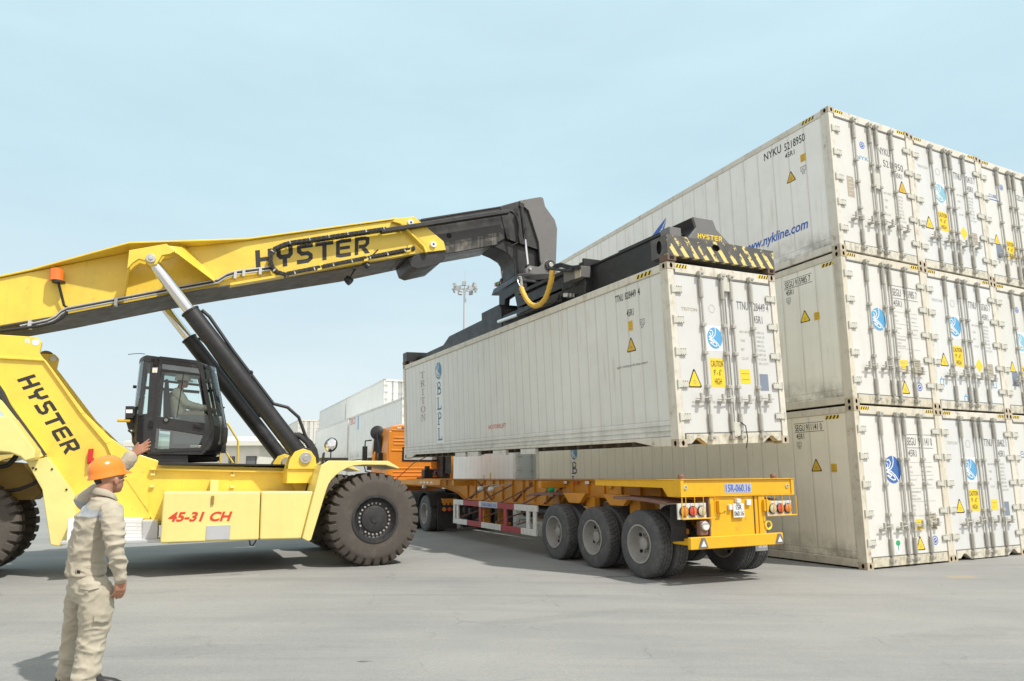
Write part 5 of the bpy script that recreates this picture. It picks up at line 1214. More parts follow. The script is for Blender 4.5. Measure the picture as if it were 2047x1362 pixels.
mb = MB(); mb.cyl(ctr + Vector((0, 0, .50)), ctr + Vector((0, 0, 1.02)), .55, n=40); mb.cyl(ctr + Vector((0, 0, 1.02)), ctr + Vector((0, 0, 1.16)), .68, n=40); sb(mb, 'turntable', M['boomblack'])
A, Bq = Bp(997, 643.5, .12), Bp(1037, 629, .12); mb = MB(); mb.cyl(A, Bq, .045, n=14); Cq = Bq + (Bq-A)*1.9; mb.cyl(Bq, Cq, .062, n=14, mi=1); sb(mb, 'telescope_ram', [M['chrome'], M['black']], 0)
mb = MB(); mb.prism(BPl([(1126, 545), (1150, 533), (1161, 531), (1161, 553), (1127, 566)], .0), .0, .22, 'x'); jb = sb(mb, 'junction_box', M['headgrey'], .006)
mb = MB(); mb.prism(BPl([(1149, 534), (1161, 531), (1161, 554), (1150, 558)], -.004), -.012, .0, 'x'); mb.build('box_cover', M['plate_tan'], jb)
mb = MB()
for i, (a, b, c) in enumerate(((1126, 566, 1112), (1132, 564, 1118), (1140, 560, 1136), (1146, 559, 1143))): mb.tube([Bp(a, b, -.02), Bp(a+2, b+10, -.05), Bp((a+c)/2, b+22, -.05), Bp(c, b+36, .05)], .009, 6)
mb.tube([Bp(a, b, .05) for a, b in ((1120, 585), (1115, 600), (1100, 610), (1080, 615), (1060, 617), (1040, 626))], .016, 6)
for o in (0, 4, 8): mb.tube([Bp(a, b + o*.8, -.05) for a, b in ((1104, 535), (1112, 529), (1122, 527), (1132, 530), (1145, 533), (1160, 531))], .018, 6)
mb.tube([Bp(a, b, -.06) for a, b in ((1098, 536), (1120, 540), (1138, 541), (1146, 538))], .03, 6)
sb(mb, 'cable_loom', M['hose'], 0)
mb = MB(); yp = [Bp(a, b, -.10) for a, b in ((1104, 541), (1102, 560), (1097, 580), (1090, 598), (1080, 609), (1070, 612.5), (1060, 608), (1052, 598), (1046, 586), (1042, 575))]
fine = []
for i in range(len(yp)-1):
    for k in range(4): fine.append(yp[i].lerp(yp[i+1], k/4))
fine.append(yp[-1]); mb.tube(fine, [.056 if i % 2 else .050 for i in range(len(fine))], 10); sb(mb, 'yellow_hose', M['yhose'], 0)
mb = MB()
for o in (0, 5): mb.tube([Bp(a, b, -.10) for a, b in ((1042, 577), (1036+o, 566), (1034+o, 556), (1038+o*.6, 553), (1043, 560), (1044, 572))], .013, 6)
sb(mb, 'hose_tail', M['steel'], 0)
mb = MB(); mb.prism(BPl([(1128, 587), (1136, 586), (1136, 593), (1128, 594)], .05), .02, .2, 'x'); sb(mb, 'sensor', M['plate_white'], .004)
mb = MB(); mb.prism(BPl([(988, 566), (1010, 558), (1018, 560), (1015, 568), (1005, 575), (990, 573)], 1.4), 1.4, 1.9, 'x'); lamp = sb(mb, 'signal_lamp_bar', M['black'], .006)
for a, b, m_ in ((996, 568.5, 'vinyl_green'), (1002, 565, 'lens_red'), (991, 570, 'lens_red')):
    p = Bp(a, b, 1.39); mb = MB(); mb.cyl(p + Vector((-.02, 0, 0)), p + Vector((.03, 0, 0)), .045, n=12); mb.build('signal_lens', M[m_], lamp)
# bracket between boom tip and turntable (turns with the boom)
hb = slab('boom_bracket', [(1050, 538), (1059, 531.5), (1078, 534), (1086, 527), (1092, 520), (1102, 519.5), (1110, 527), (1112, 541), (1123, 549), (1123, 556), (1052, 546)], 1.44, 1.60, M['headgrey'], head, bevel=.01)
slab('bracket_base', [(1052, 546), (1123, 555), (1123, 566), (1030, 562), (1035, 548)], 1.40, 2.76, M['black'], head)
slab('boom_bracket', [(1050, 538), (1059, 531.5), (1078, 534), (1086, 527), (1092, 520), (1102, 519.5), (1110, 527), (1112, 541), (1123, 549), (1123, 556), (1052, 546)], 2.56, 2.70, M['black'], head, vp=1.5)
p = S(1099, 531, 1.44); mb = MB(); mb.cyl((p.x, 1.40, p.z), (p.x, 2.7, p.z), .13, n=24); mb.cyl((p.x, 1.36, p.z), (p.x, 1.40, p.z), .06, n=12, mi=1); mb.build('boom_pin', [M['boomblack'], M['steel']], head, bevel=.006)
p = S(1059, 538, 1.44); mb = MB(); mb.cyl((p.x, 1.40, p.z), (p.x, 1.46, p.z), .03, n=12); mb.build('bracket_bolt', M['steel'], head)

# ------------------------------------------------------------------ container trailer (frame: x across, y forward, z up from the tyres' foot)
TF = Frame((1.982, 10.899, .057), .457, 0, .005)
tr = empty('container_trailer', TF.M, 'long empty yellow and orange skeletal trailer with three axles under the hanging container', 'trailer')
ZT = 1.525
def tb(mb, name, m, parent=None, bevel=.008, **k): return mb.build(name, m, parent or tr, bevel=bevel, **k)
mb = MB(); mb.box(.0, 2.31, -1.03, -.90, ZT-.235, ZT); mb.box(.0, .06, -1.05, -1.03, ZT-.24, ZT+.005); mb.box(2.25, 2.31, -1.05, -1.03, ZT-.24, ZT+.005); mb.box(0, 2.31, -1.06, -.9, ZT, ZT+.012); mb.box(0, 2.31, -1.055, -.9, ZT-.25, ZT-.236)
rb = tb(mb, 'rear_beam', M['truckyellow'])
mb = MB(); mb.prism([(-.9, ZT-.25), (-.72, ZT-.25), (-.60, ZT-.12), (1.25, ZT-.10), (1.25, ZT), (-.9, ZT)], .02, .16, 'x'); mb.prism([(-.9, ZT-.25), (-.72, ZT-.25), (-.60, ZT-.12), (1.25, ZT-.10), (1.25, ZT), (-.9, ZT)], 2.15, 2.29, 'x'); mb.box(.0, 2.31, -.9, 1.27, ZT, ZT+.01); tb(mb, 'rear_outrigger', M['truckyellow'])
rail = [(-.9, ZT-.01), (14.3, ZT-.03), (14.3, ZT-.20), (11.3, ZT-.22), (10.4, ZT-.25), (9.3, ZT-.38), (8.75, ZT-.55), (3.6, ZT-.55), (3.2, ZT-.33), (-.9, ZT-.33)]
mb = MB()
for x in (.60, 1.56):
    mb.prism([(y, z-.0) for y, z in rail], x+.045, x+.075, 'x')
    top_ = [(y, z) for y, z in rail[:2]]; mb.box(x-.02, x+.14, -.9, 14.3, ZT-.02, ZT+.004)
    low = rail[3:]; 
    for (y0, z0), (y1, z1) in zip(rail[2:], rail[3:]):
        mb.prism([(y0, z0-.012), (y1, z1-.012), (y1, z1+.012), (y0, z0+.012)], x-.02, x+.14, 'x')
    for k in range(26): 
        y = -.4 + k*.56; 
        if y < 14: mb.box(x-.005, x+.045, y, y+.02, ZT-.30 if y < 3.2 else ZT-.5 if y < 8.7 else ZT-.2, ZT-.03)
tb(mb, 'main_rail', M['trailorange'], bevel=.004)
mb = MB()
for y in (1.6, 3.3, 4.9, 6.5, 8.2, 9.6, 11.2, 13.2): mb.box(.05 if y in (3.3, 8.2, 13.2) else .6, 2.26 if y in (3.3, 8.2, 13.2) else 1.7, y, y+.12, ZT-.17, ZT-.03)
mb.box(.02, 2.29, 14.1, 14.35, ZT-.2, ZT); tb(mb, 'cross_member', M['trailorange'])
mb = MB(); mb.box(.02, .10, 9.2, 14.2, ZT-.17, ZT-.01); mb.box(2.21, 2.29, 9.2, 14.2, ZT-.17, ZT-.01); tb(mb, 'neck_rail', M['trailorange'])
mb = MB()
for k, y in enumerate((10.75, 10.45, 10.15, 9.8)): mb.box(.012, .02, y, y+.16, ZT-.12, ZT-.07)
for k in range(6): y = 1.5 + k*.42; mb.box(.585, .595, y, y+.14, ZT-.09, ZT-.035, k % 2)
tb(mb, 'reflector_tape', [M['plate_white'], M['lens_red']], bevel=0)
# braces
mb = MB()
for y, s in ((8.4, 1), (7.0, -1), (5.7, 1), (4.2, 1)): mb.tube([(.63, y - .9*s, ZT-.08), (.62, y, ZT-.52)], .022, 6)
for y in (7.4, 6.3, 5.2, 4.1): mb.tube([(.62, y-.55, ZT-.12), (.05, y+.25, .95)], .018, 6); mb.tube([(.7, y-.3, .85), (.06, y+.35, .55)], .016, 6)
tb(mb, 'brace', M['rustmud'], bevel=0)
# side guards, red and white, with the painted number
for x, far in ((-.02, 0), (2.29, 1)):
    mb = MB()
    segs = [(8.05, 7.35, 0), (7.35, 6.35, 1), (6.35, 6.2, 0), (6.2, 5.28, 2), (5.28, 4.42, 1), (4.42, 3.38, 0)]
    for a, b, m_ in segs: mb.box(x, x+.05, b, a, .87, 1.0, 0 if m_ != 1 else 1)
    for a, b, m_ in ((8.05, 7.1, 0), (7.1, 6.2, 1), (6.2, 5.1, 0), (5.1, 4.1, 1), (4.1, 3.42, 0)): mb.box(x, x+.05, b, a, .385, .515, m_)
    for a, m_ in ((8.05, 0), (7.82, 0), (6.35, 1), (4.95, 1), (3.85, 0), (3.55, 0)): mb.box(x+.003, x+.047, a-.15 if m_ else a-.12, a, .515, .87, m_)
    g_ = tb(mb, 'side_guard', [M['guard_white'], M['guard_red']])
    if not far:
        mb = MB(); Q = lambda a, b: Vector((x-.003, -a, b)); mb.flat([(-6.2, .885), (-5.28, .885), (-5.28, .985), (-6.2, .985)], Q, 1); mb.text('15R-060.16', lambda a, b: Vector((x-.006, -a, b)), -6.16, .897, .076, .84)
        tb(mb, 'painted_number', [M['letter_blue'], M['plate_blue']], g_, 0, smooth=0, recalc=False)
# suspension hangers, mudguards
mb = MB()
for y in (.95, 2.36): 
    for x in (.25, 1.95): mb.prism([(y+.42, 1.27), (y-.42, 1.27), (y-.20, 1.08), (y+.20, 1.08)], x, x+.10, 'x')
    mb.box(.3, 2.0, y-.1, y+.1, 1.1, 1.2)
for x in (.42, 1.82): mb.box(x, x+.09, -.6, 3.3, .70, .78); mb.box(x, x+.12, .5, .8, .65, 1.2); mb.box(x, x+.12, 1.9, 2.2, .65, 1.2)
tb(mb, 'suspension_hanger', M['trailorange'])
for nm, y0, y1, z0, z1, sag in (('mudguard', -.72, .66, 1.20, 1.255, .02), ('mudguard', 2.72, 3.85, 1.24, 1.20, .05)):
    for x in (.0, 1.72):
        mb = MB(); pl = [(y0 + (y1-y0)*t_, z0 + (z1-z0)*t_ + sag*math.sin(math.pi*t_)) for t_ in np.linspace(0, 1, 9)]
        mb.prism(pl + [(a, b-.012) for a, b in reversed(pl)], x, x+.58, 'x'); mb.prism([(a, b) for a, b in pl] + [(a, b-.05) for a, b in reversed(pl)], x-.012, x+.0, 'x'); tb(mb, nm, M['rustmud'], bevel=0)
# rear panel, lamps, plate, bumper
mb = MB(); mb.box(.62, 1.44, -1.02, -.98, .62, ZT-.25); mb.box(.55, .62, -1.035, -.98, .62, ZT-.25); mb.box(1.45, 1.53, -1.02, -.98, .62, ZT-.25); mb.box(1.53, 1.66, -1.04, -.98, .62, ZT-.25)
for x in (.68, 1.60): mb.box(x, x+.09, -1.09, -1.02, ZT-.49, ZT-.31); mb.box(x+.09, x+.19, -1.045, -1.02, ZT-.47, ZT-.33)
rp = tb(mb, 'rear_panel', M['truckyellow'])
mb = MB(); mb.box(.53, .56, -1.03, -.96, .62, ZT-.25); mb.box(1.44, 1.456, -1.035, -.97, .62, ZT-.25); tb(mb, 'panel_edge', M['rustmud'], rp)
mb = MB(); mb.box(.10, 1.95, -1.10, -1.03, .525, .70); mb.box(.25, .33, -1.03, .2, .56, .66); mb.box(1.7, 1.78, -1.03, .2, .56, .66); bp = tb(mb, 'bumper', M['truckyellow'], bevel=.012)
for x in (.33, 1.86):
    mb = MB(); mb.prism([(x-.09, .545), (x+.09, .545), (x+.03, .69), (x-.03, .69)], -1.112, -1.10, 'y'); mb.prism([(x-.05, .565), (x+.05, .565), (x, .65)], -1.116, -1.112, 'y', 1); tb(mb, 'reflector', [M['letter_grey'], M['plate_white']], bp, 0)
for x0, cols in ((-.05, ('lens_amber', 'lens_red', 'lens_clear')), (1.72, ('lens_clear', 'lens_red', 'lens_amber'))):
    mb = MB(); mb.box(x0, x0+.53, -1.03, -1.0, .955, 1.185); lp = tb(mb, 'lamp_plate', M['guard_white'], bevel=.006)
    for k, c_ in enumerate(cols):
        c = Vector((x0 + .10 + .165*k, -1.03, 1.07)); mb = MB(); mb.lathe([(.078, 0), (.080, -.02), (.070, -.03)], c, (0, 1, 0), 24, 1); mb.lathe([(.070, -.028), (.05, -.038), (0, -.042)], c, (0, 1, 0), 24, 0); tb(mb, 'tail_lamp', [M[c_], M['black']], lp, 0)
    mb = MB(); X0, X1 = x0+.02, x0+.64
    if x0 > 1: X0, X1 = x0-.08, x0+.56
    for z in (.965,): mb.tube([(X0, -1.10, z), (X1, -1.10, z)], .010, 6)
    for x in (X1, X0) if x0 < 1 else (X1, X0): mb.tube([(x, -1.10, .965), (x, -1.10, 1.27)], .009, 6)
    for k in range(3): x = x0 + .10 + .165*k; mb.tube([(x, -1.09, .97), (x, -1.09, 1.28)], .006, 6)
    tb(mb, 'lamp_cage', M['truckyellow'], lp, 0)
def plateQ(x0, x1, z0, z1, y): return lambda a, b: Vector((x0 + (x1-x0)*a, y, z0 + (z1-z0)*b))
mb = MB(); mb.flat([(0,0),(1,0),(1,1),(0,1)], plateQ(.86, 1.40, ZT-.20, ZT-.055, -1.034), 1); mb.text('15R-060.16', plateQ(.86, 1.40, ZT-.20, ZT-.055, -1.038), .04, .12, .76, .92); tb(mb, 'painted_number', [M['letter_blue'], M['plate_blue']], rb, 0, smooth=0, recalc=False)
mb = MB(); mb.box(.985, 1.205, -1.06, -1.05, .955, 1.165); npl = tb(mb, 'number_plate', M['plate_white'], bevel=.004)
mb = MB(); Q = plateQ(.985, 1.205, .955, 1.165, -1.063); mb.text('15R', Q, .5, .56, .34, .52, 0, 'c'); mb.text('060.16', Q, .5, .12, .34, .86, 0, 'c'); tb(mb, 'plate_lettering', M['letter_black'], npl, 0, smooth=0, recalc=False)
mb = MB(); mb.box(1.05, 1.13, -1.085, -1.02, 1.17, 1.235); mb.box(.90, .965, -1.07, -1.02, 1.07, 1.15); mb.box(1.27, 1.36, -1.06, -1.02, 1.13, 1.22); tb(mb, 'plate_lamp', M['plate_white'], bevel=.01)
mb = MB(); mb.box(.36, .52, -1.02, -.92, .70, .93); h_ = tb(mb, 'lamp_housing', M['rustmud'], bevel=.03); mb = MB(); mb.lathe([(.065, 0), (.06, -.03), (0, -.035)], (.45, -1.02, .85), (0, 1, 0), 22); tb(mb, 'reversing_lamp', M['plate_white'], h_, 0)
mb = MB(); mb.lathe([(.045, -.012), (.055, -.02), (.07, -.02), (.078, -.01), (.07, 0), (.045, 0)], (1.70, -1.04, .82), (0, 1, 0), 24); tb(mb, 'yellow_ring', M['vinyl_yellow'], bevel=0)
for x0, x1 in ((.02, .30), (1.68, 1.94)): mb = MB(); mb.box(x0, x1, -.78, -.765, .62 if x0 < 1 else .40, 1.15); tb(mb, 'mud_flap', M['galv'] if x0 > 1 else M['dark_rubber'], bevel=.004)
mb = MB(); mb.box(1.66, 1.93, -.80, -.785, .76, .95); mb.box(1.67, 1.86, -.805, -.80, .81, .94, 1); tb(mb, 'flap_sign', [M['plate_white'], M['plate_blue']], bevel=.003)
for x in (.12, 2.0): mb = MB(); mb.cyl((x, -.93, ZT+.01), (x, -.93, ZT+.05), .05, n=14); mb.cyl((x, -.93, ZT+.05), (x, -.93, ZT+.09), .045, .02, n=14); mb.box(x-.055, x+.055, -.95, -.91, ZT+.045, ZT+.075); tb(mb, 'twist_lock', M['rustmud'], bevel=.004)
for x in (.07, 2.20): mb = MB(); mb.lathe([(.036, 0), (.036, -.012), (.022, -.016), (.02, -.004), (0, -.004)], (x + .03 if x < 1 else x - .03, -1.03, ZT-.11), (0, 1, 0), 16); tb(mb, 'marker_lamp', M['lens_clear'], rb, 0)
for y, m_ in ((3.32, 'vinyl_green'), (6.4, 'plate_white'), (5.75, 'plate_white'), (10.6, 'plate_white')):
    mb = MB(); c = Vector((.30 if y < 4 else .05, y, 1.32 if y < 4 else 1.30)); mb.lathe([(0, -.07), (.05, -.06), (.065, 0), (.05, .05), (0, .06)], c, (1, 0, 0), 16); mb.tube([c, c + Vector((.12, .05, .06)), (.6, y+.1, 1.40)], .014, 6); tb(mb, 'side_lamp', [M[m_]], bevel=0)
mb = MB(); mb.prism([(7.2, .9), (6.2, .9), (6.2, 1.0), (7.2, 1.0)], .7, 1.5, 'x'); mb.box(.8, 1.0, 7.9, 8.1, .35, 1.1); mb.box(1.3, 1.5, 7.9, 8.1, .35, 1.1); mb.box(.72, 1.05, 7.85, 8.15, .30, .36); mb.box(1.25, 1.58, 7.85, 8.15, .30, .36); tb(mb, 'landing_gear', M['trailorange'])
mb = MB(); mb.cyl((.9, 4.2, .80), (.9, 5.6, .80), .16, n=20); tb(mb, 'air_tank', M['black'], bevel=.02)
# road wheels
RT = .527
def road_tyre(seed):
    rnd = random.Random(seed); wd = .275
    prof = [(RT*.56, .02), (RT*.60, .0), (RT*.72, -.006), (RT*.86, .0), (RT*.94, .012), (RT*.985, .03), (RT, .05), (RT, .075), (RT-.012, .080), (RT-.012, .092), (RT, .097), (RT, .132), (RT-.012, .137), (RT-.012, .149), (RT, .154), (RT, .188), (RT-.012, .193), (RT-.012, .203), (RT, .208), (RT, wd-.05), (RT*.985, wd-.03), (RT*.94, wd-.012), (RT*.86, wd), (RT*.72, wd+.006), (RT*.56, wd-.02)]
    def fn(i, k, r, o):
        if 5 <= k <= 19:
            z = (i + (2 if k in (5, 6, 7, 18, 19, 20) else 0) + (k//4) % 2*2) % 5
            if z == 0: return r-.012, o
            if 6 <= k <= 18 and i % 5 > 2: o += .006
        return r, o
    mb = MB(); mb.lathe(prof, (0, 0, 0), (1, 0, 0), 210, 0, fn); return mb
def road_rim():
    r = RT*.56; mb = MB()
    mb.lathe([(r*1.02, .012), (r*1.03, -.006), (r*.95, -.006), (r*.92, .03), (r*.88, .13), (r*.80, .175), (r*.50, .185), (r*.48, .17), (r*.46, .185), (r*.34, .185), (r*.33, .085), (r*.26, .07), (0, .07)], (0, 0, 0), (1, 0, 0), 44)
    for i in range(10):
        t_ = 2*math.pi*i/10; c = Vector((.185, math.cos(t_)*r*.58, math.sin(t_)*r*.58)); mb.cyl(c, c + Vector((-.03, 0, 0)), .016, n=6)
    for i in range(5):
        t_ = 2*math.pi*(i+.3)/5; c = Vector((.158, math.cos(t_)*r*.73, math.sin(t_)*r*.73)); mb.cyl(c + Vector((.03, 0, 0)), c + Vector((-.0, 0, 0)), .028, n=10, mi=1)
    return mb
def duals(parent, y, key='road'):
    for x, rz in ((0, 0), (.59, math.pi), (1.72, 0), (2.31, math.pi)):
        h = wheel(parent, (x, y, RT), lambda: road_tyre(1), road_rim, key, rz, M['truck_rubber'], [M['rim'], M['hole']]); h.rotation_euler = (random.uniform(0, 6), 0, rz)
for k in range(3): duals(tr, 1.356*k)
mb = MB()
for k in range(3): mb.cyl((.3, 1.356*k, RT), (2.0, 1.356*k, RT), .075, n=14)
tb(mb, 'axle', M['rustmud'], bevel=0)

# ------------------------------------------------------------------ tractor unit
KF = Frame(TF.M @ Vector((0, 0, 0)), .457, 0, .005)
tk_ = empty('tractor_truck', KF.M, 'orange tractor truck coupled to the yellow skeletal trailer', 'truck')
def kb(mb, name, m, parent=None, bevel=.01, **k): return mb.build(name, m, parent or tk_, bevel=bevel, **k)
YC = 14.42
mb = MB(); sec = [(-.05, 1.25), (-.05, 2.55), (.02, 3.15), (.14, 3.40), (.40, 3.46), (1.95, 3.46), (2.20, 3.40), (2.30, 3.15), (2.38, 2.55), (2.38, 1.25)]
mb.prism(sec, YC, YC+2.2, 'y'); mb.box(-.04, 2.37, YC+.9, YC+2.25, .55, 1.25)
cb = kb(mb, 'body', M['truckorange'], bevel=.05, seg=3)
mb = MB()
for z in (2.72, 2.84, 2.96, 1.62, 1.75, 1.88): mb.box(.18, 2.2, YC-.018, YC+.01, z, z+.045)
mb.box(.0, .10, YC-.02, YC+.02, 1.3, 3.2); mb.box(2.24, 2.34, YC-.02, YC+.02, 1.3, 3.2); mb.box(.1, 2.25, YC-.02, YC+.02, 2.50, 2.56); mb.box(.1, 2.25, YC-.02, YC+.02, 3.22, 3.27)
kb(mb, 'rear_rib', M['truckorange'], cb)
mb = MB(); mb.box(.50, 1.85, YC-.03, YC+.0, 2.15, 2.65); rw = kb(mb, 'rear_window_frame', M['hole'], cb, .03); mb = MB(); mb.box(.56, 1.79, YC-.035, YC-.03, 2.20, 2.60); kb(mb, 'rear_window', M['galv'], rw, 0)
mb = MB(); mb.box(.3, 1.1, YC-.025, YC, 3.30, 3.36); mb.box(.45, .6, YC-.03, YC-.02, 3.30, 3.36, 1); kb(mb, 'marker_strip', [M['plate_white'], M['lens_red']], cb, 0)
mb = MB(); mb.prism([(YC+.75, 2.25), (YC+1.95, 2.25), (YC+1.75, 3.1), (YC+.75, 3.1)], -.065, -.04, 'x'); kb(mb, 'side_window', M['hole'], cb)
mb = MB(); mb.prism([(YC+.65, 1.3), (YC+2.1, 1.3), (YC+2.1, 2.2), (YC+.65, 2.2)], -.062, -.045, 'x'); kb(mb, 'door', M['truckorange'], cb)
# mirrors on the left side
mb = MB(); mb.box(-.42, -.24, YC+2.02, YC+2.10, 2.0, 2.75); mb.box(-.46, -.30, YC+1.1, YC+1.2, 1.85, 2.30); mb.tube([(-.33, YC+2.05, 2.75), (-.33, YC+2.02, 2.95), (-.1, YC+1.95, 2.98)], .03, 8); mb.tube([(-.33, YC+2.05, 2.0), (-.3, YC+2.0, 1.8), (-.05, YC+1.95, 1.75)], .025, 8); kb(mb, 'side_mirror', M['black'], None)
mb = MB(); mb.box(-.30, -.14, YC+1.0, YC+1.05, 1.9, 2.4); mb.tube([(-.22, YC+1.0, 1.95), (-.22, YC+1.0, 2.5)], .05, 8); kb(mb, 'mirror_arm', M['truckorange'], None, .01)
c = KF.at(754, 865, 0, -.12); base = KF.at(760, 907, 0, -.12)
ax = Vector((-.45, -.85, .1)).normalized(); mb = MB(); mb.lathe([(0, .06), (.08, .055), (.18, .03), (.26, -.01), (.265, -.04), (.0, -.045)], c, ax, 32); mb.lathe([(0, .09), (.05, .085), (.06, .05)], c, ax, 16); mb.tube([c + ax*.08, c + ax*.1 + Vector((.02, 0, -.12)), base], .016, 8); mb.box(base.x-.09, base.x+.12, base.y-.1, base.y+.1, base.z-.35, base.z+.02)
kb(mb, 'round_mirror', M['black'], None, 0)
# chassis, exhaust, gear behind the cab
mb = MB(); mb.box(.75, .83, 9.6, 16.4, .82, 1.10); mb.box(1.48, 1.56, 9.6, 16.4, .82, 1.10); mb.box(.75, 1.56, 9.6, 9.7, .82, 1.10); mb.box(.7, 1.6, 10.6, 11.6, 1.10, 1.22); kb(mb, 'chassis', M['black'])
mb = MB(); mb.box(1.80, 2.12, YC-.42, YC-.05, 1.45, 3.1); mb.tube([(1.95, YC-.2, 3.0), (1.95, YC-.2, 3.3)], .08, 12); mb.cyl((2.05, YC-.5, 1.7), (2.05, YC-.5, 2.6), .12, n=14); kb(mb, 'air_intake', M['black'])
mb = MB(); mb.box(2.20, 2.34, YC-.3, YC-.02, 1.3, 3.1); kb(mb, 'side_deflector', M['truckorange'])
mb = MB(); mb.box(.55, 1.2, 12.2, 12.9, ZT+.01, ZT+.06); mb.box(.65, .95, 12.4, 12.7, ZT+.06, ZT+.30); mb.cyl((.78, 12.5, ZT+.3), (.78, 12.5, ZT+.42), .09, n=14); mb.tube([(.9, 12.5, ZT+.2), (1.05, 12.45, ZT+.3), (1.15, 12.5, ZT+.12)], .03, 8); kb(mb, 'pump_unit', M['black'])
mb = MB(); mb.tube([Vector((1.1 + .1*math.cos(t_), 12.2 + t_*.03, ZT+.22 + .1*math.sin(t_))) for t_ in np.linspace(0, 40, 160)], .014, 6); kb(mb, 'coiled_air_hose', mat('purple_hose', (.10, .045, .10), .5), None, 0)
mb = MB(); mb.tube([(-.05, YC-.1, 1.35), (.1, YC-.6, 1.5), (.35, 12.6, 2.05), (.6, 11.6, 2.3)], .014, 6); kb(mb, 'guy_rod', M['rustmud'], None, 0)
for y in (10.45, 11.80): duals(tk_, y)
for x, rz in ((.02, 0), (2.29, math.pi)): wheel(tk_, (x, 15.6, RT), None, None, 'road', rz, None, None)
mb = MB()
for x0, x1 in ((-.02, .62), (1.69, 2.33)):
    for yc in (10.45, 11.80):
        pl = [(yc + .64*math.cos(t_), RT + .64*math.sin(t_)) for t_ in np.linspace(.35, math.pi-.35, 9)]; mb.prism(pl + [(yc + .62*math.cos(t_), RT + .62*math.sin(t_)) for t_ in np.linspace(math.pi-.35, .35, 9)], x0, x1, 'x')
kb(mb, 'wheel_guard', M['dark_rubber'], None, 0)
for x0 in (-.02, 1.75): mb = MB(); mb.box(x0, x0+.58, 9.23, 9.25, .14, .95); kb(mb, 'mud_flap', M['dark_rubber'], None, .004)
mb = MB(); mb.box(.05, .60, 9.18, 9.26, .62, .76); tl = kb(mb, 'tail_lamp_bar', M['black'], None, .01)
for k, m_ in enumerate(('lens_amber', 'lens_red', 'lens_clear')): mb = MB(); mb.cyl((.15+.16*k, 9.185, .69), (.15+.16*k, 9.165, .69), .06, n=16); kb(mb, 'tail_lamp', M[m_], tl, 0)
mb = MB(); mb.box(.1, .55, 9.2, 9.28, .86, .98); [mb.box(.12+.12*k, .2+.12*k, 9.18, 9.2, .80, .92) for k in range(4)]; kb(mb, 'light_guard', M['trailorange'], None)

# ------------------------------------------------------------------ low building and light mast far behind
b0 = at_depth(239, 965, 46); b1 = at_depth(521, 965, 46)
bl = empty('low_building', Matrix.Translation((b0.x, 46, .12)), 'low cream building with flat overhanging eaves behind the black operator cab', 'building')
wd2 = b1.x - b0.x
mb = MB(); mb.box(.4, wd2-.4, .5, 9, 0, 3.95); mb.build('wall', M['building'], bl)
mb = MB(); mb.box(0, wd2, 0, 9.5, 3.9, 4.25); mb.loft([[(.0,0,4.25),(wd2,0,4.25),(wd2,9.5,4.25),(0,9.5,4.25)], [(1.2,1.2,4.6),(wd2-.9,1.2,4.6),(wd2-.9,8.2,4.6),(1.2,8.2,4.6)]]); mb.build('roof', M['roof'], bl, bevel=.03)
for a, b in ((.9, 1.6), (7.1, 7.25), (7.33, 7.5), (8.3, 9.0)):
    mb = MB(); mb.box(a, b, .44, .5, 2.05, 3.2); wf = mb.build('window', M['hole'], bl); mb = MB(); mb.box(a+.04, b-.04, .42, .44, 2.1, 3.15); mb.build('pane', M['grey_trim'], wf)
mast_b = at_depth(928, 960, 100); mast_t = at_depth(928, 582, 100)
mt = empty('floodlight_mast', Matrix.Translation((mast_b.x, 100, .1)), 'tall grey floodlight mast with a ring of lamps far behind the lifted container', 'light mast')
hh = mast_t.z
mb = MB(); mb.cyl((0, 0, 0), (0, 0, hh+.4), .42, .20, n=16); mb.build('pole', M['mast'], mt)
mb = MB(); mb.tube([(1.55*math.cos(t_), 1.55*math.sin(t_), hh+.3) for t_ in np.linspace(0, 2*math.pi, 33)[:-1]], .07, 8, closed=True); [mb.tube([(0, 0, hh+.2), (1.55*math.cos(t_), 1.55*math.sin(t_), hh+.3)], .05, 6) for t_ in np.linspace(0, 2*math.pi, 9)[:-1]]; mb.tube([(0, 0, hh+.3), (0, 0, hh+3.2)], .035, 6); mb.build('lamp_ring', M['mast'], mt)
for k in range(12):
    t_ = 2*math.pi*k/12; c = Vector((1.72*math.cos(t_), 1.72*math.sin(t_), hh+(.62 if k % 2 else -.02)))
    Mx = Matrix.Translation(c) @ Matrix.Rotation(t_, 4, 'Z') @ Matrix.Rotation(R(25), 4, 'Y')
    mb = MB(); mb.box(-.16, .14, -.30, .30, -.30, .30, 0, Mx); mb.box(.141, .15, -.26, .26, -.26, .26, 1, Mx); mb.build('floodlight', [M['lampgrey'], M['lampglass']], mt, bevel=.02)

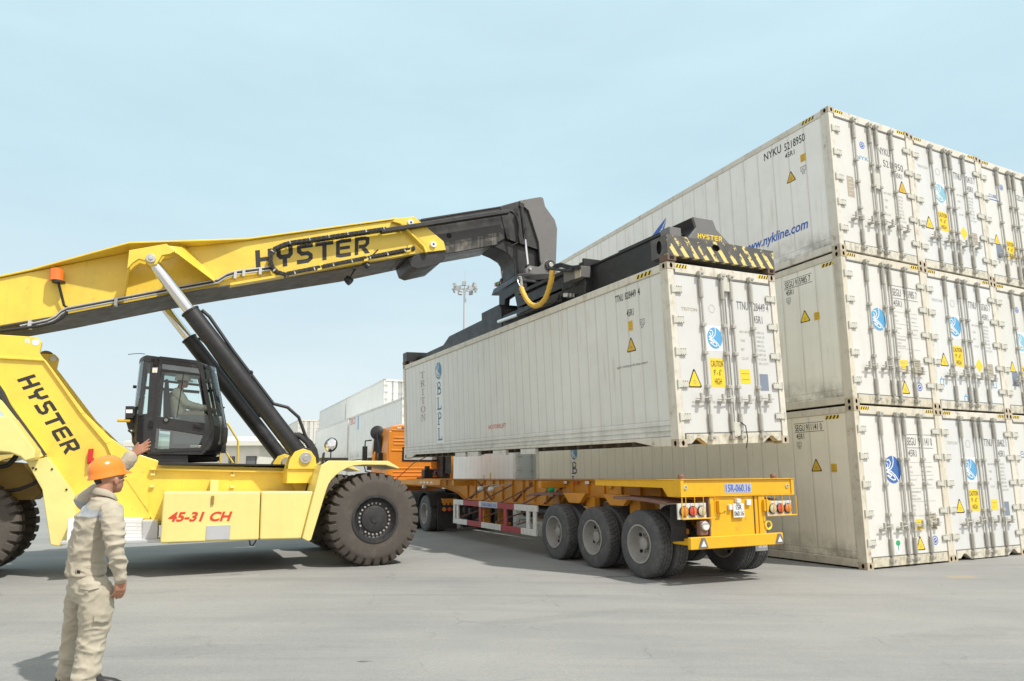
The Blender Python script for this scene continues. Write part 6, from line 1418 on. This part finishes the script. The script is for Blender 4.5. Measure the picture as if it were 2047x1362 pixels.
# ------------------------------------------------------------------ people
from mathutils import noise as mnoise
from mathutils.bvhtree import BVHTree
def ell(mb, c, a, b, d, n=14, m=10):
    """ellipsoid with half-axis vectors a, b, d"""
    c, a, b, d = map(Vector, (c, a, b, d)); pts = []
    for j in range(1, m):
        ph = math.pi*j/m
        for i in range(n):
            t_ = 2*math.pi*i/n; pts.append(c + d*math.cos(ph) + (a*math.cos(t_) + b*math.sin(t_))*math.sin(ph))
    k = len(pts); pts += [c + d, c - d]
    fs = [(j*n+i, j*n+(i+1) % n, (j+1)*n+(i+1) % n, (j+1)*n+i) for j in range(m-2) for i in range(n)]
    fs += [(k, (i+1) % n, i) for i in range(n)] + [(k+1, (m-2)*n+i, (m-2)*n+(i+1) % n) for i in range(n)]
    mb.add(pts, fs)
def limb(mb, pts, rad, n=14, sub=4):
    """smooth tapering limb with rounded ends through the joints"""
    P = [Vector(p) for p in pts]; out_, rr = [], []
    for i in range(len(P)-1):
        p0, p1, p2, p3 = P[max(i-1, 0)], P[i], P[i+1], P[min(i+2, len(P)-1)]
        for k in range(sub):
            t_ = k/sub; out_.append(.5*((2*p1) + (p2-p0)*t_ + (2*p0-5*p1+4*p2-p3)*t_*t_ + (3*p1-p0-3*p2+p3)*t_**3)); rr.append(rad[i]*(1-t_) + rad[i+1]*t_)
    out_.append(P[-1]); rr.append(rad[-1])
    d0 = (out_[0]-out_[1]).normalized(); d1 = (out_[-1]-out_[-2]).normalized()
    pts2 = [out_[0] + d0*rr[0]*.8, out_[0] + d0*rr[0]*.5] + out_ + [out_[-1] + d1*rr[-1]*.5, out_[-1] + d1*rr[-1]*.8]
    r2 = [rr[0]*.35, rr[0]*.8] + rr + [rr[-1]*.8, rr[-1]*.35]
    mb.tube(pts2, r2, n)
def ovals(mb, secs, n=28, pw=2.3):
    """trunk: (centre, right half-axis, front half-axis) superellipse sections"""
    rings = []
    for c, a, b in secs:
        c, a, b = Vector(c), Vector(a), Vector(b); r_ = []
        for i in range(n):
            t_ = 2*math.pi*i/n; ct, s_ = math.cos(t_), math.sin(t_)
            r_.append(c + a*(math.copysign(abs(ct)**(2/pw), ct)) + b*(math.copysign(abs(s_)**(2/pw), s_)))
        rings.append(r_)
    mb.loft(rings)
def fuse(mb, name, mats, parent, voxel, smooth=2, disp=None, mi=None):
    """weld overlapping volumes into one continuous skin"""
    o = mb.build('tmp', [], None, smooth=0)
    md = o.modifiers.new('r', 'REMESH'); md.mode = 'VOXEL'; md.voxel_size = voxel; md.adaptivity = 0
    bpy.context.view_layer.update(); dg = bpy.context.evaluated_depsgraph_get()
    me = bpy.data.meshes.new_from_object(o.evaluated_get(dg)); bpy.data.objects.remove(o)
    bm = bmesh.new(); bm.from_mesh(me)
    for _ in range(smooth): bmesh.ops.smooth_vert(bm, verts=bm.verts, factor=.5, use_axis_x=True, use_axis_y=True, use_axis_z=True)
    bm.normal_update()
    if disp:
        off = [(v, v.normal.copy(), disp(v.co, v.normal)) for v in bm.verts]
        for v, n_, d in off: v.co += n_*d
    if mi:
        for f in bm.faces: f.material_index = mi(f.calc_center_median(), f.normal)
    bm.to_mesh(me); bm.free(); me.name = name
    for m in (mats if isinstance(mats, list) else [mats]): me.materials.append(m)
    me.shade_smooth()
    o2 = bpy.data.objects.new(name, me); COL.objects.link(o2); o2.parent = parent; return o2
def hand(mb, wrist, d, palm_n, side, L=.185, curl=.35, spread=.10, thumb_out=.8):
    """d: wrist to finger direction; palm_n: out of the palm; side: towards the thumb; unequal, bent fingers"""
    d, pn, sd = Vector(d).normalized(), Vector(palm_n).normalized(), Vector(side).normalized()
    k = L/.185; W = Vector(wrist)
    for o in (-.026, -.009, .009, .026):
        limb(mb, [W + sd*o*.7*k, W + d*.05*k + sd*o*k, W + d*.092*k + sd*o*1.1*k], [.014*k, .015*k, .0125*k], 10, 2)
    for o, ln, sp in ((.029, .072, 1), (.010, .080, .35), (-.010, .075, -.35), (-.029, .060, -1)):
        b = W + d*.090*k + sd*o*1.08*k; dd = (d + sd*spread*sp).normalized(); pts = [b]; a_ = 0
        for f in (.45, .32, .23):
            a_ += curl*(.7 + .3*(1-sp*.4)); v = dd*math.cos(a_) + pn*math.sin(a_); pts.append(pts[-1] + v*ln*f*k)
        limb(mb, pts, [.0098*k, .0092*k, .0082*k, .0068*k], 10, 2)
    t0 = W + d*.028*k + sd*.026*k; v = (d*.62 + sd*thumb_out + pn*.25).normalized(); v2 = (d*.85 + sd*thumb_out*.5 + pn*.3).normalized()
    limb(mb, [W + d*.015*k + sd*.012*k, t0, t0 + v*.034*k, t0 + v*.034*k + v2*.03*k], [.015*k, .0155*k, .012*k, .008*k], 10, 2)
def head(mb, c, f, up, s=1.0):
    """head about .225 m high: skull, jaw, nose, ears, lips, eyes set half way down; f = facing"""
    f, up = Vector(f).normalized(), Vector(up).normalized(); rt = f.cross(up).normalized(); up = rt.cross(f); c = Vector(c)
    e = lambda p, a, b, d: ell(mb, c + f*p[0]*s + rt*p[1]*s + up*p[2]*s, f*a*s, rt*b*s, up*d*s)
    e((-.012, 0, .025), .095, .076, .088); e((.025, 0, -.045), .066, .062, .066); e((.052, 0, -.085), .030, .034, .026)
    e((.040, .035, -.02), .035, .03, .035); e((.040, -.035, -.02), .035, .03, .035)
    e((.088, 0, -.020), .022, .014, .016); e((.082, 0, .0), .012, .010, .026); e((.080, 0, -.058), .012, .024, .008); e((.074, 0, .03), .016, .052, .010)
    for s_ in (1, -1): e((-.005, .076*s_, -.012), .019, .010, .032); e((.072, .03*s_, .012), .010, .014, .008)
    return f, rt, up
def helmet(c, f, up, m, name, parent, s=1.0):
    f, up = Vector(f).normalized(), Vector(up).normalized(); rt = f.cross(up).normalized(); up = rt.cross(f); c = Vector(c); mb = MB()
    rings = []; n = 40
    for z, k in ((-.008, 1.03), (-.008, 1.06), (0, 1.06), (.012, 1.0), (.05, .985), (.085, .93), (.115, .80), (.137, .58), (.148, .32), (.151, .06)):
        r_ = []
        for i in range(n):
            t_ = 2*math.pi*i/n; brim = max(0, math.cos(t_))**2*.045 if z <= .001 else 0
            ridge = .006*max(0, 1-abs(math.sin(t_))*9) if z > .06 else 0
            r_.append(c + f*((.138*k + brim)*math.cos(t_)*s) + rt*(.112*k*math.sin(t_)*s) + up*((z + ridge - (.018*max(0, math.cos(t_)) if z <= .001 else 0))*s))
        rings.append(r_)
    mb.loft(rings); h_ = mb.build(name, m, parent, smooth=50); return h_
up = Vector((0, 0, 1))
A_ = at_depth

# ---- the signaller in the foreground, seen from behind
pe = empty('person', Matrix.Identity(4), 'person in khaki work clothes and orange helmet, left arm raised towards the cab', 'person')
f = Vector((.72, .69, 0)).normalized(); rt = f.cross(up)
nb, hc = A_(205, 992, 5.22), A_(222, 958, 5.27)
sl, srh = A_(166, 1004, 5.36), A_(224, 1021, 5.08)
chest, waist, hem, pel = A_(186, 1044, 5.22), A_(176, 1105, 5.21), A_(174, 1138, 5.2), A_(181, 1166, 5.2)
el_r, wr_r = A_(230, 1094, 5.04), A_(241, 1156, 5.10)
el_l, wr_l = A_(222, 962, 5.50), A_(263, 909, 5.58)
hip_l, kn_l, an_l = A_(160, 1182, 5.28), A_(147, 1262, 5.34), A_(134, 1344, 5.36)
hip_r, kn_r, an_r = A_(197, 1184, 5.13), A_(186, 1270, 5.14), A_(171, 1348, 5.10)
for a in (an_l, an_r): a.z = .12 + .075
body = MB()
hf = Vector((.44, .89, .10)).normalized(); head(body, hc, hf, (.02, -.05, 1), 1.0)
limb(body, [nb + f*.01 - up*.03, nb.lerp(hc, .4) - f*.012, hc - f*.015 - up*.02], [.064, .060, .062], 16)
ovals(body, [(nb - up*.03, rt*.10, f*.055), (chest + up*.06, rt*.135, f*.08), (chest, rt*.13, f*.085), (waist, rt*.11, f*.08), (hem, rt*.10, f*.075), (pel, rt*.12, f*.085), (pel - up*.1, rt*.11, f*.08)])
limb(body, [sl + rt*.05, el_l, wr_l], [.042, .038, .028]); limb(body, [srh - rt*.05 - up*.03, el_r, wr_r], [.042, .038, .028])
limb(body, [hip_l, kn_l, an_l], [.085, .055, .04]); limb(body, [hip_r, kn_r, an_r], [.085, .055, .04])
hd = (A_(288, 895, 5.60) - wr_l).normalized()
hand(body, wr_l + hd*.005, hd, (.15, -.95, .1), (-.25, .05, .95), .182, .10, .12, .70)
hd2 = (A_(240, 1196, 5.12) - wr_r).normalized()
hand(body, wr_r - hd2*.01, hd2, (-.75, .2, -.1), (.45, .85, -.1), .195, .42, .03, .35)
bodyo = fuse(body, 'body', M['skin'], pe, .0052, 2)
# helmet
hl_ = helmet(hc + Vector((-.030, .0, .030)), (.46, .85, .24), (-.14, -.16, 1), M['helmet'], 'helmet', pe, .97)
mb = MB(); ell(mb, hc + Vector((-.018, .0, .018)) - hf*.008, hf*.100, hf.cross(up)*.082, up*.082); mb.build('hair', M['hair'], bodyo)
mb = MB(); mb.tube([hc + hf*.02 + hf.cross(up)*.082 + up*.0, hc + hf*.07 + hf.cross(up)*.075 + up*.012, hc + hf*.105 + hf.cross(up)*.03 + up*.01], .004, 6); mb.build('glasses', M['black'], bodyo)
# shirt
def ridge(v): return (1 - min(1, abs(mnoise.noise(v))*2.2))**2
def shirt_disp(p, n_):
    q = (p - chest); a = q.dot(rt); z = q.z; b = q.dot(f); low = max(0, min(1, (.18 - z)/.35))
    w = mnoise.noise(Vector((a*4, b*4, z*4)))*.010
    w += .013*(.4 + .6*low)*(ridge(Vector((a*3 + z*2.2, b*3, z*8.5 - a*6))) - .35)                # drag folds running from the shoulder to the hip
    w += .010*(ridge(Vector((a*6 - z*3, b*6, z*15 + a*5 + 9))) - .3)
    da = min((p - (srh + (el_r - srh)*t_)).length for t_ in (.7, .85, 1, 1.15)); 
    if da < .13: w += .007*math.sin(p.z*95 + a*30 + 3*mnoise.noise(p*9))*(1 - da/.13)                                   # sleeve crumpled round the elbow
    return w + mnoise.noise(p*34)*.003
def in_arm(p):
    ab = el_r - srh; t_ = max(0, min(1, (p - srh).dot(ab)/ab.length_squared)); return (p - (srh + ab*t_)).length < .098 and (p - srh).dot(rt) > -.085
b1, b2 = A_(148, 1003, 5.36), A_(205, 1033, 5.02); bn = (b2 - b1).cross(f).normalized()
if bn.z < 0: bn = -bn
def band(p, n_):
    return 1 if (abs((p - b1).dot(bn)) < .026 and n_.dot(f) < .2 and (p - b2).dot(rt) < .01) else 0
mb = MB()
ovals(mb, [(nb + up*.0 + f*.005, rt*.082, f*.070), (nb - up*.03, rt*.120, f*.078), (nb - up*.065 + rt*.0, rt*.172, f*.098), (chest + up*.05, rt*.182, f*.120), (chest - up*.02, rt*.176, f*.126), (waist + up*.03, rt*.158, f*.124), (waist - up*.06, rt*.150, f*.120), (hem - up*.01, rt*.156, f*.127), (hem - up*.040, rt*.156, f*.127)], pw=2.2)
limb(mb, [sl + rt*.03, sl.lerp(el_l, .5), el_l, el_l.lerp(wr_l, .5), wr_l - (wr_l-el_l).normalized()*.02], [.070, .066, .060, .057, .052], 18)
limb(mb, [srh - rt*.035 + up*.005, srh.lerp(el_r, .35), el_r, el_r.lerp(wr_r, .5), wr_r - (wr_r-el_r).normalized()*.05], [.080, .076, .064, .061, .053], 18)
limb(mb, [wr_r - (wr_r-el_r).normalized()*.075, wr_r - (wr_r-el_r).normalized()*.005], [.052, .050], 18, 2)
shirt = fuse(mb, 'shirt', [M['khaki'], M['reflective']], pe, .0075, 2, shirt_disp, band)
mb = MB(); rings = []; n = 30
for k, (r_, z, th) in enumerate(((.074, -.03, 0), (.072, .018, 0), (.074, .024, 0), (.081, .015, 0), (.096, -.020, 0), (.092, -.026, 0))):
    rings.append([nb + f*(.016 + r_*.92*math.cos(2*math.pi*i/n)) + rt*(r_*math.sin(2*math.pi*i/n)) + up*(z + .018 - .03*math.cos(2*math.pi*i/n) - .004*math.sin(6*math.pi*i/n)) for i in range(n)])
mb.loft(rings, caps=False); mb.build('collar', M['khaki'], shirt, smooth=60)
# trousers
def tr_disp(p, n_):
    h = p.z - .12; k = max(0, min(1, (.72 - h)/.55))
    w = mnoise.noise(Vector((p.x*5, p.y*5, p.z*4)))*.008
    w += .014*k*(ridge(Vector((p.x*4, p.y*4, p.z*(9 + 5*k) + p.x*5))) - .32)                      # stacked folds below the knee
    w += .008*(ridge(Vector((p.x*5 + p.z*5, p.y*5, p.z*6 - p.x*7 + 4))) - .32)
    w += .008*(ridge(Vector((p.x*9, p.y*9, p.z*16 + 2))) - .3)
    return w + mnoise.noise(p*34)*.003
mb = MB()
ovals(mb, [(hem + up*.05, rt*.140, f*.108), (hem + up*.0, rt*.148, f*.114), (hem - up*.05, rt*.152, f*.122), (pel, rt*.166, f*.130), (pel - up*.07, rt*.166, f*.126), (pel - up*.13, rt*.15, f*.10)])
limb(mb, [hip_l + up*.02, hip_l.lerp(kn_l, .5), kn_l, kn_l.lerp(an_l, .5), an_l + up*.02, an_l - up*.03], [.092, .086, .076, .072, .072, .068], 20)
limb(mb, [hip_r + up*.02, hip_r.lerp(kn_r, .45) + f*.0, kn_r, kn_r.lerp(an_r, .5), an_r + up*.02, an_r - up*.03], [.102, .110, .095, .088, .084, .077], 20)
trousers = fuse(mb, 'trousers', M['khaki2'], pe, .0085, 2, tr_disp)
bv = BVHTree.FromObject(trousers, bpy.context.evaluated_depsgraph_get()) if False else BVHTree.FromPolygons([v.co for v in trousers.data.vertices], [tuple(p.vertices) for p in trousers.data.polygons])
def patch(name, quad, m, off, parent, nx=10, ny=6, tip=0):
    a, b, c, d = [Vector(q) for q in quad]; pts, ok = [], []
    for j in range(ny+1):
        for i in range(nx+1):
            u_, v_ = i/nx, j/ny; q = (a*(1-u_) + b*u_)*(1-v_) + (d*(1-u_) + c*u_)*v_
            if tip: q.y += tip*v_*(1 - abs(2*u_-1))
            r_ = ray(q.x, q.y).normalized(); h_ = bv.ray_cast(EYE, r_)
            p = h_[0] if h_[0] else at_depth(q.x, q.y, 5.1); pts.append(p - r_*off)
    N_ = (nx+1)*(ny+1); back = [p + ray(200, 1200).normalized()*(off*.9) for p in pts]; mb = MB()
    fs = [(j*(nx+1)+i, j*(nx+1)+i+1, (j+1)*(nx+1)+i+1, (j+1)*(nx+1)+i) for j in range(ny) for i in range(nx)]
    edge = list(range(nx+1)) + [(j*(nx+1)+nx) for j in range(1, ny+1)] + [ny*(nx+1)+i for i in range(nx-1, -1, -1)] + [j*(nx+1) for j in range(ny-1, 0, -1)]
    mb.add(pts + back, fs + [(edge[k], edge[(k+1) % len(edge)], edge[(k+1) % len(edge)]+N_, edge[k]+N_) for k in range(len(edge))])
    return mb.build(name, m, parent, smooth=50)
patch('pocket_flap', [(159, 1169), (199, 1167), (198, 1176), (158, 1177)], M['khaki2'], .012, trousers, tip=4)
patch('pocket_flap', [(188, 1231), (219, 1231), (219, 1244), (187, 1244)], M['khaki2'], .013, trousers, tip=2)
patch('belt', [(138, 1136), (160, 1141), (160, 1147), (138, 1143)], M['leather'], .010, trousers)
for x in (145, 151): patch('belt_loop', [(x, 1135), (x+2.5, 1136), (x+2.5, 1149), (x, 1148)], M['khaki2'], .016, trousers, 3, 4)
def shoe(an, fd, name='shoe'):
    fd = Vector(fd).normalized(); sd_ = fd.cross(up); b = Vector((an.x, an.y, .12)) + fd*.045; mb = MB()
    S_ = lambda x, y, z: b + fd*x + sd_*y + up*z
    for z0, z1, k in ((0, .022, 1.06),):
        pl = [(-.085, -.034), (-.05, -.040), (.04, -.042), (.12, -.050), (.17, -.042), (.195, -.012), (.19, .022), (.15, .042), (.06, .038), (-.05, .037), (-.085, .030)]
        mb.loft([[S_(x*1.02, y*k, z0) for x, y in pl], [S_(x*1.02, y*k, z1) for x, y in pl]])
    mb.loft([[S_(x, y, .022) for x, y in pl], [S_(x*.97, y*.95, .05) for x, y in pl], [S_(x*.80-.01, y*.80, .075) for x, y in pl], [S_(x*.42-.02, y*.8, .095) for x, y in pl], [S_(x*.36-.02, y*.8, .115) for x, y in pl]])
    return mb.build(name, M['shoe'], pe, smooth=50)
shoe(an_l - f*.02, (.55, .84, 0)); shoe(an_r - f*.0, (.93, .36, 0))

# ---- the driver in the cab
op = empty('person', Matrix.Identity(4), 'person in white helmet and khaki shirt seated at the controls inside the black cab', 'person')
SW = lambda u_, v_, z_: SF.M @ Vector((u_, v_, z_))
fo_ = SF.M.to_3x3() @ Vector((1, 0, 0)); ro = fo_.cross(up)
hp_ = SW(u_s+.02, VC, w_s+.22); ch_ = SW(u_s-.04, VC, w_s+.55); nk = SW(u_s+.0, VC, w_s+.76)
ho = SF.M @ (S(369, 770, VC)); ho = Vector((ho.x, ho.y, ho.z)) if False else SW(u_s+.06, VC, w_s+.90)
shr, shl = ch_ + up*.14 + ro*.19, ch_ + up*.14 - ro*.19
elr, ell_ = shr + fo_*.20 - up*.22 + ro*.03, shl + fo_*.20 - up*.22 - ro*.03
wrr, wrl = SW(u_s+.52, VC-.13, w_s+.40), SW(u_s+.52, VC+.13, w_s+.40)
bd = MB(); head(bd, ho, fo_, up, .98); limb(bd, [nk - up*.05, nk.lerp(ho, .5), ho], [.06, .055, .06])
ovals(bd, [(nk - up*.06, ro*.12, fo_*.06), (ch_, ro*.16, fo_*.10), (hp_, ro*.15, fo_*.11)])
for s_, sh, e_, w_r in ((1, shr, elr, wrr), (-1, shl, ell_, wrl)):
    limb(bd, [sh, e_, w_r], [.05, .04, .028]); hand(bd, w_r, (SW(u_s+.62, VC - s_*.15, w_s+.40) - w_r), (.3, .1, -.9) if False else -up, fo_.cross(up)*(-s_), .18, .55)
    kn = hp_ + fo_*.42 + ro*(s_*.12) + up*.02; ft = SW(u_s+.55, VC - s_*.12, fl+.05); limb(bd, [hp_ + ro*(s_*.09), kn, ft], [.08, .055, .04])
bo = fuse(bd, 'body', M['skin'], op, .008, 2)
mb = MB(); ovals(mb, [(nk - up*.03, ro*.09, fo_*.07), (ch_ + up*.14, ro*.20, fo_*.11), (ch_, ro*.20, fo_*.14), (hp_ + up*.05, ro*.18, fo_*.15), (hp_, ro*.17, fo_*.14)])
for sh, e_, w_r in ((shr, elr, wrr), (shl, ell_, wrl)): limb(mb, [sh, sh.lerp(e_, .5), e_, w_r - (w_r-e_).normalized()*.03], [.085, .075, .066, .050])
fuse(mb, 'shirt', M['pale_cloth'], op, .011, 2, lambda p, n_: mnoise.noise(p*14)*.006)
mb = MB()
for s_ in (1, -1):
    kn = hp_ + fo_*.42 + ro*(s_*.12) + up*.02; ft = SW(u_s+.55, VC - s_*.12, fl+.10); limb(mb, [hp_ + ro*(s_*.09), kn, ft], [.11, .085, .065])
fuse(mb, 'trousers', M['khaki2'], op, .012, 2)
mb = MB(); ell(mb, ho - fo_*.012 + up*.022, fo_*.097, ro*.080, up*.082); mb.build('hair', M['hair'], bo)
helmet(ho + up*.035 - fo_*.01, fo_, up, M['whitehelmet'], 'helmet', op, .98)
